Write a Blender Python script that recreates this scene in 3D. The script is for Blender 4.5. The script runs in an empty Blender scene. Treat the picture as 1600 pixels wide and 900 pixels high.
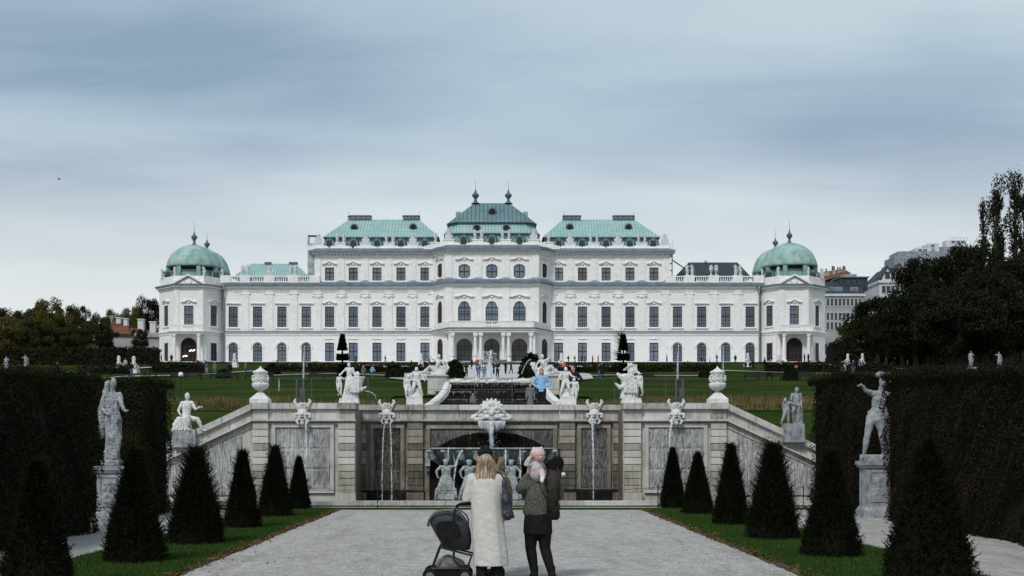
import bpy, bmesh, math, random
import numpy as np
from mathutils import Vector, Matrix
from mathutils.geometry import tessellate_polygon
R = math.radians
PI = math.pi
random.seed(7)
rng = np.random.default_rng(7)
scene = bpy.context.scene
COL = scene.collection

# ------------------------------------------------------------------ camera
F = 2080.0          # focal length in pixels of the 1600 px wide photograph
CZ = 1.7
cam = bpy.data.cameras.new('camera')
cam.sensor_width = 36
cam.lens = 36 * F / 1600
cam.shift_x = 0.02
cam.shift_y = 250 / 1600
cam.clip_end = 6000
cam_o = bpy.data.objects.new('camera', cam)
COL.objects.link(cam_o)
cam_o.location = (0, 0, CZ)
cam_o.rotation_euler = (R(90), 0, 0)
scene.camera = cam_o

# ------------------------------------------------------------------ view
scene.view_settings.view_transform = 'Standard'
scene.view_settings.look = 'None'
scene.view_settings.gamma = 1
scene.view_settings.use_curve_mapping = False
scene.view_settings.exposure = 0.55

# ------------------------------------------------------------------ world
SUN_EL, SUN_AZ = 46, 205      # azimuth measured clockwise from +Y: behind the camera, to its left
wd = bpy.data.worlds.new('World')
scene.world = wd
wd.use_nodes = True
wn, wl = wd.node_tree.nodes, wd.node_tree.links
wn.clear()
def wnode(t, **k):
    n = wn.new(t)
    for a, b in k.items():
        setattr(n, a, b)
    return n
wout = wnode('ShaderNodeOutputWorld')
sky = wnode('ShaderNodeTexSky', sky_type='NISHITA', sun_disc=False)
sky.sun_elevation = R(SUN_EL)
sky.sun_rotation = R(SUN_AZ)
sky.dust_density = 2.0
bg_sky = wnode('ShaderNodeBackground')
bg_sky.inputs['Strength'].default_value = 0.10
wl.new(sky.outputs[0], bg_sky.inputs['Color'])
tc = wnode('ShaderNodeTexCoord')
sep = wnode('ShaderNodeSeparateXYZ')
wl.new(tc.outputs['Generated'], sep.inputs[0])
def wmath(op, a, b=None, clamp=False):
    n = wnode('ShaderNodeMath', operation=op, use_clamp=clamp)
    for i, v in enumerate((a, b)):
        if v is None: continue
        if isinstance(v, (int, float)): n.inputs[i].default_value = v
        else: wl.new(v, n.inputs[i])
    return n.outputs[0]
zz = wmath('ADD', wmath('MAXIMUM', sep.outputs['Z'], 0.0), 0.10)
cu = wmath('DIVIDE', sep.outputs['X'], zz)
cv = wmath('DIVIDE', sep.outputs['Y'], zz)
comb = wnode('ShaderNodeCombineXYZ')
wl.new(cu, comb.inputs[0]); wl.new(cv, comb.inputs[1])
def wnoise(scale, detail, rough, dist, loc, sc):
    mp = wnode('ShaderNodeMapping')
    mp.inputs['Location'].default_value = loc
    mp.inputs['Scale'].default_value = sc
    wl.new(comb.outputs[0], mp.inputs[0])
    n = wnode('ShaderNodeTexNoise')
    n.inputs['Scale'].default_value = scale
    n.inputs['Detail'].default_value = detail
    n.inputs['Roughness'].default_value = rough
    n.inputs['Distortion'].default_value = dist
    wl.new(mp.outputs[0], n.inputs['Vector'])
    return n.outputs[0]
SKX, SKY = 4.1, 12.6
n1 = wnoise(0.62, 3, 0.45, 0.3, (SKX, SKY, 0), (0.8, 1.0, 1))
n2 = wnoise(1.6, 5, 0.55, 0.8, (0.4, 6.0, 0), (0.5, 1.3, 1))
nm = wmath('ADD', wmath('MULTIPLY', n1, 0.78), wmath('MULTIPLY', n2, 0.22))
ramp = wnode('ShaderNodeValToRGB')
cr = ramp.color_ramp
cr.elements[0].position = 0.40; cr.elements[0].color = (0.19, 0.262, 0.345, 1)
cr.elements[1].position = 0.62; cr.elements[1].color = (0.42, 0.485, 0.52, 1)
e = cr.elements.new(0.50); e.color = (0.30, 0.378, 0.44, 1)
wl.new(nm, ramp.inputs[0])
# the cloud deck thins and brightens towards the horizon
hz = wnode('ShaderNodeValToRGB')
hz.color_ramp.elements[0].position = 0.085; hz.color_ramp.elements[0].color = (1, 1, 1, 1)
hz.color_ramp.elements[1].position = 0.255; hz.color_ramp.elements[1].color = (0, 0, 0, 1)
hz.color_ramp.interpolation = 'EASE'
wl.new(sep.outputs['Z'], hz.inputs[0])
mixc = wnode('ShaderNodeMixRGB', blend_type='MIX')
mixc.inputs[2].default_value = (0.61, 0.62, 0.60, 1)
wl.new(wmath('MULTIPLY', hz.outputs[0], 0.82), mixc.inputs[0])
wl.new(ramp.outputs[0], mixc.inputs[1])
bg_cl = wnode('ShaderNodeBackground')
bg_cl.inputs['Strength'].default_value = 1.0
wl.new(mixc.outputs[0], bg_cl.inputs['Color'])
mixs = wnode('ShaderNodeMixShader')
mixs.inputs[0].default_value = 0.92
wl.new(bg_sky.outputs[0], mixs.inputs[1]); wl.new(bg_cl.outputs[0], mixs.inputs[2])
wl.new(mixs.outputs[0], wout.inputs[0])

sun = bpy.data.lights.new('sun', 'SUN')
sun.energy = 1.5
sun.angle = R(14)
sun.color = (1.0, 0.965, 0.92)
sun_o = bpy.data.objects.new('sun', sun)
COL.objects.link(sun_o)
_d = Vector((math.sin(R(SUN_AZ)) * math.cos(R(SUN_EL)), math.cos(R(SUN_AZ)) * math.cos(R(SUN_EL)), math.sin(R(SUN_EL))))
sun_o.rotation_euler = _d.to_track_quat('Z', 'Y').to_euler()
sun_o.location = (-20, -20, 60)

# ------------------------------------------------------------------ materials
MATS = {}
class NT:
    def __init__(s, name):
        s.m = bpy.data.materials.new(name)
        s.m.use_nodes = True
        s.n = s.m.node_tree.nodes; s.l = s.m.node_tree.links
        s.b = s.n['Principled BSDF']
        s.tc = s.n.new('ShaderNodeTexCoord')
    def link(s, a, b): s.l.new(a, b)
    def map(s, sc=(1, 1, 1), src='Object', rot=(0, 0, 0)):
        m = s.n.new('ShaderNodeMapping'); m.inputs['Scale'].default_value = sc
        m.inputs['Rotation'].default_value = rot
        s.link(s.tc.outputs[src], m.inputs[0]); return m.outputs[0]
    def noise(s, scale, detail=4, rough=0.55, vec=None, dist=0):
        n = s.n.new('ShaderNodeTexNoise'); n.inputs['Scale'].default_value = scale
        n.inputs['Detail'].default_value = detail; n.inputs['Roughness'].default_value = rough
        n.inputs['Distortion'].default_value = dist
        s.link(vec or s.map(), n.inputs['Vector']); return n.outputs[0]
    def ramp(s, fac, stops, interp='LINEAR'):
        r = s.n.new('ShaderNodeValToRGB'); c = r.color_ramp; c.interpolation = interp
        while len(c.elements) < len(stops): c.elements.new(0.5)
        for e, (p, col) in zip(c.elements, stops):
            e.position = p; e.color = (*col, 1) if len(col) == 3 else col
        s.link(fac, r.inputs[0]); return r.outputs[0]
    def mix(s, fac, a, b, mode='MIX'):
        m = s.n.new('ShaderNodeMixRGB'); m.blend_type = mode
        for i, v in ((0, fac), (1, a), (2, b)):
            if isinstance(v, (int, float)): m.inputs[i].default_value = v
            elif isinstance(v, tuple): m.inputs[i].default_value = (*v, 1)
            else: s.link(v, m.inputs[i])
        return m.outputs[0]
    def math(s, op, a, b=0.0, clamp=False):
        m = s.n.new('ShaderNodeMath'); m.operation = op; m.use_clamp = clamp
        for i, v in ((0, a), (1, b)):
            if isinstance(v, (int, float)): m.inputs[i].default_value = v
            else: s.link(v, m.inputs[i])
        return m.outputs[0]
    def island(s):
        g = s.n.new('ShaderNodeNewGeometry'); return g.outputs['Random Per Island']
    def objrand(s):
        g = s.n.new('ShaderNodeObjectInfo'); return g.outputs['Random']
    def bump(s, h, strength=0.3, dist=0.02):
        b = s.n.new('ShaderNodeBump'); b.inputs['Strength'].default_value = strength
        b.inputs['Distance'].default_value = dist
        s.link(h, b.inputs['Height']); s.link(b.outputs[0], s.b.inputs['Normal'])
    def done(s, col, rough=0.8, spec=0.3, **k):
        if isinstance(col, tuple): s.b.inputs['Base Color'].default_value = (*col, 1)
        else: s.link(col, s.b.inputs['Base Color'])
        s.b.inputs['Roughness'].default_value = rough
        s.b.inputs['Specular IOR Level'].default_value = spec
        for a, v in k.items(): s.b.inputs[a].default_value = v
        MATS[s.m.name] = s.m; return s.m

def noisy(name, c0, c1, scale=3, rough=0.85, bump=0.2, bscale=None, bdist=0.01, spec=0.2, sc=(1, 1, 1), detail=5, lo=0.3, hi=0.7, src='Object', **k):
    t = NT(name)
    v = t.map(sc, src)
    n = t.noise(scale, detail, 0.6, v)
    c = t.ramp(n, [(lo, c0), (hi, c1)])
    if bump: t.bump(t.noise(bscale or scale * 4, 4, 0.6, v), bump, bdist)
    return t.done(c, rough, spec, **k)

# facade plaster: white with the faint blotching and run-off streaks of old stucco
t = NT('palace_plaster')
a = t.noise(0.35, 5, 0.65); b = t.noise(1.0, 6, 0.7, t.map((2.2, 2.2, 0.25)))
c = t.ramp(t.math('ADD', t.math('MULTIPLY', a, 0.5), t.math('MULTIPLY', b, 0.5)), [(0.30, (0.62, 0.61, 0.60)), (0.42, (0.77, 0.765, 0.755)), (0.7, (0.84, 0.835, 0.825))])
br = t.n.new('ShaderNodeTexBrick')
br.inputs['Scale'].default_value = 1.0; br.inputs['Brick Width'].default_value = 1.3; br.inputs['Row Height'].default_value = 0.62
br.inputs['Mortar Size'].default_value = 0.025; br.inputs['Mortar Smooth'].default_value = 0.3
br.inputs['Color1'].default_value = (1, 1, 1, 1); br.inputs['Color2'].default_value = (0.955, 0.955, 0.96, 1); br.inputs['Mortar'].default_value = (0.80, 0.80, 0.81, 1)
mp = t.map((1, 1, 1), 'Object', (R(90), 0, 0)); t.link(mp, br.inputs['Vector'])
c = t.mix(1.0, c, br.outputs['Color'], 'MULTIPLY')
t.bump(t.noise(2.0, 5, 0.7), 0.3, 0.03)
t.done(c, 0.9, 0.1)
noisy('palace_trim', (0.66, 0.66, 0.655), (0.84, 0.835, 0.82), 1.2, 0.85, 0.2, bdist=0.02)
noisy('lead_capping', (0.10, 0.13, 0.18), (0.19, 0.235, 0.29), 0.8, 0.6, 0.1)
def seamed(name, c0, c1, c2, seam, width=0.62, axis=0):
    t = NT(name)
    n = t.noise(0.35, 6, 0.7, t.map((1, 1, 0.6))); n2 = t.noise(1.8, 4, 0.6, t.map((2.2, 2.2, 0.3)))
    f = t.math('ADD', t.math('MULTIPLY', n, 0.6), t.math('MULTIPLY', n2, 0.4))
    c = t.ramp(f, [(0.33, c0), (0.5, c1), (0.68, c2)])
    s = t.n.new('ShaderNodeSeparateXYZ'); t.link(t.tc.outputs['Object'], s.inputs[0])
    fr = t.math('FRACT', t.math('DIVIDE', s.outputs[axis], width))
    line = t.math('LESS_THAN', fr, 0.17)
    c = t.mix(line, c, seam)
    zl = t.math('LESS_THAN', t.math('FRACT', t.math('DIVIDE', s.outputs[2], 1.9)), 0.05)
    c = t.mix(t.math('MULTIPLY', zl, 0.5), c, seam)
    t.bump(line, 0.5, 0.04)
    return t.done(c, 0.6, 0.25)
seamed('green_copper', (0.20, 0.335, 0.34), (0.28, 0.425, 0.415), (0.39, 0.51, 0.46), (0.16, 0.28, 0.285))
seamed('dark_copper', (0.075, 0.13, 0.155), (0.12, 0.195, 0.215), (0.17, 0.27, 0.27), (0.05, 0.09, 0.105), 0.8)
noisy('dome_copper', (0.17, 0.30, 0.285), (0.34, 0.47, 0.425), 0.7, 0.6, 0.25, sc=(1, 1, 0.8), detail=7, lo=0.36, hi=0.62)
noisy('pale_copper', (0.15, 0.28, 0.27), (0.24, 0.39, 0.365), 0.9, 0.6, 0.2)
noisy('slate_roof', (0.022, 0.027, 0.036), (0.05, 0.06, 0.078), 1.6, 0.6, 0.3)
noisy('finial_metal', (0.06, 0.09, 0.115), (0.11, 0.15, 0.18), 2, 0.5, 0.1)
noisy('dark_opening', (0.010, 0.011, 0.013), (0.022, 0.023, 0.026), 2, 0.8, 0)
noisy('window_wood', (0.045, 0.026, 0.02), (0.085, 0.05, 0.036), 3, 0.6, 0)
t = NT('window_glass')
n = t.noise(0.9, 3, 0.6, t.map((1, 1, 1)))
r_ = t.objrand()
c = t.mix(t.math('ADD', t.math('MULTIPLY', r_, 0.65), t.math('MULTIPLY', n, 0.4), True), (0.035, 0.065, 0.11), (0.16, 0.225, 0.30))
t.done(c, 0.12, 0.5)
noisy('dark_glass', (0.012, 0.018, 0.028), (0.03, 0.045, 0.07), 0.8, 0.15, 0, spec=0.5)

t = NT('gravel')
g = t.noise(20, 4, 0.85); gb = t.noise(0.55, 5, 0.7); gm = t.noise(4.0, 5, 0.8)
vo = t.n.new('ShaderNodeTexVoronoi'); vo.inputs['Scale'].default_value = 34; t.link(t.map(), vo.inputs['Vector'])
c = t.ramp(t.math('ADD', t.math('MULTIPLY', g, 0.55), t.math('MULTIPLY', gm, 0.45)), [(0.36, (0.20, 0.19, 0.18)), (0.5, (0.38, 0.37, 0.355)), (0.64, (0.62, 0.61, 0.59))])
c = t.mix(t.ramp(gb, [(0.42, (0, 0, 0)), (0.72, (0.5, 0.5, 0.5))]), c, (0.30, 0.25, 0.19))
tr_ = t.ramp(t.noise(0.9, 4, 0.65, t.map((1.6, 0.35, 1))), [(0.50, (0, 0, 0)), (0.66, (0.55, 0.55, 0.55))])
c = t.mix(tr_, c, (0.24, 0.225, 0.20))
sp = t.ramp(t.noise(7.5, 2, 0.5), [(0.69, (0, 0, 0)), (0.71, (1, 1, 1))])
c = t.mix(t.math('MULTIPLY', sp, 0.5), c, (0.13, 0.075, 0.045))
t.bump(t.math('ADD', vo.outputs[0], gm), 0.55, 0.02)
t.done(c, 0.95, 0.1)
noisy('pale_path', (0.36, 0.36, 0.36), (0.55, 0.55, 0.55), 1.5, 0.95, 0.2)
def grass_mat(name, c0, c1, c2, big=0.5):
    t = NT(name)
    f = t.math('ADD', t.math('MULTIPLY', t.noise(big, 4, 0.6), 0.5), t.math('MULTIPLY', t.noise(9, 4, 0.7), 0.5))
    c = t.ramp(f, [(0.35, c0), (0.5, c1), (0.66, c2)])
    t.bump(t.noise(45, 3, 0.7), 0.6, 0.03)
    return t.done(c, 1.0, 0.0)
grass_mat('lawn_grass', (0.013, 0.028, 0.007), (0.023, 0.046, 0.010), (0.042, 0.06, 0.017))
grass_mat('slope_lawn', (0.012, 0.024, 0.007), (0.026, 0.045, 0.012), (0.062, 0.066, 0.024), .16)
t = NT('slope_grass')
f = t.math('ADD', t.math('MULTIPLY', t.noise(0.12, 5, 0.7), 0.6), t.math('MULTIPLY', t.noise(1.6, 5, 0.75, t.map((1, 0.5, 1))), 0.4))
c = t.ramp(f, [(0.36, (0.014, 0.028, 0.008)), (0.5, (0.026, 0.046, 0.011)), (0.62, (0.050, 0.054, 0.018)), (0.7, (0.072, 0.06, 0.025))])
t.bump(t.noise(12, 3, 0.7), 0.6, 0.05)
t.done(c, 1.0, 0.0)
noisy('earth', (0.045, 0.03, 0.018), (0.10, 0.07, 0.04), 9, 1.0, 0.6, bdist=0.03)

def blade(name, stops, rough=0.85, var=0.0):
    t = NT(name)
    c = t.ramp(t.math('ADD', t.math('MULTIPLY', t.island(), 0.55), t.math('MULTIPLY', t.math('SUBTRACT', t.noise(1.1, 4, 0.7), 0.25), 0.8)), stops)
    return t.done(c, rough, 0.1)
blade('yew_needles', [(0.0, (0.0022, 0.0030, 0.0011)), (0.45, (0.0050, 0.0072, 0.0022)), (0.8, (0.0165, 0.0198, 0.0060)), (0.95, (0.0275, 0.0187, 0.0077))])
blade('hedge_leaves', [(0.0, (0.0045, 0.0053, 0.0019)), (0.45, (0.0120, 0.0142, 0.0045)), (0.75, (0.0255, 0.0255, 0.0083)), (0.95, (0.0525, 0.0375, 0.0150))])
blade('brown_hedge_leaves', [(0.0, (0.0042, 0.0036, 0.0018)), (0.45, (0.0114, 0.0096, 0.0042)), (0.75, (0.0252, 0.0180, 0.0078)), (0.95, (0.0510, 0.0288, 0.0138))])
blade('tree_leaves', [(0.0, (0.0080, 0.0112, 0.0040)), (0.4, (0.0240, 0.0304, 0.0096)), (0.8, (0.0680, 0.0680, 0.0208))])
blade('yellow_tree_leaves', [(0.0, (0.016, 0.02, 0.006)), (0.4, (0.055, 0.056, 0.016)), (0.8, (0.15, 0.115, 0.032))])
blade('dark_tree_leaves', [(0.0, (0.0028, 0.0042, 0.0021)), (0.4, (0.0070, 0.0098, 0.0042)), (0.8, (0.0252, 0.0266, 0.0098))])
blade('dry_grass', [(0.0, (0.022, 0.032, 0.010)), (0.3, (0.06, 0.06, 0.02)), (0.6, (0.17, 0.125, 0.05)), (0.9, (0.34, 0.28, 0.15))])
blade('lawn_blades', [(0.0, (0.016, 0.038, 0.008)), (0.6, (0.034, 0.074, 0.013)), (0.95, (0.075, 0.11, 0.03))])
blade('fallen_leaves', [(0.0, (0.05, 0.025, 0.012)), (0.6, (0.15, 0.07, 0.03)), (0.95, (0.28, 0.16, 0.08))])
blade('pebble_stone', [(0.0, (0.12, 0.115, 0.11)), (0.4, (0.35, 0.34, 0.33)), (0.8, (0.75, 0.74, 0.72))])
noisy('bark', (0.02, 0.016, 0.012), (0.055, 0.045, 0.035), 6, 0.95, 0.5)
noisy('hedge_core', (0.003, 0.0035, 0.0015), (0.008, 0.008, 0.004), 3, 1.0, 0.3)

def stone(name, stops, spec=0.15, rough=0.85, bs=0.4, streak=0.35, sv=(1, 1, 1)):
    t = NT(name)
    a = t.noise(1.4, 6, 0.7, t.map(sv)); b = t.noise(14, 5, 0.7); s = t.noise(3.0, 5, 0.7, t.map((3.5, 3.5, 0.35)))
    f = t.math('ADD', t.math('MULTIPLY', a, 0.40), t.math('ADD', t.math('MULTIPLY', b, 0.20), t.math('MULTIPLY', s, 0.40)))
    f = t.math('ADD', f, t.math('MULTIPLY', t.math('SUBTRACT', t.island(), 0.5), streak * 0.5))
    c = t.ramp(f, stops)
    t.bump(t.math('ADD', b, s), bs, 0.015)
    return t.done(c, rough, spec)
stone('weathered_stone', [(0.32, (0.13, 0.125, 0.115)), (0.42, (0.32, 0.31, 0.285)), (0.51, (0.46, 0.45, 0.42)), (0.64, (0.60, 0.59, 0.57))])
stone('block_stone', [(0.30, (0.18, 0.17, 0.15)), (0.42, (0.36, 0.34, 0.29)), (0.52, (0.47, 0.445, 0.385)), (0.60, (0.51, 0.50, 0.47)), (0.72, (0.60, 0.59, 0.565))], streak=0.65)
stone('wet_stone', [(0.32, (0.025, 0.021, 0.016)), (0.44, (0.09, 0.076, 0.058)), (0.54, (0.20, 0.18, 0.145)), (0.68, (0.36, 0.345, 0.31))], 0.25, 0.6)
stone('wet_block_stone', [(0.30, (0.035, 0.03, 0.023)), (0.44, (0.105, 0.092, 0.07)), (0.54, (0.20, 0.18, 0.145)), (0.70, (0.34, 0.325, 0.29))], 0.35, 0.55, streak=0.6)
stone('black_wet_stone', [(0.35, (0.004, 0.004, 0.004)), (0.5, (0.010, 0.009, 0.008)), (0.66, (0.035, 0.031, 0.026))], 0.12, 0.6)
def drip(name, c0, c1, c2):
    t = NT(name)
    s = t.noise(2.0, 5, 0.7, t.map((14, 14, 1.5)), 0.4); b = t.noise(0.9, 4, 0.6)
    f = t.math('ADD', t.math('MULTIPLY', s, 0.7), t.math('MULTIPLY', b, 0.3))
    c = t.ramp(f, [(0.38, c0), (0.50, c1), (0.60, c2)])
    t.bump(s, 1.0, 0.06)
    return t.done(c, 0.8, 0.2)
drip('dripstone', (0.16, 0.155, 0.145), (0.39, 0.395, 0.39), (0.62, 0.625, 0.62))
drip('wet_dripstone', (0.012, 0.010, 0.007), (0.07, 0.06, 0.045), (0.21, 0.195, 0.16))
drip('grey_dripstone', (0.055, 0.055, 0.05), (0.15, 0.15, 0.14), (0.30, 0.305, 0.29))
t = NT('mossy_fringe')
s = t.noise(2.0, 5, 0.7, t.map((16, 16, 1.2)), 0.4)
t.bump(s, 1.0, 0.08)
t.done(t.ramp(s, [(0.4, (0.004, 0.0035, 0.003)), (0.55, (0.018, 0.014, 0.01)), (0.66, (0.08, 0.07, 0.05))]), 0.7, 0.2)
def marble(name, c0, c1, c2):
    t = NT(name)
    a = t.noise(3.2, 6, 0.75); b = t.noise(22, 4, 0.7)
    c = t.ramp(t.math('ADD', t.math('MULTIPLY', a, 0.75), t.math('MULTIPLY', b, 0.25)), [(0.34, c0), (0.47, c1), (0.66, c2)])
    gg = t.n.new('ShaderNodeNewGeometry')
    grime_shade = t.ramp(gg.outputs['Pointiness'], [(0.44, (0.32, 0.31, 0.29)), (0.50, (1, 1, 1))])  # pointiness darkens the folds: painted cavity shade along with grime
    c = t.mix(0.85, c, grime_shade, 'MULTIPLY')
    st = t.ramp(t.noise(2.2, 5, 0.7, t.map((5, 5, 0.9))), [(0.54, (1, 1, 1)), (0.70, (0.45, 0.45, 0.44))])
    c = t.mix(0.8, c, st, 'MULTIPLY')
    t.bump(b, 0.35, 0.01)
    return t.done(c, 0.75, 0.25)
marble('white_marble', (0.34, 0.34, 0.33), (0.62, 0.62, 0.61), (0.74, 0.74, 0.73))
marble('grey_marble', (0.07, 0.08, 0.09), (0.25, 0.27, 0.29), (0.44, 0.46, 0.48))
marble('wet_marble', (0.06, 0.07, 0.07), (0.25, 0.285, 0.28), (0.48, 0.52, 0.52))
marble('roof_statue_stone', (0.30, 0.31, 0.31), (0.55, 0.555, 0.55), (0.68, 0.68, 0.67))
t = NT('falling_water')
n = t.noise(3, 5, 0.75, t.map((9, 9, 1.2)), 0.5)
t.link(t.ramp(n, [(0.44, (0.0, 0.0, 0.0)), (0.62, (0.8, 0.8, 0.8))]), t.b.inputs['Alpha'])
t.done((0.75, 0.82, 0.88), 0.3, 0.5)
t = NT('fountain_spray')
n = t.noise(2.2, 5, 0.75, t.map((3, 3, 1.0)))
t.link(t.ramp(n, [(0.40, (0.10, 0.10, 0.10)), (0.62, (0.75, 0.75, 0.75))]), t.b.inputs['Alpha'])
t.done((0.80, 0.84, 0.88), 0.5, 0.3)
noisy('pool_water', (0.010, 0.012, 0.012), (0.02, 0.024, 0.024), 3, 0.08, 0.4, bscale=6, bdist=0.02, spec=0.5)
noisy('black_metal', (0.008, 0.009, 0.011), (0.022, 0.024, 0.028), 8, 0.45, 0)
noisy('grey_steel', (0.04, 0.045, 0.052), (0.08, 0.088, 0.10), 4, 0.4, 0, spec=0.5)
noisy('lamp_glass', (0.62, 0.63, 0.64), (0.72, 0.73, 0.74), 4, 0.2, 0)
noisy('red_tiles', (0.10, 0.04, 0.025), (0.19, 0.08, 0.05), 1.2, 0.9, 0.3)
noisy('brick_wall', (0.13, 0.065, 0.042), (0.23, 0.125, 0.08), 1.4, 0.9, 0.3)
noisy('city_render', (0.24, 0.25, 0.255), (0.38, 0.385, 0.38), 0.5, 0.9, 0)
noisy('city_white', (0.50, 0.51, 0.52), (0.62, 0.63, 0.64), 0.5, 0.9, 0)
noisy('city_grey', (0.17, 0.19, 0.22), (0.28, 0.31, 0.34), 0.7, 0.8, 0)
t = NT('scaffold_net')
b = t.n.new('ShaderNodeTexChecker'); b.inputs['Scale'].default_value = 1
t.link(t.map((0.8, 0.8, 0.8)), b.inputs['Vector'])
t.done(t.ramp(t.noise(0.8, 5, 0.7), [(0.42, (0.20, 0.24, 0.28)), (0.58, (0.52, 0.56, 0.6))]), 0.7, 0.2)
t = NT('lit_lamp'); t.b.inputs['Emission Color'].default_value = (1, 0.72, 0.42, 1); t.b.inputs['Emission Strength'].default_value = 2.5
t.done((0.9, 0.8, 0.6), 0.5)

# ------------------------------------------------------------------ mesh helpers
class MB:
    """collects shapes into ONE mesh"""
    def __init__(s): s.v = []; s.f = []; s.mi = []; s.cur = 0
    def add(s, vs, fs):
        o = len(s.v); s.v.extend([tuple(p) for p in vs])
        s.f.extend([tuple(i + o for i in f) for f in fs]); s.mi.extend([s.cur] * len(fs)); return s
    def box(s, x0, x1, y0, y1, z0, z1, taper=0.0):
        t = taper
        return s.add([(x0, y0, z0), (x1, y0, z0), (x1, y1, z0), (x0, y1, z0), (x0 + t, y0 + t, z1), (x1 - t, y0 + t, z1), (x1 - t, y1 - t, z1), (x0 + t, y1 - t, z1)],
                     [(0, 3, 2, 1), (4, 5, 6, 7), (0, 1, 5, 4), (1, 2, 6, 5), (2, 3, 7, 6), (3, 0, 4, 7)])
    def frustum(s, lo, hi):
        """two loops of equal length (3D points), capped"""
        n = len(lo)
        s.add(list(lo) + list(hi), [tuple(range(n))[::-1], tuple(range(n, 2 * n))] + [(i, (i + 1) % n, (i + 1) % n + n, i + n) for i in range(n)])
        return s
    def prism_y(s, loop, y0, y1):
        """loop of (x,z) extruded in y"""
        return s.frustum([(x, y0, z) for x, z in loop], [(x, y1, z) for x, z in loop])
    def lathe(s, prof, c=(0, 0, 0), seg=16, sx=1.0, sy=1.0, rib=0.0, nrib=8):
        vs = []; n = len(prof)
        for r, z in prof:
            for k in range(seg):
                a = 2 * PI * k / seg
                m = 1 + rib * (abs(math.cos(a * nrib / 2)) - 0.5)
                vs.append((c[0] + r * m * sx * math.cos(a), c[1] + r * m * sy * math.sin(a), c[2] + z))
        fs = [(i * seg + k, i * seg + (k + 1) % seg, (i + 1) * seg + (k + 1) % seg, (i + 1) * seg + k) for i in range(n - 1) for k in range(seg)]
        fs.append(tuple(range(seg))[::-1]); fs.append(tuple(range((n - 1) * seg, n * seg)))
        return s.add(vs, fs)
    def tube(s, pts, rad, seg=8, caps=True, flat=1.0):
        """tapered tube with rounded ends; closed, so a remesh can fuse several"""
        pts = [Vector(p) for p in pts]
        if not hasattr(rad, '__len__'): rad = [rad] * len(pts)
        P, Rr = [], []
        d0 = (pts[1] - pts[0]).normalized(); d1 = (pts[-1] - pts[-2]).normalized()
        if caps:
            for a in (80, 50, 22): P.append(pts[0] - d0 * rad[0] * math.sin(R(a))); Rr.append(rad[0] * math.cos(R(a)))
        for p, r in zip(pts, rad): P.append(p); Rr.append(r)
        if caps:
            for a in (22, 50, 80): P.append(pts[-1] + d1 * rad[-1] * math.sin(R(a))); Rr.append(rad[-1] * math.cos(R(a)))
        up = Vector((0, 0, 1)) if abs(d0.z) < 0.9 else Vector((0, 1, 0))
        vs = []; n = len(P)
        side = d0.cross(up).normalized()
        for i in range(n):
            d = (P[min(i + 1, n - 1)] - P[max(i - 1, 0)])
            d = d.normalized() if d.length > 1e-9 else d0
            side = (side - d * side.dot(d)).normalized()
            w = d.cross(side)
            for k in range(seg):
                a = 2 * PI * k / seg
                vs.append(P[i] + side * (Rr[i] * math.cos(a)) + w * (Rr[i] * flat * math.sin(a)))
        fs = [(i * seg + k, i * seg + (k + 1) % seg, (i + 1) * seg + (k + 1) % seg, (i + 1) * seg + k) for i in range(n - 1) for k in range(seg)]
        fs.append(tuple(range(seg))[::-1]); fs.append(tuple(range((n - 1) * seg, n * seg)))
        return s.add(vs, fs)
    def ball(s, c, r, seg=12, rot=None):
        """ellipsoid; r scalar or (rx,ry,rz)"""
        if not hasattr(r, '__len__'): r = (r, r, r)
        n = 8; vs = []
        M = rot or Matrix.Identity(3)
        for i in range(n + 1):
            t_ = -PI / 2 + 0.12 + (PI - 0.24) * i / n
            for k in range(seg):
                a = 2 * PI * k / seg
                v = M @ Vector((r[0] * math.cos(t_) * math.cos(a), r[1] * math.cos(t_) * math.sin(a), r[2] * math.sin(t_)))
                vs.append((c[0] + v.x, c[1] + v.y, c[2] + v.z))
        fs = [(i * seg + k, i * seg + (k + 1) % seg, (i + 1) * seg + (k + 1) % seg, (i + 1) * seg + k) for i in range(n) for k in range(seg)]
        fs.append(tuple(range(seg))[::-1]); fs.append(tuple(range(n * seg, (n + 1) * seg)))
        return s.add(vs, fs)
    def loft(s, rings, seg=28, fold=None):
        """rings: (cx,cy,z,rx,ry); closed solid. fold(a, i) -> radial factor"""
        vs = []; n = len(rings)
        for i, (cx, cy, z, rx, ry) in enumerate(rings):
            for k in range(seg):
                a = 2 * PI * k / seg
                m = fold(a, i / (n - 1)) if fold else 1
                vs.append((cx + rx * m * math.cos(a), cy + ry * m * math.sin(a), z))
        fs = [(i * seg + k, i * seg + (k + 1) % seg, (i + 1) * seg + (k + 1) % seg, (i + 1) * seg + k) for i in range(n - 1) for k in range(seg)]
        fs.append(tuple(range(seg))[::-1]); fs.append(tuple(range((n - 1) * seg, n * seg)))
        return s.add(vs, fs)
    def xform(s, M, start=0):
        s.v[start:] = [tuple(M @ Vector(p)) for p in s.v[start:]]; return s
    def build(s, name, mats, parent=None, smooth=False, loc=None):
        me = bpy.data.meshes.new(name)
        me.from_pydata(s.v, [], s.f)
        for m in (mats if isinstance(mats, (list, tuple)) else [mats]): me.materials.append(MATS[m])
        if max(s.mi, default=0) > 0: me.polygons.foreach_set('material_index', s.mi)
        me.update()
        if smooth: me.shade_smooth()
        o = bpy.data.objects.new(name, me); COL.objects.link(o)
        if parent: o.parent = parent
        if loc: o.location = loc
        return o

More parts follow.
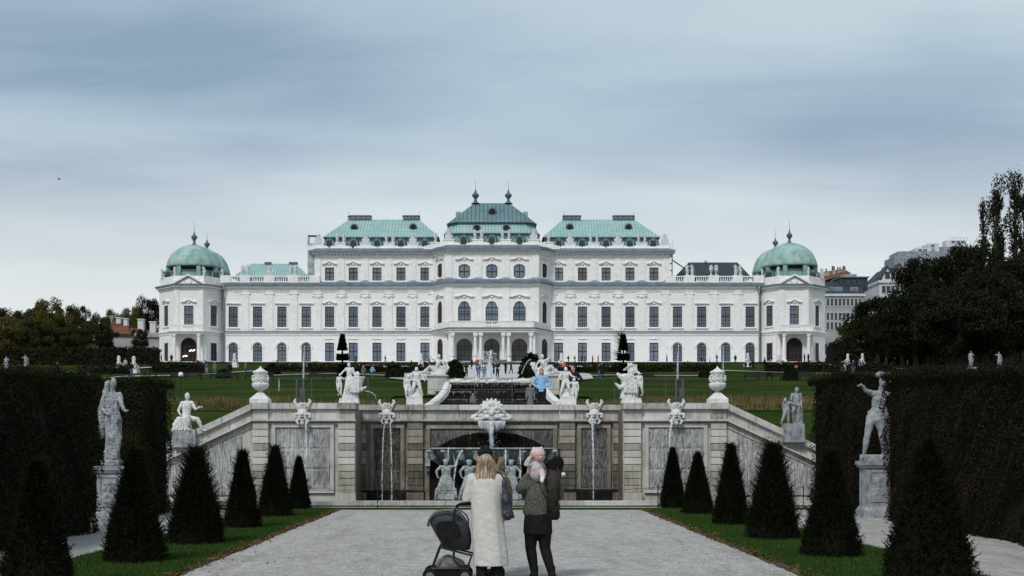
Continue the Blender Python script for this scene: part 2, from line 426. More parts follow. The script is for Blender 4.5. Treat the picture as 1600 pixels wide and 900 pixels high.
def tag(o, label=None, cat=None, group=None, kind=None):
    if label: o['label'] = label
    if cat: o['category'] = cat
    if group: o['group'] = group
    if kind: o['kind'] = kind
    return o
def empty(name, loc, label=None, cat=None, group=None, rz=0.0, sc=1.0):
    o = bpy.data.objects.new(name, None); COL.objects.link(o)
    o.location = loc; o.rotation_euler = (0, 0, rz); o.scale = (sc, sc, sc) if not hasattr(sc, '__len__') else sc
    o.empty_display_size = 0.2
    return tag(o, label, cat, group)
def struct(o): o['kind'] = 'structure'; return o
CH = {}
def copy_tree(o, parent=None):
    c = o.copy(); COL.objects.link(c); c.parent = parent
    for ch in list(o.children): copy_tree(ch, c)
    return c

def fuse(mb, voxel, smooth=2, noise=0.0, nscale=6.0, fold=0.0):
    """remesh every closed shape of mb into one continuous surface; returns a mesh"""
    me = bpy.data.meshes.new('tmp'); me.from_pydata(mb.v, [], mb.f); me.update()
    bm = bmesh.new(); bm.from_mesh(me); bmesh.ops.recalc_face_normals(bm, faces=bm.faces); bm.to_mesh(me); bm.free()
    o = bpy.data.objects.new('tmp', me); COL.objects.link(o)
    m = o.modifiers.new('r', 'REMESH'); m.mode = 'VOXEL'; m.voxel_size = voxel; m.use_smooth_shade = True
    if smooth:
        m = o.modifiers.new('s', 'SMOOTH'); m.iterations = smooth; m.factor = 0.5
    dg = bpy.context.evaluated_depsgraph_get()
    out = bpy.data.meshes.new_from_object(o.evaluated_get(dg))
    bpy.data.objects.remove(o); bpy.data.meshes.remove(me)
    if noise or fold:
        n = len(out.vertices); co = np.empty(n * 3); no = np.empty(n * 3)
        out.vertices.foreach_get('co', co); out.vertices.foreach_get('normal', no)
        co = co.reshape(-1, 3); no = no.reshape(-1, 3)
        x, y, z = co.T * nscale
        w = np.sin(x * 1.7 + 2 * np.sin(z * 0.8)) * np.cos(y * 2.1 + z * 0.9) + 0.6 * np.sin(3.1 * x + 1.3 * z + 2.2 * np.sin(y * 2)) + 0.4 * np.sin(5.3 * z + 4.1 * y + 3 * np.sin(x))
        co += no * (w * noise)[:, None]
        out.vertices.foreach_set('co', co.reshape(-1)); out.update()
    return out
def solid(name, mb, mat, parent=None, voxel=0.02, smooth=2, noise=0.0, nscale=6.0):
    me = fuse(mb, voxel, smooth, noise, nscale)
    me.materials.clear(); me.materials.append(MATS[mat]); me.name = name; me.shade_smooth()
    o = bpy.data.objects.new(name, me); COL.objects.link(o); o.parent = parent
    return o

def cloud_mesh(name, tris, mat_names, mi=None):
    """tris: (N,k,3) array of k-gons -> one mesh quickly"""
    N, k, _ = tris.shape
    me = bpy.data.meshes.new(name)
    me.vertices.add(N * k); me.vertices.foreach_set('co', tris.reshape(-1).astype(np.float32))
    me.loops.add(N * k); me.loops.foreach_set('vertex_index', np.arange(N * k, dtype=np.int32))
    me.polygons.add(N); me.polygons.foreach_set('loop_start', np.arange(0, N * k, k, dtype=np.int32))
    me.polygons.foreach_set('loop_total', np.full(N, k, dtype=np.int32))
    for m in mat_names: me.materials.append(MATS[m])
    if mi is not None: me.polygons.foreach_set('material_index', mi.astype(np.int32))
    me.update(calc_edges=True); return me
def unit(a): return a / (np.linalg.norm(a, axis=1, keepdims=True) + 1e-9)
def leaf_quads(P, size, Nrm=None, spread=1.0, aspect=0.6):
    """rhombic leaves at P, roughly facing Nrm"""
    n = len(P)
    nr = rng.normal(size=(n, 3)) if Nrm is None else Nrm + rng.normal(size=(n, 3)) * spread
    nr = unit(nr)
    t_ = unit(np.cross(nr, rng.normal(size=(n, 3)))); b_ = np.cross(nr, t_)
    s_ = (np.asarray(size) * (0.6 + 0.8 * rng.random(n)))[:, None]
    return np.stack([P - t_ * s_, P - b_ * s_ * aspect, P + t_ * s_, P + b_ * s_ * aspect], axis=1)
def spikes(P, D, length, width):
    """thin triangles from P along D"""
    n = len(P); D = unit(D)
    s_ = unit(np.cross(D, rng.normal(size=(n, 3)))) * np.asarray(width).reshape(-1, 1)
    L = D * np.asarray(length).reshape(-1, 1)
    return np.stack([P - s_, P + s_, P + L], axis=1)
def mesh_obj(name, me, parent=None, loc=None):
    o = bpy.data.objects.new(name, me); COL.objects.link(o); o.parent = parent
    if loc: o.location = loc
    return o

def W(px, py, D): return Vector(((px - 768) * D / F, D, CZ - (py - 700) * D / F))
def WX(px, D): return (px - 768) * D / F
def WZ(py, D): return CZ - (py - 700) * D / F
# terrain height along the garden axis
TY = [-60, 41.8, 46, 53, 150, 205, 252, 3000]
TZ = [0, 2.86, 3.0, 3.05, 9.35, 13.45, 17.85, 17.9]
def terr(y): return float(np.interp(y, TY, TZ))
def ground_D(py, lo=53.0, hi=258.0):
    """distance at which the slope shows at photo row py"""
    for _ in range(40):
        m = (lo + hi) / 2
        if CZ - (py - 700) * m / F > terr(m): lo = m   # ray above ground: farther
        else: hi = m
    return m

# ================================================================== SETTING: ground
def sheet(name, x0, x1, y0, y1, z, mat, nx=1, ny=1, zf=None):
    mb = MB(); xs = np.linspace(x0, x1, nx + 1); ys = np.linspace(y0, y1, ny + 1)
    vs = [(x, y, zf(x, y) if zf else z) for y in ys for x in xs]
    fs = [(j * (nx + 1) + i, j * (nx + 1) + i + 1, (j + 1) * (nx + 1) + i + 1, (j + 1) * (nx + 1) + i) for j in range(ny) for i in range(nx)]
    mb.add(vs, fs)
    return struct(mb.build(name, mat, smooth=bool(zf)))
sheet('ground', -60, 60, -60, 41.7, 0.0, 'gravel')
# the main gravel path is the ground itself; lawn strips lie on it with a low turf edge
def lawn_strip(x_in, x_out):
    mb = MB(); n = 60
    L = []; Rr = []
    for i in range(n + 1):
        y = 6 + 30.6 * i / n
        L.append((x_in + random.uniform(-.03, .03) + .05 * math.sin(y * 1.9) * math.sin(y * .7 + x_in), y)); Rr.append((x_out + random.uniform(-.03, .03), y))
    top = 0.035
    vs = [(x, y, top) for x, y in L] + [(x, y, top) for x, y in Rr] + [(x - (0.03 if x_in > x_out else -0.03) * -1, y, -0.01) for x, y in L] + [(x, y, -0.01) for x, y in Rr]
    m = n + 1
    fs = [(i, i + 1, m + i + 1, m + i) for i in range(n)] + [(i, i + 1, 2 * m + i + 1, 2 * m + i) for i in range(n)] + [(m + i, m + i + 1, 3 * m + i + 1, 3 * m + i) for i in range(n)]
    mb.add(vs, fs)
    return struct(mb.build('lawn', 'lawn_grass'))
LX = [(-4.2, -6.35), (4.17, 6.45)]
for a_, b_ in LX: lawn_strip(a_, b_)
# cross strip of grass in front of the pool
mb = MB(); mb.box(-11, 11, 36.6, 37.3, -0.01, 0.03); struct(mb.build('lawn', 'lawn_grass'))
# soil edge with fallen leaves
for k_, (a_, b_) in enumerate(LX):
    s_ = 1 if a_ > 0 else -1
    mb = MB()
    vs = []; fs = []
    for i in range(121):
        y = 6 + 30.6 * i / 120
        w0 = random.uniform(0.03, 0.10); w1 = random.uniform(0.02, 0.10)
        vs += [(a_ - s_ * w0, y, 0.004), (a_ + s_ * 0.0, y, 0.030), (a_ + s_ * w1, y, 0.0395)]
    for i in range(120): fs += [(3 * i, 3 * i + 1, 3 * i + 4, 3 * i + 3), (3 * i + 1, 3 * i + 2, 3 * i + 5, 3 * i + 4)]
    mb.add(vs, fs); struct(mb.build('path_edge', 'earth'))
    n = 1500
    P = np.column_stack([a_ + s_ * rng.normal(0.0, 0.09, n), 8 + 28.5 * rng.random(n), 0.045 + 0.012 * rng.random(n)])
    n2 = 250
    P2 = np.column_stack([a_ + s_ * rng.uniform(-1.2, 2.0, n2), 8 + 28.5 * rng.random(n2), np.full(n2, 0.05)])
    P = np.concatenate([P, P2])
    tag(mesh_obj('fallen_leaves', cloud_mesh('fallen_leaves', leaf_quads(P, 0.022, np.array([[0, 0, 1.0]]), 0.5), ['fallen_leaves'])), 'brown fallen leaves strewn along the %s edge of the gravel path' % ('right' if s_ > 0 else 'left'), 'fallen leaves', kind='stuff')
    n = 60000
    y_ = 36.6 - 29.0 * rng.random(n) ** 0.8
    xa, xb = min(a_, b_), max(a_, b_)
    P = np.column_stack([rng.uniform(xa, xb, n), y_, np.full(n, 0.03)])
    Dd = np.column_stack([rng.normal(0, .45, n), rng.normal(0, .45, n), np.ones(n)])
    tag(mesh_obj('grass', cloud_mesh('grass', spikes(P, Dd, 0.03 + 0.04 * rng.random(n), 0.005), ['lawn_blades'])), 'short green grass of the lawn strip on the %s of the path' % ('right' if s_ > 0 else 'left'), 'grass', kind='stuff')

n = 700
P = np.column_stack([rng.uniform(-4.1, 4.1, n), 9 + 27 * rng.random(n), .006 + .008 * rng.random(n)])
tag(mesh_obj('fallen_leaves', cloud_mesh('fallen_leaves', leaf_quads(P, 0.014, np.array([[0, 0, 1.0]]), 0.4), ['fallen_leaves'])), 'few brown leaves scattered over the wide gravel path', 'fallen leaves', kind='stuff')
n = 14000
P = np.column_stack([rng.uniform(-4.15, 4.15, n), 13 + 12 * rng.random(n) ** 1.3, .003 + .004 * rng.random(n)])
tag(mesh_obj('pebbles', cloud_mesh('pebbles', leaf_quads(P, 0.008, np.array([[0, 0, 1.0]]), 0.5, .8), ['pebble_stone'])), 'loose pale and dark pebbles on the wide gravel path', 'pebbles', kind='stuff')
# upper terrain: one sheet from the terrace to the horizon
ys = list(np.linspace(41.75, 53, 8)) + list(np.linspace(56, 256, 70)) + [262, 300, 400, 700, 1500, 3000]
xs = [-1500, -600, -300, -150] + sorted(list(np.linspace(-110, 110, 90)) + [-4.32, -4.22, 4.12, 4.22]) + [150, 300, 600, 1500]
def tz(x, y):
    z = terr(y)
    if y < 48 and abs(x) > 7.3:
        zr = 3.0 - 0.465 * (abs(x) - 7.3)
        zr = max(zr, 0.9)
        k = (y - 41.75) / 6.3
        z = (zr - 0.12) * (1 - k) + 3.02 * k
    elif y < 48: z = 3.0 - 0.02 + 0.0 * y
    if 56 < y < 250: z += 0.10 * math.sin(x * 0.21 + y * 0.07) * math.sin(y * 0.045)
    return z
mb = MB(); nx = len(xs)
mb.add([(x, max(y, 43.0) if abs(x + .05) < 4.25 else y, tz(x, y)) for y in ys for x in xs], [(j * nx + i, j * nx + i + 1, (j + 1) * nx + i + 1, (j + 1) * nx + i) for j in range(len(ys) - 1) for i in range(nx - 1)])
struct(mb.build('garden_slope', 'slope_grass', smooth=True))
# clipped green lawns on the slope, draped 3 cm above the terrain
def drape(name, poly_rows, mat, lift=0.14, n=8, thick=None):
    """poly_rows: (y, xl, xr) rows"""
    mb = MB(); rows = []
    for (ya, la, ra), (yb, lb, rb) in zip(poly_rows[:-1], poly_rows[1:]):
        k = max(1, int((yb - ya) / 3))
        for i in range(k):
            t_ = i / k; rows.append((ya + (yb - ya) * t_, la + (lb - la) * t_, ra + (rb - ra) * t_))
    rows.append(poly_rows[-1])
    vs = []
    for y, l, r in rows:
        for i in range(n + 1):
            x = l + (r - l) * i / n; vs.append((x, y, tz(x, y) + lift))
    m = n + 1
    mb.add(vs, [(j * m + i, j * m + i + 1, (j + 1) * m + i + 1, (j + 1) * m + i) for j in range(len(rows) - 1) for i in range(n)])
    return struct(mb.build(name, mat, smooth=True))
drape('lawn', [(52, -34, -4.2), (66, -38, -5.2), (136, -60, -7.5)], 'slope_lawn', 0.10, 16)
drape('lawn', [(52, 4.2, 34), (66, 5.2, 38), (136, 7.5, 60)], 'slope_lawn', 0.10, 16)
drape('lawn', [(76, -5.6, 5.6), (112, -7.5, 7.5)], 'slope_lawn', 0.10, 6)
# gravel on the terrace
drape('terrace_gravel', [(43.2, -7.2, 7.2), (51.8, -8.2, 8.2)], 'pale_path', 0.03, 6)
# gravel plaza before the palace stairs, with the round pool
drape('plaza_gravel', [(140, -8.5, 8.5), (150, -11.5, 11.5), (176, -13, 13), (196, -11, 11), (214, -14, 14), (233, -24, 24)], 'pale_path', 0.16, 10)
# long pale paths crossing the slope
def ribbon(pix, wid, mat='pale_path', lift=0.2, name='path'):
    pts = []
    for px, py in pix:
        D = ground_D(py); pts.append((WX(px, D), D))
    mb = MB(); vs = []
    fine = []
    for a_, b_ in zip(pts[:-1], pts[1:]):
        k = max(1, int(abs(a_[0] - b_[0]) / 3))
        fine += [(a_[0] + (b_[0] - a_[0]) * i / k, a_[1] + (b_[1] - a_[1]) * i / k) for i in range(k)]
    fine.append(pts[-1])
    for x, y in fine:
        for q in (0, .5, 1): vs.append((x, y + wid * q, tz(x, y + wid * q) + lift))
    mb.add(vs, [(3 * i + j, 3 * i + 3 + j, 3 * i + 4 + j, 3 * i + 1 + j) for i in range(len(fine) - 1) for j in (0, 1)])
    return struct(mb.build(name, mat))
ribbon([(60, 606), (118, 598), (180, 592), (290, 588), (330, 585), (410, 581)], 5.0)
ribbon([(60, 588), (104, 583.5), (180, 579.5), (248, 575.5)], 6.0)
ribbon([(420, 588.5), (520, 587), (640, 590.5), (690, 592)], 2.2)
ribbon([(840, 593), (900, 590.5), (960, 589), (1110, 588)], 2.2)
ribbon([(1130, 581), (1200, 583.5), (1290, 585.5), (1345, 588), (1410, 593)], 4.0)
ribbon([(1290, 572.5), (1345, 574), (1420, 579)], 6.0)
# forecourt in front of the facade
sheet('forecourt', -95, 95, 250.5, 275, 17.88, 'pale_path')
# far ground beyond the palace is the same terrain sheet

# ================================================================== PALACE
PY0, PZ0 = 260.0, 17.9
palace = empty('palace', (0, PY0, PZ0), 'long white baroque palace with green copper roofs and two domed corner pavilions', 'palace')
def X(px, yl=0.0): return (px - 768) * (PY0 + yl) / F
def Z(py, yl=0.0): return CZ + (700 - py) * (PY0 + yl) / F - PZ0

def loop_rect(w, h): return [(-w / 2, 0), (w / 2, 0), (w / 2, h), (-w / 2, h)]
def loop_arch(w, h, n=10, rise=1.0):
    r = w / 2; s = h - r * rise
    return [(-r, 0), (r, 0)] + [(r * math.cos(PI * i / n), s + r * rise * math.sin(PI * i / n)) for i in range(n + 1)]
def loop_shoulder(w, h):
    r = w / 2; q = r * 0.8; s = h - q
    sh = s - 0.25
    return [(-r, 0), (r, 0), (r, sh), (q, sh + 0.28)] + [(q * math.cos(PI * i / 8), s + q * math.sin(PI * i / 8)) for i in range(1, 8)] + [(-q, sh + 0.28), (-r, sh)]
def loop_oct(w, h):
    r = w / 2; c = w * 0.2
    return [(-r + c, 0), (r - c, 0), (r - c * .5, c * .5), (r, c), (r, h - c), (r - c * .5, h - c * .5), (r - c, h), (0, h + .12), (-r + c, h), (-r + c * .5, h - c * .5), (-r, h - c), (-r, c), (-r + c * .5, c * .5)]
LOOPS = {'rect': loop_rect, 'arch': loop_arch, 'shoulder': loop_shoulder, 'oct': loop_oct}

def face_wall(mb, a, b, z0, z1, holes, depth=0.35):
    """vertical wall from plan point a to b with holes (u, zbase, loop)"""
    ax, ay = a; bx, by = b
    L = math.hypot(bx - ax, by - ay); dx, dy = (bx - ax) / L, (by - ay) / L
    nx_, ny_ = dy, -dx
    loops = [[(0, z0), (L, z0), (L, z1), (0, z1)]]
    for u, zb, lp in holes: loops.append([(u + p, zb + q) for p, q in lp])
    tris = tessellate_polygon([[Vector((p, q, 0)) for p, q in l] for l in loops])
    flat = [p for l in loops for p in l]
    mb.add([(ax + dx * u, ay + dy * u, z) for u, z in flat], tris)
    for l in loops[1:]:
        n = len(l)
        f = [(ax + dx * u, ay + dy * u, z) for u, z in l]; g = [(x - nx_ * depth, y - ny_ * depth, z) for x, y, z in f]
        mb.add(f + g, [(i, (i + 1) % n, (i + 1) % n + n, i + n) for i in range(n)])

def ring(mb, lp, t_, y0, y1, cz=None):
    """frame following a loop, thickness t_ inward"""
    n = len(lp); cx = sum(p[0] for p in lp) / n; cz = sum(p[1] for p in lp) / n
    w = max(p[0] for p in lp); h0 = min(p[1] for p in lp); h1 = max(p[1] for p in lp); hm = (h0 + h1) / 2; hh = (h1 - h0) / 2
    inn = [(p[0] * (w - t_) / w, hm + (p[1] - hm) * (hh - t_) / hh) for p in lp]
    for i in range(n):
        j = (i + 1) % n
        q = [lp[i], lp[j], inn[j], inn[i]]
        mb.add([(x, y0, z) for x, z in q] + [(x, y1, z) for x, z in q], [(0, 1, 2, 3), (7, 6, 5, 4), (3, 2, 6, 7), (0, 1, 5, 4)])
def bar(mb, x0, x1, z0, z1, y0, y1): mb.box(x0, x1, y0, y1, z0, z1)
protos = {}
def hood_mesh(style, w):
    """relief moulding over a window, standing proud of the wall"""
    mb = MB(); d = 0.26
    if style == 'flat':
        mb.box(-w * .78, w * .78, -d - .1, -0.003, 0, .16); mb.box(-w * .7, w * .7, -d * .6, -0.003, -.14, 0)
    elif style == 'curve':
        pts = []
        for i in range(17):
            u = -1 + 2 * i / 16
            pts.append((u * w * .82, (0.42 * math.exp(-(u / .42) ** 2)) + 0.06 * abs(u)))
        for (x0, z0), (x1, z1) in zip(pts[:-1], pts[1:]):
            mb.prism_y([(x0, z0), (x1, z1), (x1, z1 + .15), (x0, z0 + .15)], -d - .12, -0.003)
            mb.prism_y([(x0, z0 - .12), (x1, z1 - .12), (x1, z1), (x0, z0)], -d * .45, -0.003)
        mb.ball((0, -.12, .10), (.30, .14, .26), 8); mb.ball((-w * .45, -.10, -.05), (.2, .1, .14), 8); mb.ball((w * .45, -.10, -.05), (.2, .1, .14), 8)
    elif style == 'arch':
        n = 12; r = w * .62
        for i in range(n):
            a0, a1 = PI * i / n, PI * (i + 1) / n
            q = [(r * math.cos(a0), r * math.sin(a0)), (r * math.cos(a1), r * math.sin(a1)), ((r + .2) * math.cos(a1), (r + .2) * math.sin(a1)), ((r + .2) * math.cos(a0), (r + .2) * math.sin(a0))]
            mb.prism_y(q, -.22, -0.003)
    elif style == 'key':
        mb.ball((0, -.1, .1), (.4, .12, .2), 8); mb.box(-w * .55, w * .55, -.14, -.003, -.02, .08)
    return mb
def window(kind, w, h, cols, rows, hood=None, hood_dz=0.45, glass='window_glass', sill=True, inset=0.16, transom=0.55, parent=palace):
    key = (kind, w, h, cols, rows, hood, glass, sill)
    if key in protos: return copy_tree(protos[key], parent)
    lp = LOOPS[kind](w, h)
    fr = MB(); ring(fr, lp, 0.12, inset - .05, inset + .08)
    s = h if kind in ('rect', 'oct') else h - w / 2
    bar(fr, -.07, .07, 0, h - 0.05, inset - .03, inset + .07)
    bar(fr, -w / 2, w / 2, h * transom - .08, h * transom + .08, inset - .04, inset + .06)
    if kind in ('arch', 'shoulder'): bar(fr, -w / 2 * (.97 if kind == 'arch' else .8), w / 2 * (.97 if kind == 'arch' else .8), s - .05, s + .05, inset - .03, inset + .05)
    for i in range(1, cols):
        x = -w / 2 + w * i / cols
        if abs(x) > .1: bar(fr, x - .028, x + .028, 0, s, inset, inset + .045)
    for j in range(1, rows):
        z = s * j / rows
        if abs(z - h * transom) > .2: bar(fr, -w / 2, w / 2, z - .028, z + .028, inset, inset + .045)
    f = fr.build('window', 'window_wood', parent)
    if h > 3.4 and kind == 'rect' and glass == 'window_glass':
        cu_ = MB(); cu_.box(-w / 2 + .08, -w * .18, inset + .11, inset + .13, .1, h - .1); cu_.box(w * .18, w / 2 - .08, inset + .11, inset + .13, .1, h - .1)
    pn = MB(); pn.frustum([(x, inset + .06, z) for x, z in lp], [(x, inset + .10, z) for x, z in lp]); pn.build('pane', glass, f)
    if hood:
        o = hood_mesh(hood, w).build('hood', 'palace_trim', f); o.location = (0, 0, h + hood_dz)
    if sill:
        sb = MB(); sb.box(-w / 2 - .35, w / 2 + .35, -.22, -.003, -.30, -.12); sb.box(-w / 2 - .18, -w / 2 - .003, -.07, -.003, -.12, h * .98); sb.box(w / 2 + .003, w / 2 + .18, -.07, -.003, -.12, h * .98)
        sb.build('sill', 'palace_trim', f)
    protos[key] = f
    return f
LP = {}
plaster = MB()
def wall_with(a, b, z0, z1, wins, inset=0.0):
    """wins: list of (u or ('x', x), zb, kind, w, h, cols, rows, hood, opts)"""
    L = math.hypot(b[0] - a[0], b[1] - a[1]); dx, dy = (b[0] - a[0]) / L, (b[1] - a[1]) / L
    ang = math.atan2(dy, dx); holes = []
    for u, zb, kind, w, h, cols, rows, hood, opt in wins:
        holes.append((u, zb, LOOPS[kind](w, h)))
        wo = window(kind, w, h, cols, rows, hood, **opt)
        wo.location = (a[0] + dx * u, a[1] + dy * u, zb); wo.rotation_euler = (0, 0, ang)
    face_wall(plaster, a, b, z0, z1, holes)

zg = 0.0; zstr = Z(519); zcor = Z(446); zatt = Z(394)
# ---- plan outline of the main front (local x, y)
xl0, xr0 = X(350), X(1187)
cl, cr_ = X(677), X(861)
A1 = (X(697, -4.5), -4.5); A2 = (X(840, -4.5), -4.5)
def piano(hood): return lambda u: (u, Z(511), 'rect', 1.8, Z(479) - Z(511), 4, 6, hood, {'hood_dz': .55})
def ground_rect(u): return (u, Z(564.5), 'rect', 1.75, Z(535.5) - Z(564.5), 2, 4, 'key', {'hood_dz': .7})
def ground_arch(u): return (u, Z(565), 'arch', 1.8, Z(536) - Z(565), 4, 4, 'arch', {'hood_dz': -1.8 / 2 - .05, 'transom': .6})
def attic(u): return (u, Z(438.5), 'rect', 1.75, Z(418) - Z(438.5), 2, 3, 'curve', {'hood_dz': .62, 'transom': .62})
pL_flat = [364.5, 402.5, 440.5, 478.5]; pL = [515, 552, 589, 626.5, 664]
pR = [872.8, 910, 947, 984.3, 1021.8]; pR_flat = [1058.5, 1096.3, 1134, 1172]
wl_, wr_ = (xl0, 0), (cl, 0)
wins = []
for p in pL_flat: u = X(p) - xl0; wins += [piano('flat')(u), ground_arch(u)]
for p in pL: u = X(p) - xl0; wins += [piano('curve')(u), ground_rect(u)]
wall_with((xl0, 0), (cl, 0), zg, zcor, wins)
wins = []
for p in pR: u = X(p) - cr_; wins += [piano('curve')(u), ground_rect(u)]
for p in pR_flat: u = X(p) - cr_; wins += [piano('flat')(u), ground_arch(u)]
wall_with((cr_, 0), (xr0, 0), zg, zcor, wins)
ax0, ax1 = X(494), X(1045)
wall_with((ax0, 0), (cl, 0), zcor, zatt, [attic(X(p) - ax0) for p in pL])
wall_with((cr_, 0), (ax1, 0), zcor, zatt, [attic(X(p) - cr_) for p in pR])
# centre block: canted sides and projecting front
def cant(a, b):  # canted panes take a darker glass colour that paints in their dark reflections
    L = math.hypot(b[0] - a[0], b[1] - a[1]); u = L * 0.52
    return [(u, Z(512), 'shoulder', 1.9, Z(473) - Z(512), 2, 4, 'curve', {'glass': 'dark_glass', 'hood_dz': .8}),
            (u, Z(566), 'arch', 2.3, Z(531) - Z(566), 2, 3, None, {'glass': 'dark_glass', 'sill': False}),
            (u, Z(436), 'oct', 1.9, Z(415) - Z(436), 2, 2, 'curve', {'glass': 'dark_glass', 'hood_dz': .8})]
wall_with((cl, 0), A1, zg, zatt, cant((cl, 0), A1))
wall_with(A2, (cr_, 0), zg, zatt, cant(A2, (cr_, 0)))
yc = -4.5; wins = []
for p in (725.5, 768.5, 811.5):
    u = X(p, yc) - A1[0]
    wins += [(u, Z(506, yc), 'shoulder', 2.4, Z(470.5, yc) - Z(506, yc), 4, 4, 'curve', {'hood_dz': .75, 'transom': .45}),
             (u, Z(434.5, yc), 'oct', 2.15, Z(413.5, yc) - Z(434.5, yc), 2, 2, 'curve', {'hood_dz': .9, 'transom': .5}),
             (u, Z(569, yc), 'arch', 3.0, Z(529, yc) - Z(569, yc), 4, 4, None, {'glass': 'dark_glass', 'sill': False, 'transom': .56})]
wall_with(A1, A2, zg, zatt, wins)
# returns and the closed body behind
face_wall(plaster, (ax0, 16), (ax0, 0), zcor, zatt, [])
face_wall(plaster, (ax1, 0), (ax1, 16), zcor, zatt, [])
face_wall(plaster, (ax1, 16), (ax0, 16), 0, zatt, [])
face_wall(plaster, (xr0 + 8, 16), (ax1, 16), 0, zcor, [])
face_wall(plaster, (ax0, 16), (xl0 - 8, 16), 0, zcor, [])
plaster.add([(xl0, 0.0, zcor), (xr0, 0.0, zcor), (xr0, 16, zcor), (xl0, 16, zcor)], [(0, 1, 2, 3)])
plaster.add([(ax0, 0, zatt), (cl, 0, zatt), (A1[0], A1[1], zatt), (A2[0], A2[1], zatt), (cr_, 0, zatt), (ax1, 0, zatt), (ax1, 16, zatt), (ax0, 16, zatt)], [(0, 1, 2, 3, 4, 5, 6, 7)])
# pavilions: octagonal fronts
PAV = []
for s_, pc, e0, e1, m0, m1, wa, wb in ((-1, 295, 249, 350, 272, 318.5, 259.5, 334.0), (1, 1241, 1187, 1289, 1217.5, 1264, 1202.5, 1277)):
    yf = -3.2
    pts = [(X(e0, 1.5), 1.5 if s_ < 0 else 1.0), (X(m0, yf), yf), (X(m1, yf), yf), (X(e1, 1.5), 1.0 if s_ < 0 else 1.5)]
    PAV.append(pts)
    face_wall(plaster, (pts[0][0], 26), pts[0], 0, zcor, [])
    face_wall(plaster, pts[3], (pts[3][0], 26), 0, zcor, [])
    face_wall(plaster, (pts[3][0], 26), (pts[0][0], 26), 0, zcor, [])
    plaster.add([(p[0], p[1], zcor) for p in pts] + [(pts[3][0], 26, zcor), (pts[0][0], 26, zcor)], [(0, 1, 2, 3, 4, 5)])
    for (a_, b_, wx) in ((pts[0], pts[1], wa), (pts[2], pts[3], wb)):
        L = math.hypot(b_[0] - a_[0], b_[1] - a_[1]); ya = (a_[1] + b_[1]) / 2
        u = (X(wx, ya) - a_[0]) / (b_[0] - a_[0]) * L
        wall_with(a_, b_, 0, zcor, [(u, Z(509.5, ya), 'rect', 1.75, Z(477.5, ya) - Z(509.5, ya), 4, 5, 'curve', {'hood_dz': .6}),
                                    (u, Z(564, ya), 'rect', 1.7, Z(536, ya) - Z(564, ya), 2, 4, None, {'glass': 'dark_glass'})])
    a_, b_ = pts[1], pts[2]; u = X(pc, yf) - a_[0]
    wall_with(a_, b_, 0, zcor, [(u, Z(508, yf), 'rect', 1.8, Z(477.5, yf) - Z(508, yf), 4, 5, 'curve', {'hood_dz': .6})] )
    # the pavilion door opening
plaster.build('wall', 'palace_plaster', palace)

def offset(pts, d):
    out = []
    n = len(pts)
    for i, p in enumerate(pts):
        ns = []
        for a_, b_ in ((i - 1, i), (i, i + 1)):
            if a_ < 0 or b_ >= n: continue
            dx, dy = pts[b_][0] - pts[a_][0], pts[b_][1] - pts[a_][1]; L = math.hypot(dx, dy); ns.append((dy / L, -dx / L))
        if len(ns) == 1: ox, oy = ns[0]
        else:
            k = 1 + ns[0][0] * ns[1][0] + ns[0][1] * ns[1][1]; ox, oy = (ns[0][0] + ns[1][0]) / k, (ns[0][1] + ns[1][1]) / k
        out.append((p[0] + ox * d, p[1] + oy * d))
    return out
def band(mb, pts, z0, z1, d, slope=0.0):
    o = offset(pts, d); q = offset(pts, -0.02)
    for i in range(len(pts) - 1):
        mb.frustum([(*q[i], z0), (*q[i + 1], z0), (*o[i + 1], z0), (*o[i], z0)], [(*q[i], z1 + slope), (*q[i + 1], z1 + slope), (*o[i + 1], z1), (*o[i], z1)])
main_line = [(xl0, 0), (cl, 0), A1, A2, (cr_, 0), (xr0, 0)]
att_line = [(ax0, 14), (ax0, 0), (cl, 0), A1, A2, (cr_, 0), (ax1, 0), (ax1, 14)]
trim = MB(); lead = MB()
band(trim, main_line, Z(453), Z(450), .18); band(trim, main_line, Z(450), Z(447.2), .55); band(lead, main_line, Z(447.2), Z(443.6), .85, .5)
band(trim, main_line, Z(524), Z(520.5), .12); band(trim, main_line, Z(520.5), Z(519.2), .32); band(lead, main_line, Z(519.2), Z(518.2), .42, .15)
band(trim, main_line, 0, Z(566.5), .12)
band(trim, att_line, Z(401.5), Z(399.5), .35); band(trim, att_line, Z(397.5), Z(395.8), .8); band(lead, att_line, Z(395.8), Z(391.8), 1.1, .5)
band(trim, att_line, Z(391.8) + .4, Z(387.5), -0.25)
for pts in PAV:
    pl = [(pts[0][0], 20)] + list(pts) + [(pts[3][0], 20)]
    band(trim, pl, Z(455), Z(452.5), .15); band(trim, pl, Z(452), Z(449), .55); band(lead, pl, Z(449), Z(447.3), .85, .2)
    band(trim, pl, Z(524), Z(520.5), .12); band(trim, pl, Z(520.5), Z(518.2), .3)
    band(trim, pl, Z(447.3) + .1, Z(436), -.25); band(trim, pl, Z(436), Z(434), -.1)
    band(trim, pl, 0, Z(566.5), .12)
# dentils under the attic cornice
den = MB()
def dent(a, b, z0, z1, d, step=0.75):
    L = math.hypot(b[0] - a[0], b[1] - a[1]); dx, dy = (b[0] - a[0]) / L, (b[1] - a[1]) / L; n = int(L / step)
    for i in range(n):
        u = (i + .5) * L / n
        c = [(u - .17, 0.0), (u + .17, 0.0), (u + .17, d), (u - .17, d)]
        q = [(a[0] + dx * p + dy * w, a[1] + dy * p - dx * w) for p, w in c]
        den.frustum([(*p, z0) for p in q], [(*p, z1) for p in q])
for a_, b_ in zip(att_line[1:6], att_line[2:7]): dent(a_, b_, Z(399.4), Z(397.6), .65)
den.build('dentils', 'palace_trim', palace)
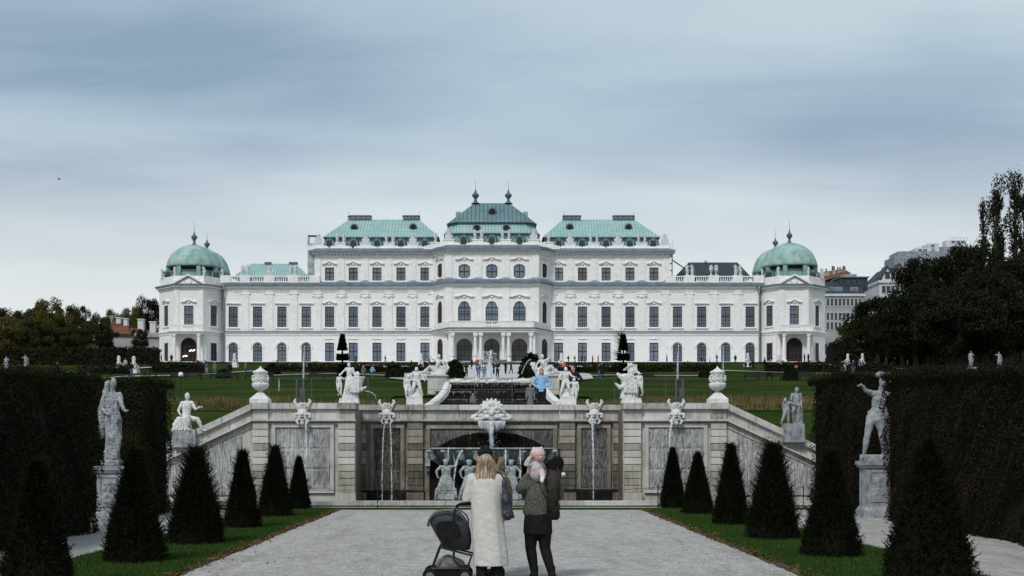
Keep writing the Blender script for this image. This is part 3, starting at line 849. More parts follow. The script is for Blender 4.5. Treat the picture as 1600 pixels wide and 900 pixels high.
# pilaster strips between the windows
def strip(mb, a, b, u, w, z0, z1, d=.14):
    L = math.hypot(b[0] - a[0], b[1] - a[1]); dx, dy = (b[0] - a[0]) / L, (b[1] - a[1]) / L
    q = [(a[0] + dx * p + dy * o, a[1] + dy * p - dx * o) for p, o in ((u - w / 2, 0.003), (u + w / 2, 0.003), (u + w / 2, d), (u - w / 2, d))]
    mb.frustum([(*p, z0) for p in q], [(*p, z1) for p in q])
class Pil:
    def __init__(s): s.k = {}
pil = MB()
def strip2(a, b, u, *r):
    m = MB()
    for w, z0, z1, *d in r: strip(m, a, b, u, w, z0, z1, *(d or [.14]))
    m.build('pilaster', 'palace_trim', palace)
for p in [383.5, 421.5, 459.5, 496.5, 533.5, 570.5, 607.5, 645, 676]:
    strip2((xl0, 0), (cl, 0), X(p) - xl0, (1.3, Z(517.5), Z(460.01)), (1.9, Z(460), Z(457), .2), (1.3, Z(456.99), Z(453.2)))
for p in [862.5, 891.5, 928.5, 965.5, 1003, 1040, 1077.5, 1115, 1153]:
    strip2((cr_, 0), (xr0, 0), X(p) - cr_, (1.3, Z(517.5), Z(460.01)), (1.9, Z(460), Z(457), .2), (1.3, Z(456.99), Z(453.2)))
for p in [496.5, 533.5, 570.5, 607.5, 645, 675]: strip2((ax0, 0), (cl, 0), X(p) - ax0, (1.2, Z(443) + .6, Z(401.7)))
for p in [862.5, 891.5, 928.5, 965.5, 1003, 1042]: strip2((cr_, 0), (ax1, 0), X(p) - cr_, (1.2, Z(443) + .6, Z(401.7)))
for p in [701, 747, 790, 836]:
    strip2(A1, A2, X(p, yc) - A1[0], (1.5, Z(505, yc), Z(453.2))); strip2(A1, A2, X(p, yc) - A1[0], (1.5, Z(443) + .6, Z(401.7)))
for pts in PAV:
    for u in (.5, X(318, -3.2) - X(272, -3.2) - .5): strip2(pts[1], pts[2], u, (.9, Z(517), Z(455.5)))
# scattered relief ornament in the frieze under the cornices
orn = MB()
for p in [496.5, 533.5, 570.5, 607.5, 645, 891.5, 928.5, 965.5, 1003]:
    z = Z(463.5); x = X(p)
    orn.ball((x, -.22, z), (.5, .12, .28), 8); orn.ball((x - .8, -.2, z + .08), (.35, .08, .12), 8); orn.ball((x + .8, -.2, z + .08), (.35, .08, .12), 8)
for p in np.arange(366, 1180, 4.2):
    if 676 < p < 862: continue
    orn.box(X(p) - .12, X(p) + .12, -.22, -.003, Z(456), Z(453.3))
orn.build('frieze_ornament', 'palace_trim', palace)

# pediments over the pavilions
for pts in PAV:
    a_, b_ = pts[1], pts[2]; xm = (a_[0] + b_[0]) / 2; hw = (b_[0] - a_[0]) / 2 + .1; y_ = -3.2
    pm = MB(); z0, z1 = Z(447, y_), Z(432.5, y_)
    pm.prism_y([(xm - hw, z0), (xm + hw, z0), (xm, z1)], y_ - .35, y_ + .2)
    for s_ in (-1, 1):
        pm.prism_y([(xm + s_ * (hw + .3), z0 + .1), (xm, z1 + .15), (xm, z1 + .5), (xm + s_ * (hw + .5), z0 + .4)], y_ - .85, y_ + .1)
    pm.ball((xm, y_ - .45, z0 + .75), (.7, .2, .5), 8); pm.ball((xm - 1.1, y_ - .42, z0 + .5), (.45, .14, .3), 8); pm.ball((xm + 1.1, y_ - .42, z0 + .5), (.45, .14, .3), 8)
    pm.build('pediment', 'palace_trim', palace)
# pavilion porches
for pts, pc in zip(PAV, (295, 1241)):
    y_ = -3.2; xm = X(pc, y_)
    po = MB(); yf = y_ - 2.2
    for s_ in (-1, 1):
        col = MB(); cx = xm + s_ * 2.35
        col.box(cx - .42, cx + .42, yf - .1, yf + .74, 0, .7)
        col.lathe([(.36, .7), (.34, 1.0), (.33, 3.5), (.29, 5.1), (.42, 5.3), (.42, 5.5)], (cx, yf + .32, 0), 12)
        col.box(cx - .40, cx + .40, yf, yf + .7, 5.5, Z(521, yf))
        cx2 = xm + s_ * 3.1
        col.build('column', 'palace_trim', palace)
        col = MB(); col.box(cx2 - .35, cx2 + .35, y_ - .5, y_ - .003, 0, Z(521, yf)); col.build('pier', 'palace_trim', palace)
    hw = 3.1
    z1 = Z(521, yf)
    po.box(xm - hw - .1, xm + hw + .1, yf - .1, y_ - .003, z1, z1 + .35); po.box(xm - hw - .35, xm + hw + .35, yf - .35, y_ - .004, z1 + .352, z1 + .55)
    zt = z1 + .55
    po.box(xm - hw, xm - 1.4, yf - .05, yf + .2, zt + .002, zt + 1.0); po.box(xm + 1.4, xm + hw, yf - .05, yf + .2, zt + .002, zt + 1.0)
    po.box(xm - hw - .05, xm + hw + .05, yf - .1, yf + .25, zt + 1.002, zt + 1.15)
    for i in range(6): po.lathe([(.07, 0), (.13, .3), (.06, .7), (.09, 1.0)], (xm - 1.15 + i * .46, yf + .08, zt), 6)
    po.build('balcony', 'palace_trim', palace)
    dr = MB()
    lp = loop_arch(3.0, 5.05)
    dr.prism_y([(x + xm, z + .02) for x, z in lp], y_ - .08, y_ - .02)
    d = dr.build('door', 'dark_opening', palace)
    fr = MB(); ring(fr, [(x, z) for x, z in lp], .14, y_ - .16, y_ - .085)
    for x in (-.75, 0, .75): bar(fr, x - .05, x + .05, 0.02, 3.4, y_ - .15, y_ - .09)
    for z in (.9, 2.1, 3.5): bar(fr, -1.45, 1.45, z - .06, z + .06, y_ - .14, y_ - .09)
    fr.xform(Matrix.Translation((xm, 0, 0)))
    fr.build('door_frame', 'window_wood', d)
    if pc < 700:
        lm = MB()
        for px, py in ((290, 556), (292, 556.5), (287, 557), (299, 547.5), (302, 548), (297, 548.5), (304, 547)):
            lm.ball((X(px, y_), y_ - .22, Z(py, y_)), .13, 8)
        lm.build('chandelier', 'lit_lamp', palace)
# arch surround
# central porch
po = MB(); yf = yc - 3.0
z1 = Z(519, yf); xa, xb = X(703, yf), X(834, yf)
po.frustum([(X(677, -1), -.1, z1), (xa - .1, yf, z1), (xb + .1, yf, z1), (X(861, -1), -.1, z1)], [(X(677, -1), -.1, z1 + .7), (xa - .1, yf, z1 + .7), (xb + .1, yf, z1 + .7), (X(861, -1), -.1, z1 + .7)])
po.build('porch_entablature', 'palace_trim', palace)
ld = MB()
pl_ = [(X(676, -.2), -.2), (xa - .1, yf), (xb + .1, yf), (X(862, -.2), -.2)]
band(lead, pl_, z1 + .702, z1 + .9, .4, .02); band(trim, pl_, z1 + .45, z1 + .7, .25)
ba = MB(); zt = z1 + 1.05
q0 = offset(pl_, -.15); q1 = offset(pl_, -.45)
for i in range(3):
    if i == 1:
        xs_ = [(q0[1][0], X(759, yf)), (X(779, yf), q0[2][0])]
        for x0, x1 in xs_: ba.box(x0, x1, q0[1][1], q0[1][1] + .3, zt - .35, zt + .95)
        ba.box(X(767.5, yf), X(770.5, yf), q0[1][1], q0[1][1] + .3, zt - .35, zt + .95)
        for k in range(8):
            if k in (3, 4): continue
            ba.lathe([(.07, -.3), (.15, .2), (.07, .6), (.1, .95)], (X(760.5 + k * 2.45, yf), q0[1][1] + .15, zt), 6)
        ba.box(q0[1][0], q0[2][0], q0[1][1] - .06, q0[1][1] + .36, zt + .952, zt + 1.12)
    else:
        ba.frustum([(*q0[i], zt - .35), (*q0[i + 1], zt - .35), (*q1[i + 1], zt - .35), (*q1[i], zt - .35)], [(*q0[i], zt + 1.1), (*q0[i + 1], zt + 1.1), (*q1[i + 1], zt + 1.1), (*q1[i], zt + 1.1)])
ba.build('balcony', 'palace_trim', palace)
for px in (707, 742.6, 751.2, 786.3, 794.8, 829.5):
    cx = X(px, yf); c = MB()
    c.box(cx - .42, cx + .42, yf + .1, yf + .95, 0, .8)
    c.lathe([(.36, .8), (.33, 1.1), (.33, 3.3), (.28, 4.8), (.40, 5.0), (.42, 5.15)], (cx, yf + .5, 0), 14)
    c.box(cx - .42, cx + .42, yf + .08, yf + .92, 5.15, z1)
    c.build('column', 'palace_trim', palace)
for px in (703, 834):
    c = MB(); cx = X(px, yf); c.box(cx - .3, cx + .3, yf + .6, yf + 1.5, 0, z1 - .003); c.build('pier', 'palace_trim', palace)
# front steps with their dark plinth and rail
st = MB(); zb0 = -.9
st.box(X(700, -9), X(745, -9), -12, yf + .2, zb0, Z(566, -10)); st.box(X(792, -9), X(838, -9), -12, yf + .2, zb0, Z(566, -10))
for k in range(7): st.box(X(745, -9) + .003, X(792, -9) - .003, -14 + k * .75, yf + .1, zb0 - .2 + .001 * k, zb0 + (k + 1) * .19)
st.build('front_steps', 'grey_dripstone', palace)
rl = MB()
for (xa_, xb_) in ((702, 745), (792, 837)):
    x0, x1 = X(xa_, -11.8), X(xb_, -11.8); zt = Z(566, -10)
    rl.box(x0, x1, -11.9, -11.84, zt + .95, zt + 1.02)
    for k in range(8):
        xx = x0 + (x1 - x0) * k / 7; rl.box(xx - .03, xx + .03, -11.9, -11.84, zt, zt + .95)
rl.build('stair_rail', 'black_metal', palace)
trim.build('cornice', 'palace_trim', palace); lead.build('lead_capping', 'lead_capping', palace)

# wing balustrades
for xa_, xb_, name in ((352, 493, 0), (1046, 1186, 1)):
    b_ = MB(); y0 = -.35; x0, x1 = X(xa_), X(xb_); zb = Z(442.5) ; zt = Z(431.5)
    b_.box(x0, x1, y0, y0 + .5, zb, zb + .35); b_.box(x0, x1, y0 - .05, y0 + .55, zt - .22, zt)
    peds = [353, 383, 421.5, 458, 492] if name == 0 else [1047.5, 1077, 1115, 1152.5, 1185]
    for p in peds: b_.box(X(p) - 1.0, X(p) + 1.0, y0 - .1, y0 + .6, zb + .003, zt + .12)
    n = int((x1 - x0) / .42)
    for i in range(n):
        xx = x0 + (i + .5) * (x1 - x0) / n
        if any(abs(xx - X(p)) < 1.1 for p in peds): continue
        b_.box(xx - .1, xx + .1, y0 + .15, y0 + .35, zb + .35, zt - .22)
    b_.build('balustrade', 'palace_trim', palace)
# attic parapet: pedestals with little balusters and scrolls
PEDS = [(497, 0), (531, 0), (571, 0), (608, 0), (645, 0), (680, -.8), (701, yc), (747, yc), (790, yc), (834, yc), (857, -.8), (891, 0), (928, 0), (966, 0), (1003, 0), (1039, 0)]
for p, y_ in PEDS:
    x = X(p, y_); par = MB()
    par.box(x - 1.05, x + 1.05, y_ + .2, y_ + 1.1, Z(391), Z(380.5)); par.box(x - 1.15, x + 1.15, y_ + .1, y_ + 1.2, Z(380.5) + .002, Z(379.5) + .05)
    for s_ in (-1, 1):
        par.box(x + s_ * 1.35 - .3, x + s_ * 1.35 + .3, y_ + .28, y_ + .6, Z(391), Z(383.5)); par.box(x + s_ * 1.95 - .298, x + s_ * 1.95 + .298, y_ + .28, y_ + .6, Z(391), Z(384.8))
    par.build('parapet_pedestal', 'palace_trim', palace)

# roofs -------------------------------------------------------------
def hip(name, mat, x0, x1, y0, y1, zb, rx0, rx1, ry, zr, parent=palace):
    mb = MB()
    mb.add([(x0, y0, zb), (x1, y0, zb), (x1, y1, zb), (x0, y1, zb), (rx0, ry, zr), (rx1, ry, zr)], [(0, 1, 5, 4), (1, 2, 5), (2, 3, 4, 5), (3, 0, 4), (0, 3, 2, 1)])
    return mb.build(name, mat, parent)
def oculus(x, y, z, r, parent, slope=.6):
    c = MB(); c.lathe([(r * 1.45, 0), (r * 1.5, .35), (r * 1.0, .5)], (0, 0, 0), 12); c.xform(Matrix.Translation((x, y, z)) @ Matrix.Rotation(R(90), 4, 'X') @ Matrix.Translation((0, 0, -.2)))
    o = c.build('oculus', 'finial_metal', parent)
    d = MB(); d.lathe([(r, 0), (r, .06)], (0, 0, 0), 12); d.xform(Matrix.Translation((x, y, z)) @ Matrix.Rotation(R(90), 4, 'X') @ Matrix.Translation((0, 0, .31))); d.build('pane', 'dark_opening', o)
def dormer(x, y, z0, w, h, parent):
    m = MB(); m.box(x - w / 2 - .22, x + w / 2 + .22, y - .1, y + 1.6, z0 - .05, z0 + h * .8)
    pts = [(-1.0, .80), (-.62, .84), (-.35, .98), (0, 1.05), (.35, .98), (.62, .84), (1.0, .80)]
    lp = [(x + u * (w / 2 + .38), z0 + v * h) for u, v in pts]
    hd_ = MB(); hd_.prism_y(lp + [(x + (w / 2 + .38), z0 + .73 * h), (x - (w / 2 + .38), z0 + .73 * h)], y - .24, y + 1.5)
    o = m.build('dormer', 'pale_copper', parent)
    hd_.build('dormer_hood', 'dark_copper', o)
    d = MB(); lp = loop_arch(w, h * .72, 8, .7); d.prism_y([(x + p, z0 + q) for p, q in lp], y - .15, y - .103); wv = d.build('window', 'dark_glass', o)
    b = MB(); b.box(x - .05, x + .05, y - .2, y - .153, z0, z0 + h * .68); b.box(x - w / 2, x + w / 2, y - .2, y - .153, z0 + h * .35, z0 + h * .42); b.build('window_frame', 'window_wood', wv)
def finial(x, y, z0, h, r, parent, bulb=True):
    m = MB(); m.lathe([(r * 1.3, 0), (r * .5, h * .08), (r * .35, h * .18), (r * .6, h * .24), (r * 1.0, h * .32), (r * .95, h * .37), (r * .4, h * .44), (r * .15, h * .55), (.035, h * .62), (.02, h)], (x, y, z0), 10)
    m.build('finial', 'finial_metal', parent)
for x0, x1, rx0, rx1, xs0, xs1, octs, dms, chims, fins in (
    (505, 686, 545.5, 655, 503, 684, ((553.5, 356), (645.5, 355.3)), (514.8, 552, 589.2, 626.4, 664), ((547, 580), (630, 655)), (545, 655)),
    (848, 1031.5, 879.5, 990.5, 851, 1032.5, ((890, 355.3), (981.8, 355.3)), (872.7, 909.6, 946.7, 983.8, 1020.6), ((880, 907), (958, 990)), (880.5, 990.2))):
    rb = MB()
    yb = 1.6
    zt, zb = Z(372, yb), Z(391, yb)
    rb.frustum([(X(xs0, yb), yb, zb), (X(xs1, yb), yb, zb), (X(xs1, yb), 15, zb), (X(xs0, yb), 15, zb)], [(X(x0, yb) + .3, yb + .5, zt), (X(x1, yb) - .3, yb + .5, zt), (X(x1, yb) - .3, 15, zt), (X(x0, yb) + .3, 15, zt)])
    rf = rb.build('roof', 'pale_copper', palace)
    lip = MB(); lip.box(X(x0, 1.5), X(x1, 1.5), 1.5, 15.3, zt, zt + .22); lip.build('eave', 'finial_metal', rf)
    hip('roof_slope', 'green_copper', X(x0, 1.5), X(x1, 1.5), 1.45, 15.4, zt + .223, X(rx0, 8.5), X(rx1, 8.5), 8.5, Z(343, 8.5), rf)
    for p, q in octs: oculus(X(p, 4.8), 4.8 - .1, Z(q, 4.8), .55, rf)
    for p in dms: dormer(X(p, 1.3), 1.3, Z(387, 1.3), 1.2, 1.85, rf)
    for a_, b_ in chims:
        c = MB(); c.box(X(a_, 8.5), X(b_, 8.5), 8, 9.2, Z(343.5, 8.5) - .4, Z(340, 8.5)); c.box(X(a_, 8.5) - .1, X(b_, 8.5) + .1, 7.9, 9.3, Z(340, 8.5) + .28, Z(338, 8.5) + .12)
        n = 5
        for k in range(n): xx = X(a_, 8.5) + (X(b_, 8.5) - X(a_, 8.5)) * k / (n - 1); c.box(xx - .12, xx + .12, 8.02, 9.18, Z(340, 8.5) + .003, Z(340, 8.5) + .277)
        c.build('chimney', 'finial_metal', rf)
    for p in fins: finial(X(p, 8.5), 8.5, Z(343, 8.5), 1.6, .28, rf)
# central roof, three tiers with canted corners
def octo(hw, yf_, yb_, cut, z, cx): return [(cx - hw + cut, yf_, z), (cx + hw - cut, yf_, z), (cx + hw, yf_ + cut, z), (cx + hw, yb_, z), (cx - hw, yb_, z), (cx - hw, yf_ + cut, z)]
cx = X(768.5, -3)
t1 = MB(); y1 = -3.2
t1.frustum(octo(10.1, y1, 15, 1.6, Z(391, y1), cx), octo(9.1, y1 + .5, 15, 1.6, Z(366, y1), cx))
rf = t1.build('roof', 'pale_copper', palace)
t2 = MB(); t2.frustum(octo(9.3, y1 + .2, 15, 1.7, Z(365.5, y1) + .2, cx), octo(8.1, y1 + 1.3, 14, 1.7, Z(349, y1 + 1.3), cx)); t2.build('roof_slope', 'green_copper', rf)
l1 = MB(); l1.frustum(octo(9.3, y1 + .1, 15.2, 1.7, Z(366, y1), cx), octo(9.4, y1 + 0, 15.2, 1.7, Z(365.5, y1) + .197, cx))
l1.frustum(octo(8.7, y1 + .8, 15, 1.7, Z(349, y1 + 1.3) + .002, cx), octo(8.8, y1 + .7, 15, 1.7, Z(347, y1 + .7), cx)); l1.build('eave', 'finial_metal', rf)
zt = Z(347, y1 + .7) + .004; yr = 5.0; zr = Z(317.5, yr)
t3 = MB(); o_ = octo(8.7, y1 + .75, 14, 1.8, zt, cx); rx0, rx1 = X(741, yr), X(796, yr)
t3.add(o_ + [(rx0, yr, zr), (rx1, yr, zr), (rx1 - .6, yr + 2, zr), (rx0 + .6, yr + 2, zr)], [(0, 1, 7, 6), (1, 2, 7), (2, 3, 8, 7), (3, 4, 9, 8), (4, 5, 6, 9), (5, 0, 6), (6, 7, 8, 9), (5, 4, 3, 2, 1, 0)])
t3.build('roof_slope', 'dark_copper', rf)
for p in (743, 794.3): finial(X(p, yr), yr, zr - .1, Z(279, yr) - zr, .72, rf)
oculus(X(769, .5), .8, Z(331, .8), .6, rf)
for p in (745, 791): oculus(X(p, y1 + .6), y1 + .7, Z(356, y1 + .7), .5, rf)
for p in (724.5, 768.3, 811.5): dormer(X(p, y1), y1 - .3, Z(382.5, y1), 1.25, 1.9, rf)
for s_ in (-1, 1):
    c = MB(); c.box(cx + s_ * 6.6 - .5, cx + s_ * 6.6 + .5, 2, 4, Z(345, 3), Z(332, 3)); c.build('chimney', 'pale_copper', rf)

# low wing roofs
r1 = hip('roof', 'green_copper', X(362, 3), X(484, 3), 3, 15, Z(434, 3), X(392, 9), X(462, 9), 9, Z(412, 9))
for a_, b_ in ((414, 424), (452, 465)):
    c = MB(); c.box(X(a_, 9), X(b_, 9), 8.4, 9.6, Z(413, 9), Z(410, 9)); c.build('chimney', 'finial_metal', r1)
r2 = hip('roof', 'slate_roof', X(1054, 3), X(1175, 3), 3, 15, Z(434, 3), X(1076, 9), X(1152, 9), 9, Z(410, 9))
c = MB(); c.box(X(1101, 9), X(1104, 9), 8.6, 9.2, Z(411, 9), Z(407.5, 9)); c.build('chimney', 'city_render', r2)
# domes
def dome(px, yl, base_py, r, top_py, tip_py, shade):
    xx = X(px, yl); zb = Z(base_py, yl); H = Z(top_py, yl) - zb
    prof = [(1.0, 0), (1.035, .02), (1.02, .10), (.985, .24), (.92, .42), (.82, .60), (.67, .76), (.47, .89), (.25, .97), (.09, 1.0), (.05, 1.05)]
    m = MB(); m.lathe([(q * r, h * H) for q, h in prof], (xx, yl, zb), 48, rib=.018, nrib=8)
    d = m.build('dome', shade, palace, smooth=True)
    m = MB(); m.lathe([(r * .93, -3.6), (r * .93, -.95)], (xx, yl, zb), 24); m.build('drum', 'pale_copper', d)
    m = MB(); m.lathe([(r * .90, -.95), (r * .90, -.05)], (xx, yl, zb), 24); m.build('drum_gallery', 'dark_opening', d)
    m = MB(); m.lathe([(r * .97, -.95), (r * 1.0, -.8)], (xx, yl, zb), 24)
    for k in range(8):
        a_ = PI / 8 + k * PI / 4; bx_, by_ = xx + r * .95 * math.cos(a_), yl + r * .95 * math.sin(a_)
        m.box(bx_ - .4, bx_ + .4, by_ - .4, by_ + .4, zb - 3.4, zb - .06)
    m.build('drum_piers', 'pale_copper', d)
    finial(xx, yl, zb + H * .98, Z(tip_py, yl) - zb - H, .62, d)
    return d
dome(303.5, 4.2, 420, 5.3, 383, 345, 'dome_copper')
dome(323.5, 17, 430, 4.6, 391.5, 360, 'dome_copper')
dome(1233.5, 4.2, 419, 5.3, 380, 342, 'dome_copper')
dome(1211.5, 17, 428, 4.6, 389, 358, 'dome_copper')
# dormer pieces at the dome feet
for px in (262, 337, 1202, 1271):
    dormer(X(px, 0), .6, Z(437, 0), 1.3, 2.0, palace)
# drainpipes
for pa, pb in ((352, 349.5), (1183, 1187)):
    m = MB(); y_ = -.55
    m.tube([(X(pa, y_), y_, Z(444)), (X(pa, y_) + (.0), y_, Z(449)), (X(pb, y_), -.45, Z(462)), (X(pb, y_), -.3, Z(470)), (X(pb, y_), -.3, .2)], .14, 6); m.build('drainpipe', 'lead_capping', palace)

# scaffold at the left end of the attic block and ladder on the right
sc_ = empty('scaffold', (X(486.5), PY0 + 2, PZ0 + Z(441)), 'grey netted scaffold tower beside the left end of the upper storey', 'scaffold')
hh = Z(366) - Z(441); m = MB()
for x in (-.8, .8):
    for y in (-.8, .8): m.box(x - .06, x + .06, y - .06, y + .06, -1, hh)
for k in range(6):
    z = k * hh / 5
    m.box(-.9, .9, -.86, -.8, z - .04, z + .04); m.box(-.9, .9, .8, .86, z - .04, z + .04); m.box(-.8, .8, -.75, .75, z - .1, z - .05)
m.build('frame', 'grey_steel', sc_)
m = MB(); m.box(-.85, .85, -.93, -.9, 0, hh - 1.6); m.box(-.9, -.87, -.9, .9, 0, hh - 1.2); m.build('netting', 'scaffold_net', sc_)
sc2 = empty('scaffold', (X(1048.5), PY0 + 1, PZ0 + Z(443)), 'narrow steel scaffold beside the right end of the upper storey', 'scaffold')
hh = Z(389) - Z(443); m = MB()
for x in (-.35, .35):
    for y in (-.5, .5): m.box(x - .05, x + .05, y - .05, y + .05, -1, hh)
m.box(.31, .37, -.5, -.44, hh - .3, hh + 2)
for k in range(6): z = k * hh / 5; m.box(-.4, .4, -.56, -.5, z - .05, z + .05); m.box(-.35, .35, -.45, .45, z - .1, z - .05)
m.build('frame', 'city_render', sc2)
m = MB(); m.tube([(.4, 0, Z(405) - Z(443)), (X(1075, 6) - X(1048.5), 4.5, Z(417.5) - Z(443))], .09, 5); m.tube([(.4, .4, Z(405) - Z(443)), (X(1075, 6) - X(1048.5), 4.9, Z(417.5) - Z(443))], .06, 5); m.build('ladder', 'black_metal', sc2)

# ================================================================== FOUNTAIN WALL
DW, DR = 41.0, 42.6       # outer bays and the recessed middle
fw = empty('fountain_wall', (0, DW, 0), 'long weathered stone garden wall with rusticated piers, dripstone panels and sloping ends', 'wall')
def L_(x, y, z): return (x, y - DW, z)
def pb(mb, px0, px1, py0, py1, D, out=0.0, back=0.5):
    """box whose front stands OUT metres before plane D, given by photo extents on that plane"""
    mb.box(WX(px0, D), WX(px1, D), D - out - DW, D + back - DW, WZ(py1, D), WZ(py0, D))
WT = WZ(630, DW)         # top of the wall
body = MB()
for a_, b_ in ((395, 556), (974, 1135)): pb(body, a_, b_, 640, 782, DW, 0, .9)
body.build('wall', 'weathered_stone', fw)
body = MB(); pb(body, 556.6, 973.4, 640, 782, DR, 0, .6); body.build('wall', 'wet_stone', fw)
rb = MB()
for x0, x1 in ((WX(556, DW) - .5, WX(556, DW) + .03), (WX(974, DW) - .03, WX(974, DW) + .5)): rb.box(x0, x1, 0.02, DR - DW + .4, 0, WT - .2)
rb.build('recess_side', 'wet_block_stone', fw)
# frieze of dressed blocks, mouldings and coping
fr = MB()
def blocks(mb, px0, px1, py0, py1, D, out, wpx, back=.12):
    x = px0
    while x < px1 - 4:
        w = min(px1, x + wpx * random.uniform(.75, 1.3))
        if px1 - w < wpx * .4: w = px1
        g = .35
        pb(mb, x + g, w - g, py0, py1, D, out + random.uniform(0, .008), back); x = w
for a_, b_, D in ((420, 528, DW), (1002, 1110, DW)): blocks(fr, a_, b_, 641, 655, D, .05, 36)
for a_, b_, D in ((396, 420, DW), (528, 555, DW), (975, 1002, DW), (1110, 1134, DW)): pb(fr, a_, b_, 641, 655, D, .13, .1)
blocks(fr, 562, 640, 641.5, 655.5, DR, .05, 30); blocks(fr, 662, 873, 641.5, 655.5, DR, .05, 62); blocks(fr, 897, 968, 641.5, 655.5, DR, .05, 30)
for a_, b_ in ((640, 662), (873, 897)): pb(fr, a_, b_, 641, 655, DR, .13, .1)
fr.build('frieze', 'weathered_stone', fw)
co = MB()
def coping(mb, px0, px1, D, out):
    blocks(mb, px0, px1, 630 if D == DW else 632.6, 639 if D == DW else 640.8, D, out, 44, .75)
    pb(mb, px0 + .2, px1 - .2, 639 if D == DW else 640.8, 641.2, D, out - .07, .1)
coping(co, 420, 528, DW, .16); coping(co, 1002, 1110, DW, .16)
for a_, b_ in ((393, 420.5), (527.5, 557), (973, 1002.5), (1109.5, 1137)): pb(co, a_, b_, 629.7, 639.3, DW, .26, .8); pb(co, a_ + 1, b_ - 1, 639.3, 641.2, DW, .18, .1)
coping(co, 558, 640, DR, .16); coping(co, 662, 873, DR, .16); coping(co, 897, 972, DR, .16)
for a_, b_ in ((640, 662), (873, 897)): pb(co, a_, b_, 632.3, 641, DR, .24, .8)
co.build('coping', 'weathered_stone', fw)
ml = MB()
for a_, b_, D in ((393, 557, DW), (973, 1137, DW), (557, 973, DR)): pb(ml, a_, b_, 655.2, 658, D, .20, .1); pb(ml, a_ + .5, b_ - .5, 658, 659.5, D, .08, .1)
ml.build('moulding', 'weathered_stone', fw)
# rusticated piers
def pier(px0, px1, D, mat, py0=660, py1=769, out=.13):
    mb = MB(); n = 10; h = (py1 - py0) / n
    pb(mb, px0 + 1.2, px1 - 1.2, py0, py1, D, .03, .1)
    for k in range(n):
        pb(mb, px0, px1, py0 + k * h + .55, py0 + (k + 1) * h - .55, D, out + random.uniform(-.008, .008), .1)
    pb(mb, px0 - 1.5, px1 + 1.5, py1 + .2, 783 if D == DW else 781, D, out + .06, .1)
    return mb.build('pier', mat, fw)
for a_, b_ in ((396, 420), (529, 555), (975, 1001), (1110, 1134)): pier(a_, b_, DW, 'block_stone')
for a_, b_ in ((560.5, 572), (637, 661), (874, 898), (958, 970)): pier(a_, b_, DR, 'wet_block_stone')
# dripstone panels in sunk frames
def panel(px0, px1, py0, py1, D, mat, fmat, rows=(0.34, .66), w=6):
    f = MB()
    pb(f, px0 - w, px0, py0 - 1, py1, D, .085, .05); pb(f, px1, px1 + w, py0 - 1, py1, D, .085, .05)
    pb(f, px0 - w, px1 + w, py0 - 7, py0 - 1.3, D, .083, .05); pb(f, px0 - w, px1 + w, py1 + .3, py1 + 5, D, .088, .05)
    fo = f.build('panel', fmat, fw)
    # displaced dripping-stone surface
    x0, x1, z0, z1 = WX(px0, D), WX(px1, D), WZ(py1, D), WZ(py0, D); yy = D - DW - .012
    nx_, nz_ = int((x1 - x0) / .035), int((z1 - z0) / .06)
    mb = MB(); gx = np.linspace(x0, x1, nx_); gz = np.linspace(z0, z1, nz_)
    ph = rng.random(nx_) * 6; am = rng.random(nx_)
    cuts = [0] + list(rows) + [1]
    vs = []
    for j, z in enumerate(gz):
        u = (z - z0) / (z1 - z0)
        seam = min(abs(u - (1 - r)) for r in rows) if rows else 1
        for i, x in enumerate(gx):
            d = .045 * am[i] * (0.6 + .4 * math.sin(ph[i] + z * 9 + 2 * math.sin(z * 5 + i))) + .012 * random.random()
            if seam < .012: d = 0
            edge = min(i, nx_ - 1 - i, j, nz_ - 1 - j); 
            if edge == 0: d = 0
            vs.append((x, yy - d, z))
    mb.add(vs, [(j * nx_ + i, j * nx_ + i + 1, (j + 1) * nx_ + i + 1, (j + 1) * nx_ + i) for j in range(nz_ - 1) for i in range(nx_ - 1)])
    mb.build('dripstone', mat, fo)
panel(431, 516, 669, 765, DW, 'dripstone', 'weathered_stone')
panel(1013, 1099, 669, 765, DW, 'dripstone', 'weathered_stone')
panel(585, 626, 670, 768, DR, 'wet_dripstone', 'wet_block_stone')
panel(908, 948, 670, 763, DR, 'grey_dripstone', 'wet_block_stone')
panel(672, 864, 671, 699, DR, 'grey_dripstone', 'wet_block_stone', ())
m = MB(); pb(m, 672, 864, 702, 706, DR, .06, .05); pb(m, 664, 671, 704, 782, DR, .1, .05); pb(m, 865, 872, 704, 782, DR, .1, .05); m.build('niche_frame', 'wet_block_stone', fw)
# dark niche behind the figures
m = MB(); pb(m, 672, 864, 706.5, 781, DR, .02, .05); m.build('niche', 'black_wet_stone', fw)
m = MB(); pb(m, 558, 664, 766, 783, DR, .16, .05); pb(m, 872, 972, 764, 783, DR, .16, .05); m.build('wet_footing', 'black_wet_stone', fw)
# mossy fringe over the bowl: hanging tufts in a wide arch
tr = []
n = 12000
ux = rng.uniform(-1, 1, n)
x = ux * (WX(850, DR) - WX(768, DR)); 
hh_ = (0.46 * (1 - np.abs(ux) ** 2.5) + .05) * rng.random(n) ** 1.15
z = WZ(700, DR) + hh_
keep = np.abs(x) > .0
P = np.column_stack([x, np.full(n, DR - DW - .10) - .12 * rng.random(n), z])
Dd = np.column_stack([rng.normal(0, .12, n), rng.normal(-.1, .1, n), -np.ones(n)])
me = cloud_mesh('mossy_fringe', spikes(P, Dd, .10 + .10 * rng.random(n), .018), ['mossy_fringe'])
mesh_obj('mossy_fringe', me, fw)
m = MB()
m.box(-1.66, 1.66, 1.50, 1.52, WZ(702, DR), WZ(696, DR))
m.build('moss', 'mossy_fringe', fw)
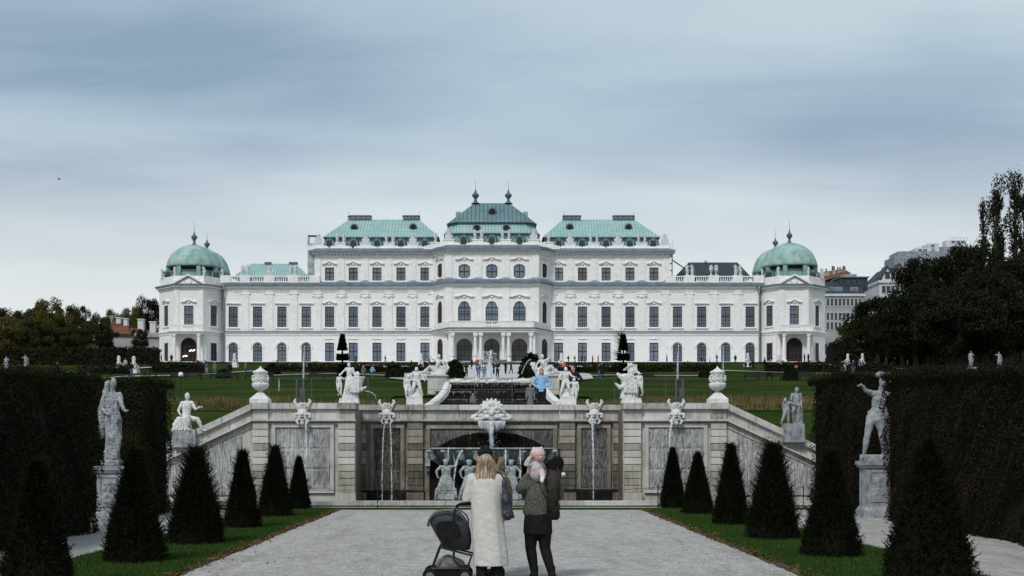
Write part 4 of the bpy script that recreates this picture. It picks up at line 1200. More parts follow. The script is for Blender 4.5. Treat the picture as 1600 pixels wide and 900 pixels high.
# sloping end walls
def end_wall(s_):
    xa = WX(395, DW) if s_ < 0 else WX(1135, DW); xb = xa + s_ * 4.2; slope = .465
    def q(mb, u0, u1, d0, d1, out, back):
        """band following the slope: d = distance below the wall top"""
        x0, x1 = xa + s_ * u0, xa + s_ * u1
        z = lambda u, d: WT - slope * u - d
        lp = [(x0, z(u0, d1)), (x1, z(u1, d1)), (x1, z(u1, d0)), (x0, z(u0, d0))]
        mb.prism_y(lp, -out, back)
    b_ = MB(); lp = [(xa, 0), (xb, 0), (xb, WT - slope * 4.2 - .2), (xa, WT - .2)]; b_.prism_y(lp, 0, .5)
    b_.build('wall', 'weathered_stone', fw)
    c = MB()
    u = 0
    while u < 4.2:
        w = min(4.2, u + random.uniform(.8, 1.2)); q(c, u + .008, w - .008, 0, .20, .17, .62); u = w
    q(c, 0, 4.2, .203, .24, .08, .1)
    c.build('coping', 'weathered_stone', fw)
    f = MB(); u = 0
    while u < 4.2:
        w = min(4.2, u + random.uniform(.6, .9)); q(f, u + .008, w - .008, .244, .50, .05, .1); u = w
    q(f, 0, 4.2, .503, .555, .19, .1); q(f, 0, 4.2, .558, .75, .04, .1)
    f.build('frieze', 'weathered_stone', fw)
    # triangular dripstone panel
    p = MB(); x0, x1 = .35, 2.6; n = 66; k = 44; vs = []
    ph = rng.random(n) * 6; am = rng.random(n)
    for j in range(k):
        for i in range(n):
            u = x0 + (x1 - x0) * i / (n - 1); zt = WT - slope * u - .78; z = .25 + (zt - .25) * j / (k - 1)
            vs.append((xa + s_ * u, -.03 - .045 * am[i] * (.6 + .4 * math.sin(ph[i] + z * 9)) - .012 * random.random(), z))
    p.add(vs, [(j * n + i, j * n + i + 1, (j + 1) * n + i + 1, (j + 1) * n + i) for j in range(k - 1) for i in range(n - 1)])
    p.build('dripstone', 'dripstone', fw)
    e = MB()
    e.box(min(xa + s_ * 2.66, xa + s_ * 4.19), max(xa + s_ * 2.66, xa + s_ * 4.19), -.09, .1, .0, .25)
    for kk in range(5):
        e.box(min(xa + s_ * 2.7, xa + s_ * 3.3), max(xa + s_ * 2.7, xa + s_ * 3.3), -.10 - random.uniform(0, .01), .1, .26 + kk * .16, .41 + kk * .16)
    e.build('quoins', 'block_stone', fw)
end_wall(-1); end_wall(1)

# pool in front
rim = MB()
for x0, x1 in ((-10.4, 0), (0.01, 10.4)):
    n = 8
    for k in range(n):
        a_, b_ = x0 + (x1 - x0) * k / n, x0 + (x1 - x0) * (k + 1) / n
        rim.box(a_ + .006, b_ - .006, 37.5, 38.0, .085, .20); rim.box(a_ + .006, b_ - .006, 37.42, 37.5, .0, .035)
rim.box(-10.4, 10.4, 37.56, 37.95, 0, .085)
o = rim.build('pool_rim', 'weathered_stone'); struct(o)
mb = MB(); mb.box(-10.4, 10.4, 37.96, 42.58, -.02, .05); struct(mb.build('water', 'pool_water'))
# thin posts and sagging cable before the pool
pxs = [430, 590, 752, 1028, 1255]
for k, px in enumerate(pxs):
    e = empty('barrier_post', (WX(px, 37.2), 37.2, 0), 'thin black barrier post before the pool, %s' % ['hidden between the left topiary cones', 'under the left masks', 'behind the woman in the white coat', 'left of the right topiary cones', 'beside the far right hedge'][k], 'post', 'thin black posts before the pool')
    m = MB(); m.lathe([(.05, 0), (.05, .02), (.013, .03), (.013, .62), (.02, .63), (.015, .66)], (0, 0, 0), 8); m.build('post', 'black_metal', e)
for a_, b_ in zip(pxs[:-1], pxs[1:]):
    x0, x1 = WX(a_, 37.2), WX(b_, 37.2)
    m = MB(); m.tube([(x0 + (x1 - x0) * i / 12, 37.2, .60 - .10 * 4 * (i / 12) * (1 - i / 12)) for i in range(13)], .006, 4, False); o = m.build('barrier_cable', 'black_metal')
    tag(o, {590: 'black cable sagging between the posts left of the fountain bowl', 430: 'black cable sagging behind the left topiary cones', 752: 'black cable sagging behind the two women', 1028: 'black cable sagging behind the right topiary cones'}[a_], 'cable', 'cables between the barrier posts')

# railing on the terrace behind the coping
rail = empty('wire_railing', (0, 44.4, 3.03), 'thin dark wire railing along the terrace edge above the fountain wall', 'railing')
xs_ = [-7.2, -4.6, -2.38, -.55, .1 + 1.5, 2.6, 4.6, 7.2]
for x in [WX(p, 44.4) for p in (420, 487, 575, 655, 741, 800, 884, 960, 1040, 1110)]:
    m = MB(); m.box(x - .009, x + .009, -.012, .012, 0, 1.02); m.build('post', 'grey_steel', rail)
for z in (.2, .62, 1.0):
    m = MB(); m.box(WX(420, 44.4), WX(1110, 44.4), -.006, .006, z - .006, z + .006); m.build('wire', 'grey_steel', rail)
for px in (470, 1063):
    e = empty('steel_gate_post', (WX(px, 45.0), 45.0, 3.03), 'grey steel box post behind the mask at the %s of the fountain wall' % ('left' if px < 700 else 'right'), 'post')
    m = MB(); m.box(-.02, .13, -.05, .05, 0, .70); m.box(-.17, -.12, -.03, .03, 0, 1.0); m.box(.05, .11, -.03, .03, .703, 1.02); m.build('post', 'grey_steel', e)
    m = MB(); m.box(-.22, .15, -.06, -.055, .32, .36); m.build('bracket', 'grey_steel', e)

# ---------------------------------------------------------------- upper water steps
uc = empty('water_steps', (0, 58, 3.3), 'dark stepped cascade with thin sheets of water above the fountain wall', 'cascade')
def T_(D): return D - 58
steps = [(672, 864, 646, 622, 59.0, 2.6), (682, 858, 622, 610, 61.0, 2.6), (690, 850, 610, 598.5, 63.0, 3.6)]
for px0, px1, pyb, pyt, D, dep in steps:
    x0, x1, zb, zt = WX(px0, D), WX(px1, D), WZ(pyb, D) - 3.3, WZ(pyt, D) - 3.3
    m = MB(); m.box(x0, x1, T_(D), T_(D) + dep, min(zb, zt - .3) - .4, zt - .10); st_ = m.build('step', 'black_wet_stone', uc)
    m = MB(); m.box(x0 - .05, x1 + .05, T_(D) - .10, T_(D) + dep, zt - .097, zt - .03); m.build('step_lip', 'wet_dripstone', st_)
    # centre basin front bulging a little
    cxm = (x0 + x1) / 2 + .05; w = (x1 - x0) * .2
    arc = [(cxm + w * math.cos(PI + PI * i / 10), T_(D) - .45 * math.sin(PI * i / 10)) for i in range(11)]
    m = MB(); m.frustum([(x, y, min(zb, zt - .3) - .3) for x, y in arc], [(x, y, zt - .026) for x, y in arc]); m.build('step_bay', 'black_wet_stone', st_)
    n = 260; P = np.column_stack([rng.uniform(x0, x1, n), np.zeros(n), np.full(n, zt - .06)])
    P[:, 1] = T_(D) - .12
    inb = np.abs(P[:, 0] - cxm) < w * .99
    P[inb, 1] = T_(D) - .10 - .45 * np.sqrt(1 - ((P[inb, 0] - cxm) / w) ** 2)
    me = cloud_mesh('water_sheet', spikes(P, np.tile([[0, -.06, -1.0]], (n, 1)), rng.uniform(.05, .36, n) * rng.random(n) ** 1.5, .006), ['falling_water'])
    tag(mesh_obj('water_sheet', me, st_), kind='stuff')
# scroll arms flanking the steps
for s_ in (-1, 1):
    D = 58.0
    pts = ((702, 600), (700, 606), (697, 614), (690, 622), (680, 630), (668, 637)) if s_ < 0 else ((851, 598), (853, 604), (857, 613), (864, 621), (873, 629), (884, 637))
    m = MB(); P3 = [(WX(px - 3, D + 2 - .5 * i), T_(D) + 2 - .5 * i, WZ(py, D + 2 - .5 * i) - 3.3) for i, (px, py) in enumerate(pts)]
    m.tube(P3, [.12, .15, .17, .18, .17, .15], 10, True)
    m.tube([(p[0] + s_ * .13, p[1], p[2] - .07) for p in P3], .065, 8)
    m.tube([(p[0] - s_ * .13, p[1], p[2] - .07) for p in P3], .065, 8)
    m.build('scroll_arm', 'white_marble', uc, smooth=True)
    m = MB(); pa, pb_ = ((668, 698) if s_ < 0 else (846, 874)); Dp = 61.5
    m.box(WX(pa, Dp), WX(pb_, Dp), T_(Dp), T_(Dp) + 1, WZ(606, Dp) - 3.6, WZ(588, Dp) - 3.3); m.box(WX(pa, Dp) - .06, WX(pb_, Dp) + .06, T_(Dp) - .06, T_(Dp) + 1.06, WZ(588, Dp) - 3.298, WZ(585.5, Dp) - 3.3)
    m.build('pedestal', 'weathered_stone', uc)
# marble crest of shells and foam along the top basin
m = MB(); D = 64.0; random.seed(3)
for px in (708, 716, 726, 735, 744, 752, 770, 785, 798, 808, 818, 829, 838, 846):
    x = WX(px, D); h = random.uniform(.06, .20); m.ball((x, T_(D), WZ(598, D) - 3.3 + h * .4), (random.uniform(.16, .3), .16, h), 8)
    m.tube([(x, T_(D), WZ(598, D) - 3.3), (x + random.uniform(-.2, .2), T_(D) - .05, WZ(598, D) - 3.3 + h * 1.5)], [.06, .035], 6)
m.tube([(WX(712, D), T_(D), WZ(599.5, D) - 3.3), (WX(846, D), T_(D), WZ(599.5, D) - 3.3)], .045, 8)
solid('shell_crest', m, 'white_marble', uc, .03, 1, .01, 9)

# far round pool with the tall central jet: in the plaza
struct(tag(None or MB().lathe([(5.2, 0), (5.2, .35), (4.7, .35), (4.7, .1)], (0, 0, 0), 40).build('pool_rim', 'weathered_stone', loc=(-.3, 118, terr(118)))))
struct(MB().lathe([(4.69, .1), (4.69, .2)], (0, 0, 0), 40).build('water', 'pool_water', loc=(-.3, 118, terr(118))))

# ---------------------------------------------------------------- water jets and streams
def jet(px, py0, py1, D, w, label, spray=0, lean=0):
    x, z0, z1 = WX(px, D), WZ(py1, D), WZ(py0, D); H = z1 - z0
    e = empty('water_jet', (x, D, z0), label, 'water jet', 'water jets')
    m = MB(); m.tube([(0, 0, 0), (0.02 * H * lean, 0, H * .5), (0.06 * H * lean, 0, H)], [w, w * .9, w * .35], 8); m.build('stream', 'fountain_spray', e, smooth=True)
    if spray:
        n = spray; t_ = rng.random(n) ** .8
        sw = w * 1.2 + (1 - t_) * w * 3.0
        P = np.column_stack([rng.normal(0, 1, n) * sw - w * 1.5 * lean * (1 - t_), rng.normal(0, 1, n) * sw, t_ * H])
        me = cloud_mesh('spray', leaf_quads(P, w * .30), ['fountain_spray']); tag(mesh_obj('spray', me, e), kind='stuff')
    return e
jet(764, 548, 600, 118, .26, 'tall white fountain jet with drifting spray before the palace porch', 700, 1)
jet(474, 541, 592, 150, .10, 'thin white water jet before the left wing, left of the tiered topiary', 220, .5)
jet(1058.5, 536, 592, 150, .10, 'thin white water jet before the right wing, nearer the tiered topiary', 220, .5)
jet(1130, 540, 628, 120, .07, 'thin tall water jet just right of the right stone urn', 40)
jet(436, 592, 622, 90, .05, 'faint low water jet right of the left stone urn', 60)
def fall(pts, w0, w1, name, label, mat='falling_water', par=None, drops=60, parts=True):
    """pts in world coordinates"""
    o = Vector(pts[-1]); e = empty(name, o, label, 'water stream', 'streams of the fountain')
    P3 = [Vector(p) - o for p in pts]; n = len(P3)
    m = MB(); m.tube(P3, [.7 * (w0 + (w1 - w0) * i / (n - 1)) for i in range(n)], 8, True); m.build('stream', mat, e, smooth=True)
    if drops:
        k = rng.integers(0, n - 1, drops); t_ = rng.random(drops)
        A = np.array([P3[i] for i in k]); B = np.array([P3[i + 1] for i in k]); Q = A + (B - A) * t_[:, None] + rng.normal(0, max(w0, w1) * 1.3, (drops, 3)) * np.array([[1, 1, .6]])
        tag(mesh_obj('spray', cloud_mesh('spray', leaf_quads(Q, .014), ['fountain_spray']), e), kind='stuff')
    return e
def arc(px0, py0, D0, px1, py1, D1, n=8, sag=1.0):
    a_, b_ = W(px0, py0, D0), W(px1, py1, D1); out = []
    for i in range(n + 1):
        t_ = i / n; h = 1 - (1 - t_)
        xx = a_.x + (b_.x - a_.x) * (1 - (1 - t_) ** 2) ** 1; yy = a_.y + (b_.y - a_.y) * (1 - (1 - t_) ** 2)
        zz_ = a_.z + (b_.z - a_.z) * (t_ * .35 + t_ * t_ * .65) ; out.append((xx, yy, zz_))
    return out
fall(arc(477.5, 657, 40.6, 479, 788, 39.6), .035, .022, 'water_stream', 'stream falling from the outer left mask', drops=120)
fall(arc(1052, 657, 40.6, 1046, 700, 39.8) , .05, .03, 'water_stream', 'short bright stream pouring from the outer right mask', drops=60)
fall(arc(601, 662, 42.2, 597, 786, 41.2), .020, .028, 'water_stream', 'left thread of water below the inner left mask', drops=130)
fall(arc(609.5, 662, 42.2, 612, 786, 41.2), .028, .032, 'water_stream', 'right thread of water below the inner left mask', drops=160)
fall(arc(925, 655, 42.2, 927, 780, 41.2), .06, .03, 'water_stream', 'stream falling from the inner right mask', drops=200)
fall(arc(767, 655, 41.6, 768, 698, 41.3), .13, .09, 'water_stream', 'broad stream poured by the giant central head into the bowl', drops=260)
fall(arc(722, 704, 41.4, 708, 786, 40.9), .05, .03, 'water_stream', 'stream spilling from the bowl beside the left triton', drops=160)
fall(arc(701, 700, 41.5, 700, 716, 41.3), .03, .02, 'water_stream', 'short stream over the bowl edge above the left triton', drops=30)
fall(arc(790, 703, 41.4, 790, 745, 41.0), .04, .025, 'water_stream', 'stream from the bowl right of the hooded person', drops=90)
fall(arc(812.5, 703, 41.4, 813.5, 786, 41.0), .03, .018, 'water_stream', 'stream from the bowl left of the held baby', drops=90)
fall([W(453, 593.5, 150) for _ in ()] or arc(571, 611, 40.9, 587, 623, 40.7), .018, .014, 'water_stream', 'small arc of water from the shell of the left group', drops=24)
a_ = W(827, 564, 148); fall([(WX(829 - 14 * t_, 110), 110, WZ(562 + 2 * t_ + 20 * t_ * t_, 110)) for t_ in (0, .2, .4, .6, .8, 1)], .09, .05, 'water_stream', 'white arc of water spouting left beside the porch', drops=30)
# spray curtain around the central head
m = MB()
n = 500; P = np.column_stack([rng.uniform(-.42, .42, n), np.full(n, -.0) + rng.normal(0, .03, n), -rng.random(n) * .05])
e = empty('water_curtain', (WX(768, 41.5), 41.5, WZ(657, 41.5)), 'frayed white curtain of water under the lip of the giant head', 'water curtain')
L2 = (.10 + .32 * rng.random(n)) * (1 - .5 * np.abs(P[:, 0]) / .42)
tag(mesh_obj('curtain', cloud_mesh('curtain', spikes(P, np.tile([[0, 0, -1.0]], (n, 1)), L2, .018), ['fountain_spray']), e), kind='stuff')

# ---------------------------------------------------------------- bowl, masks, giant head
bowl = MB(); Db = 41.6; xw = WX(878, Db) - WX(768, Db)
z_t, z_b = WZ(699.5, Db), WZ(722, Db)
outl = []
def half_shape(k, z, ry): return [(-xw * k + 2 * xw * k * i / 24, DR - DW - 0.0 - ry * (1 - abs(-1 + 2 * i / 24) ** 3) ** .6, z) for i in range(25)]
rings = [(1.0, z_t, 1.15), (1.02, z_t - .04, 1.2), (1.0, z_t - .08, 1.17), (.93, z_t - .11, 1.05), (.90, z_t - .22, .98), (.86, z_t - .34, .86), (.80, z_t - .46, .7), (.70, z_t - .54, .5)]
vs = []
for k, z, ry in rings: vs += half_shape(k, z, ry)
bowl.add(vs, [(j * 25 + i, j * 25 + i + 1, (j + 1) * 25 + i + 1, (j + 1) * 25 + i) for j in range(7) for i in range(24)] + [tuple(range(25)), tuple(range(175, 200))])
for k in range(9):
    x = -xw * .88 + xw * 1.76 * k / 8; yb_ = DR - DW - 1.05 * (1 - abs(x / xw) ** 3) ** .6
    bowl.ball((x, yb_ - .02, z_t - .11), (.16, .08, .07), 8)
    bowl.tube([(x, yb_ + .02, z_t - .12), (x * .95, yb_ + .08, z_t - .32), (x * .86, yb_ + .28, z_t - .50)], [.09, .11, .06], 8)
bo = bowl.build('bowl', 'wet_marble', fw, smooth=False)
m = MB(); vs = half_shape(.96, z_t + .012, 1.08); m.add(vs, [tuple(range(25))]); m.build('bowl_water', 'pool_water', bo)

# ================================================================== FIGURES
JOINTS = dict(pelvis=(0, 0, .93), waist=(0, 0, 1.06), chest=(0, 0, 1.28), neck=(0, 0, 1.44), head=(0, -.02, 1.585),
    shL=(-.175, 0, 1.38), elL=(-.23, .02, 1.10), wrL=(-.24, -.06, .86), haL=(-.24, -.08, .78),
    shR=(.175, 0, 1.38), elR=(.23, .02, 1.10), wrR=(.24, -.06, .86), haR=(.24, -.08, .78),
    hiL=(-.09, 0, .88), knL=(-.10, -.01, .49), anL=(-.10, .02, .08), toL=(-.11, -.13, .035),
    hiR=(.09, 0, .88), knR=(.10, -.01, .49), anR=(.10, .02, .08), toR=(.11, -.13, .035))
def body(mb, pose=None, fat=1.0, fingers=False, head=1.0):
    """one human body (facing -y) as overlapping closed shapes, to be fused"""
    J = dict(JOINTS); J.update(pose or {}); V = {k: Vector(v) for k, v in J.items()}; f = fat
    mb.tube([V['pelvis'], V['waist'], V['chest'], V['chest'].lerp(V['neck'], .6)], [.135 * f, .115 * f, .14 * f, .09 * f], 12, True, .75)
    mb.tube([V['chest'].lerp(V['neck'], .5), V['neck'], V['neck'].lerp(V['head'], .5)], [.07 * f, .052 * f, .052 * f], 8)
    hd = V['head']; up = (hd - V['neck']).normalized()
    mb.ball(hd + up * .02, (.076 * head, .092 * head, .112 * head), 12)
    mb.ball(hd - up * .05 + Vector((0, -.015, 0)), (.056 * head, .07 * head, .065 * head), 10)
    for s_ in 'LR':
        mb.tube([V['chest'].lerp(V['neck'], .45), V['sh' + s_]], [.075 * f, .062 * f], 8)
        mb.tube([V['sh' + s_], V['el' + s_], V['wr' + s_]], [.056 * f, .043 * f, .028], 8)
        mb.tube([V['wr' + s_], V['ha' + s_]], [.03, .034], 8, True, .6)
        if fingers:
            hx = V['ha' + s_]; d = (V['ha' + s_] - V['wr' + s_]).normalized(); side = d.cross(Vector((0, 1, 0))).normalized(); nn = d.cross(side)
            for k, ln in enumerate((.065, .075, .078, .068, )): 
                p0 = hx + side * (-.027 + .018 * k); p1 = p0 + d * ln * .6 + nn * .006; p2 = p1 + d * ln * .45 + nn * .022
                mb.tube([p0, p1, p2], [.0095, .009, .007], 6)
            p0 = hx - d * .02 - side * .03; mb.tube([p0, p0 + d * .03 - side * .02, p0 + d * .06 - side * .02 + nn * .015], [.012, .010, .008], 6)
        mb.tube([V['pelvis'].lerp(V['hi' + s_], .5), V['hi' + s_], V['kn' + s_], V['kn' + s_].lerp(V['an' + s_], .35), V['an' + s_]], [.11 * f, .098 * f, .062 * f, .063 * f, .038 * f], 10)
        mb.tube([V['an' + s_] + Vector((0, .03, -.02)), V['to' + s_]], [.04, .033], 8, True, .8)
    return V
def face(mb, hd, yaw=0.0, s=1.0):
    """nose, brow, ears, chin for a head facing -y turned by yaw"""
    M = Matrix.Rotation(yaw, 3, 'Z')
    def q(x, y, z): return hd + M @ Vector((x * s, y * s, z * s))
    mb.tube([q(0, -.088, .03), q(0, -.108, -.012)], [.009 * s, .014 * s], 6)
    mb.ball(q(0, -.082, -.068), (.026 * s, .02 * s, .02 * s), 8); mb.ball(q(0, -.084, .045), (.05 * s, .018 * s, .012 * s), 8)
    mb.ball(q(0, -.090, -.04), (.024 * s, .013 * s, .010 * s), 8)
    for t_ in (-1, 1): mb.ball(q(t_ * .078, .005, 0), (.012 * s, .02 * s, .03 * s), 8)
def scatter_pts(*names): pass

# statue poses (facing -y), height about 1.7
def statue_mesh(key):
    mb = MB()
    if key == 'standing':
        V = body(mb, dict(elR=(.34, -.05, 1.18), wrR=(.22, -.22, 1.28), haR=(.16, -.25, 1.32), knL=(-.12, -.10, .50)), 1.15)
        mb.loft([(0, .02, .05, .20, .17), (0, .02, .5, .19, .16), (0, 0, .95, .17, .14), (0, 0, 1.15, .14, .12)], 14)
        mb.tube([(-.18, .05, 1.35), (.0, -.13, 1.1), (.2, -.05, .85), (.24, .1, .4)], [.05, .06, .08, .06], 8)
        mb.box(-.24, .24, -.2, .2, -.05, .06)
    elif key == 'armed':
        V = body(mb, dict(elL=(-.36, 0, 1.30), wrL=(-.42, -.04, 1.56), haL=(-.43, -.04, 1.64), shR=(.18, 0, 1.36), elR=(.30, .04, 1.14), wrR=(.15, -.12, 1.02), haR=(.1, -.15, 1.0), head=(-.03, -.02, 1.58)), 1.15)
        mb.loft([(.03, .02, .05, .18, .15), (.03, .02, .6, .19, .15), (0, 0, 1.0, .15, .13)], 14)
        mb.tube([(.2, .06, 1.3), (.3, .12, .9), (.26, .1, .3)], [.07, .1, .07], 8)
        mb.box(-.24, .24, -.2, .2, -.05, .06)
    elif key == 'trophy':
        mb.loft([(0, 0, 0, .55, .3), (0, 0, .25, .5, .28), (0, 0, .6, .3, .22), (0, 0, .95, .22, .18)], 14)
        mb.ball((0, -.02, 1.12), (.15, .15, .17), 10); mb.ball((0, 0, 1.32), (.08, .16, .10), 8)
        for a_ in (-62, -40, 40, 62, -20, 20):
            mb.tube([(0, .05, .4), (math.sin(R(a_)) * .8, .08, .4 + math.cos(R(a_)) * .95)], [.05, .035], 6)
        mb.ball((-.38, -.1, .35), (.22, .12, .28), 8); mb.ball((.38, -.1, .35), (.22, .12, .28), 8)
    elif key == 'sitting_cherub':
        body(mb, dict(pelvis=(0, 0, .45), waist=(0, 0, .6), chest=(.02, 0, .82), neck=(.03, 0, .98), head=(.05, -.02, 1.14), shL=(-.16, 0, .92), elL=(-.28, -.05, .7), wrL=(-.3, -.2, .6), haL=(-.3, -.25, .58), shR=(.18, 0, .92), elR=(.33, -.04, .95), wrR=(.42, -.1, 1.12), haR=(.44, -.1, 1.2), hiL=(-.1, 0, .42), knL=(-.2, -.32, .42), anL=(-.22, -.34, .08), toL=(-.24, -.46, .05), hiR=(.1, 0, .42), knR=(.24, -.3, .5), anR=(.3, -.28, .14), toR=(.33, -.4, .1)), 1.4, head=1.25)
        mb.loft([(0, .05, 0, .32, .26), (0, .05, .2, .3, .24), (0, .05, .42, .2, .18)], 12)
    return mb
SM = {}
def statue_proto(key, mat, voxel=.035, noise=.012, smooth=1):
    k = (key, mat)
    if k not in SM:
        me = fuse(statue_mesh(key), voxel, smooth, noise, 9.0); me.materials.clear(); me.materials.append(MATS[mat]); me.shade_smooth(); me.name = 'statue'; SM[k] = me
    return SM[k]
def put(name, me, loc, rz, sc, label, cat, group=None):
    o = bpy.data.objects.new(name, me); COL.objects.link(o); o.location = loc; o.rotation_euler = (0, 0, rz); o.scale = (sc, sc, sc) if not hasattr(sc, '__len__') else sc
    return tag(o, label, cat, group)

# statues along the attic parapet
kinds = ['trophy', 'pair', 'trophy', 'pair', 'trophy', 'standing', 'trophy', 'pair', 'pair', 'trophy', 'standing', 'trophy', 'pair', 'trophy', 'pair', 'trophy']
where = ['at the far left end of the attic parapet', 'between the two leftmost dormers', 'between the second and third dormers from the left', 'between the third and fourth dormers from the left', 'between the fourth and fifth dormers from the left', 'where the left range meets the centre block', 'at the left corner of the centre block', 'left of the middle dormer of the centre block', 'right of the middle dormer of the centre block', 'at the right corner of the centre block', 'where the right range meets the centre block', 'between the two dormers nearest the centre on the right', 'between the second and third dormers of the right range', 'between the third and fourth dormers of the right range', 'between the last two dormers of the right range', 'at the far right end of the attic parapet']
i_ = 0
for (p, y_), k, w in zip(PEDS, kinds, where):
    z = PZ0 + Z(379.5) + .06 + .05
    if k == 'pair':
        for s_, kk, nm in ((-1, 'standing', 'left'), (1, 'armed', 'right')):
            put('roof_statue', statue_proto(kk, 'roof_statue_stone'), (X(p, y_) + s_ * .62, PY0 + y_ + .65, z), random.uniform(-.4, .4), 1.15, 'pale %s statue of the pair %s' % (nm, w), 'statue', 'statues along the attic parapet')
    else:
        nm = 'pale armour trophy' if k == 'trophy' else 'single pale standing statue'
        put('roof_statue', statue_proto(k, 'roof_statue_stone'), (X(p, y_), PY0 + y_ + .65, z), 0, 1.35 if k == 'trophy' else 1.2, '%s %s' % (nm, w), 'statue', 'statues along the attic parapet')
urn_m = MB(); urn_m.lathe([(.22, 0), (.22, .1), (.1, .2), (.14, .5), (.33, .85), (.36, 1.2), (.3, 1.35), (.4, 1.5), (.2, 1.65), (.05, 1.8)], (0, 0, 0), 12)
urn_me = fuse(urn_m, .03, 1, .008, 8); urn_me.materials.clear(); urn_me.materials.append(MATS['roof_statue_stone']); urn_me.shade_smooth()
zb = PZ0 + Z(431.5) + .13
for px, kk, w in ((379.5, 'standing', 'left one of the leftmost pair on the left wing balustrade'), (387, 'armed', 'right one of the leftmost pair on the left wing balustrade'), (421.5, 'trophy', 'in the middle of the left wing balustrade'), (454.5, 'armed', 'left one of the balustrade pair left of the scaffold'), (462, 'standing', 'right one of the balustrade pair left of the scaffold'),
               (1073.5, 'standing', 'left one of the first balustrade pair before the slate roof'), (1081, 'armed', 'right one of the first balustrade pair before the slate roof'), (1149, 'armed', 'left one of the last balustrade pair before the slate roof'), (1156.5, 'standing', 'right one of the last balustrade pair before the slate roof')):
    put('roof_statue', statue_proto(kk, 'roof_statue_stone'), (X(px), PY0 - .1, zb), random.uniform(-.3, .3), 1.3, 'pale statue ' + w, 'statue', 'statues on the wing balustrades')
for px, w in ((1111, 'left'), (1119, 'right')):
    put('roof_urn', urn_me, (X(px), PY0 - .1, zb), 0, 1.15, 'pale stone urn, the %s of the two on the right wing balustrade' % w, 'urn', 'urns on the right wing balustrade')
for px, y_, kk, w in ((253, .5, 'armed', 'left corner of the left pavilion'), (273, -2.6, 'standing', 'left foot of the left pediment'), (318, -2.6, 'armed', 'right foot of the left pediment'), (347, .8, 'standing', 'right corner of the left pavilion'),
                      (1191, .8, 'armed', 'left corner of the right pavilion'), (1216, -2.6, 'standing', 'left foot of the right pediment'), (1263, -2.6, 'armed', 'right foot of the right pediment'), (1285, .5, 'standing', 'right corner of the right pavilion')):
    put('roof_statue', statue_proto(kk, 'roof_statue_stone'), (X(px, y_), PY0 + y_, PZ0 + Z(434) + .02), random.uniform(-.5, .5), 1.15, 'pale statue above the cornice at the ' + w, 'statue', 'statues on the pavilions')

# ------------- statues of the fountain wall
def urn(px, label):
    e = empty('stone_urn', (WX(px, 41.2), 41.2, WT), label, 'urn', 'urns on the fountain wall')
    s = 57 / 50.5
    m = MB(); m.box(-.29, .29, -.29, .29, 0, .13); m.frustum([(-.29, -.29, .13), (.29, -.29, .13), (.29, .29, .13), (-.29, .29, .13)], [(-.09, -.09, .33), (.09, -.09, .33), (.09, .09, .33), (-.09, .09, .33)])
    m.build('base', 'white_marble', e)
    m = MB(); m.lathe([(.07, .31), (.055, .36), (.09, .40), (.18, .44), (.25, .52), (.265, .60), (.25, .63), (.19, .64), (.19, .70), (.20, .86), (.215, .93), (.235, .95), (.23, .98), (.15, 1.02), (.06, 1.08), (.03, 1.10), (.035, 1.13), (.01, 1.15)], (0, 0, 0), 28)
    m.build('vase', 'white_marble', e, smooth=True)
    m = MB()
    for s_ in (-1, 1):
        m.tube([(s_ * .19, 0, .66), (s_ * .235, -.02, .72), (s_ * .24, -.03, .80), (s_ * .20, -.02, .86)], [.03, .036, .036, .028], 8); m.ball((s_ * .23, -.05, .84), .034, 8)
    for k in range(9):
        a_ = PI + PI * k / 8; m.tube([(.20 * math.cos(a_), .20 * math.sin(a_), .74 + .02 * (k % 2)), (.21 * math.cos(a_ + .3), .21 * math.sin(a_ + .3), .68 + .05 * (k % 2))], .028, 6)
    solid('relief', m, 'white_marble', e, .012, 1)
    return e
urn(407, 'white marble urn on the left end pier of the fountain wall'); urn(1121, 'white marble urn on the right end pier of the fountain wall')

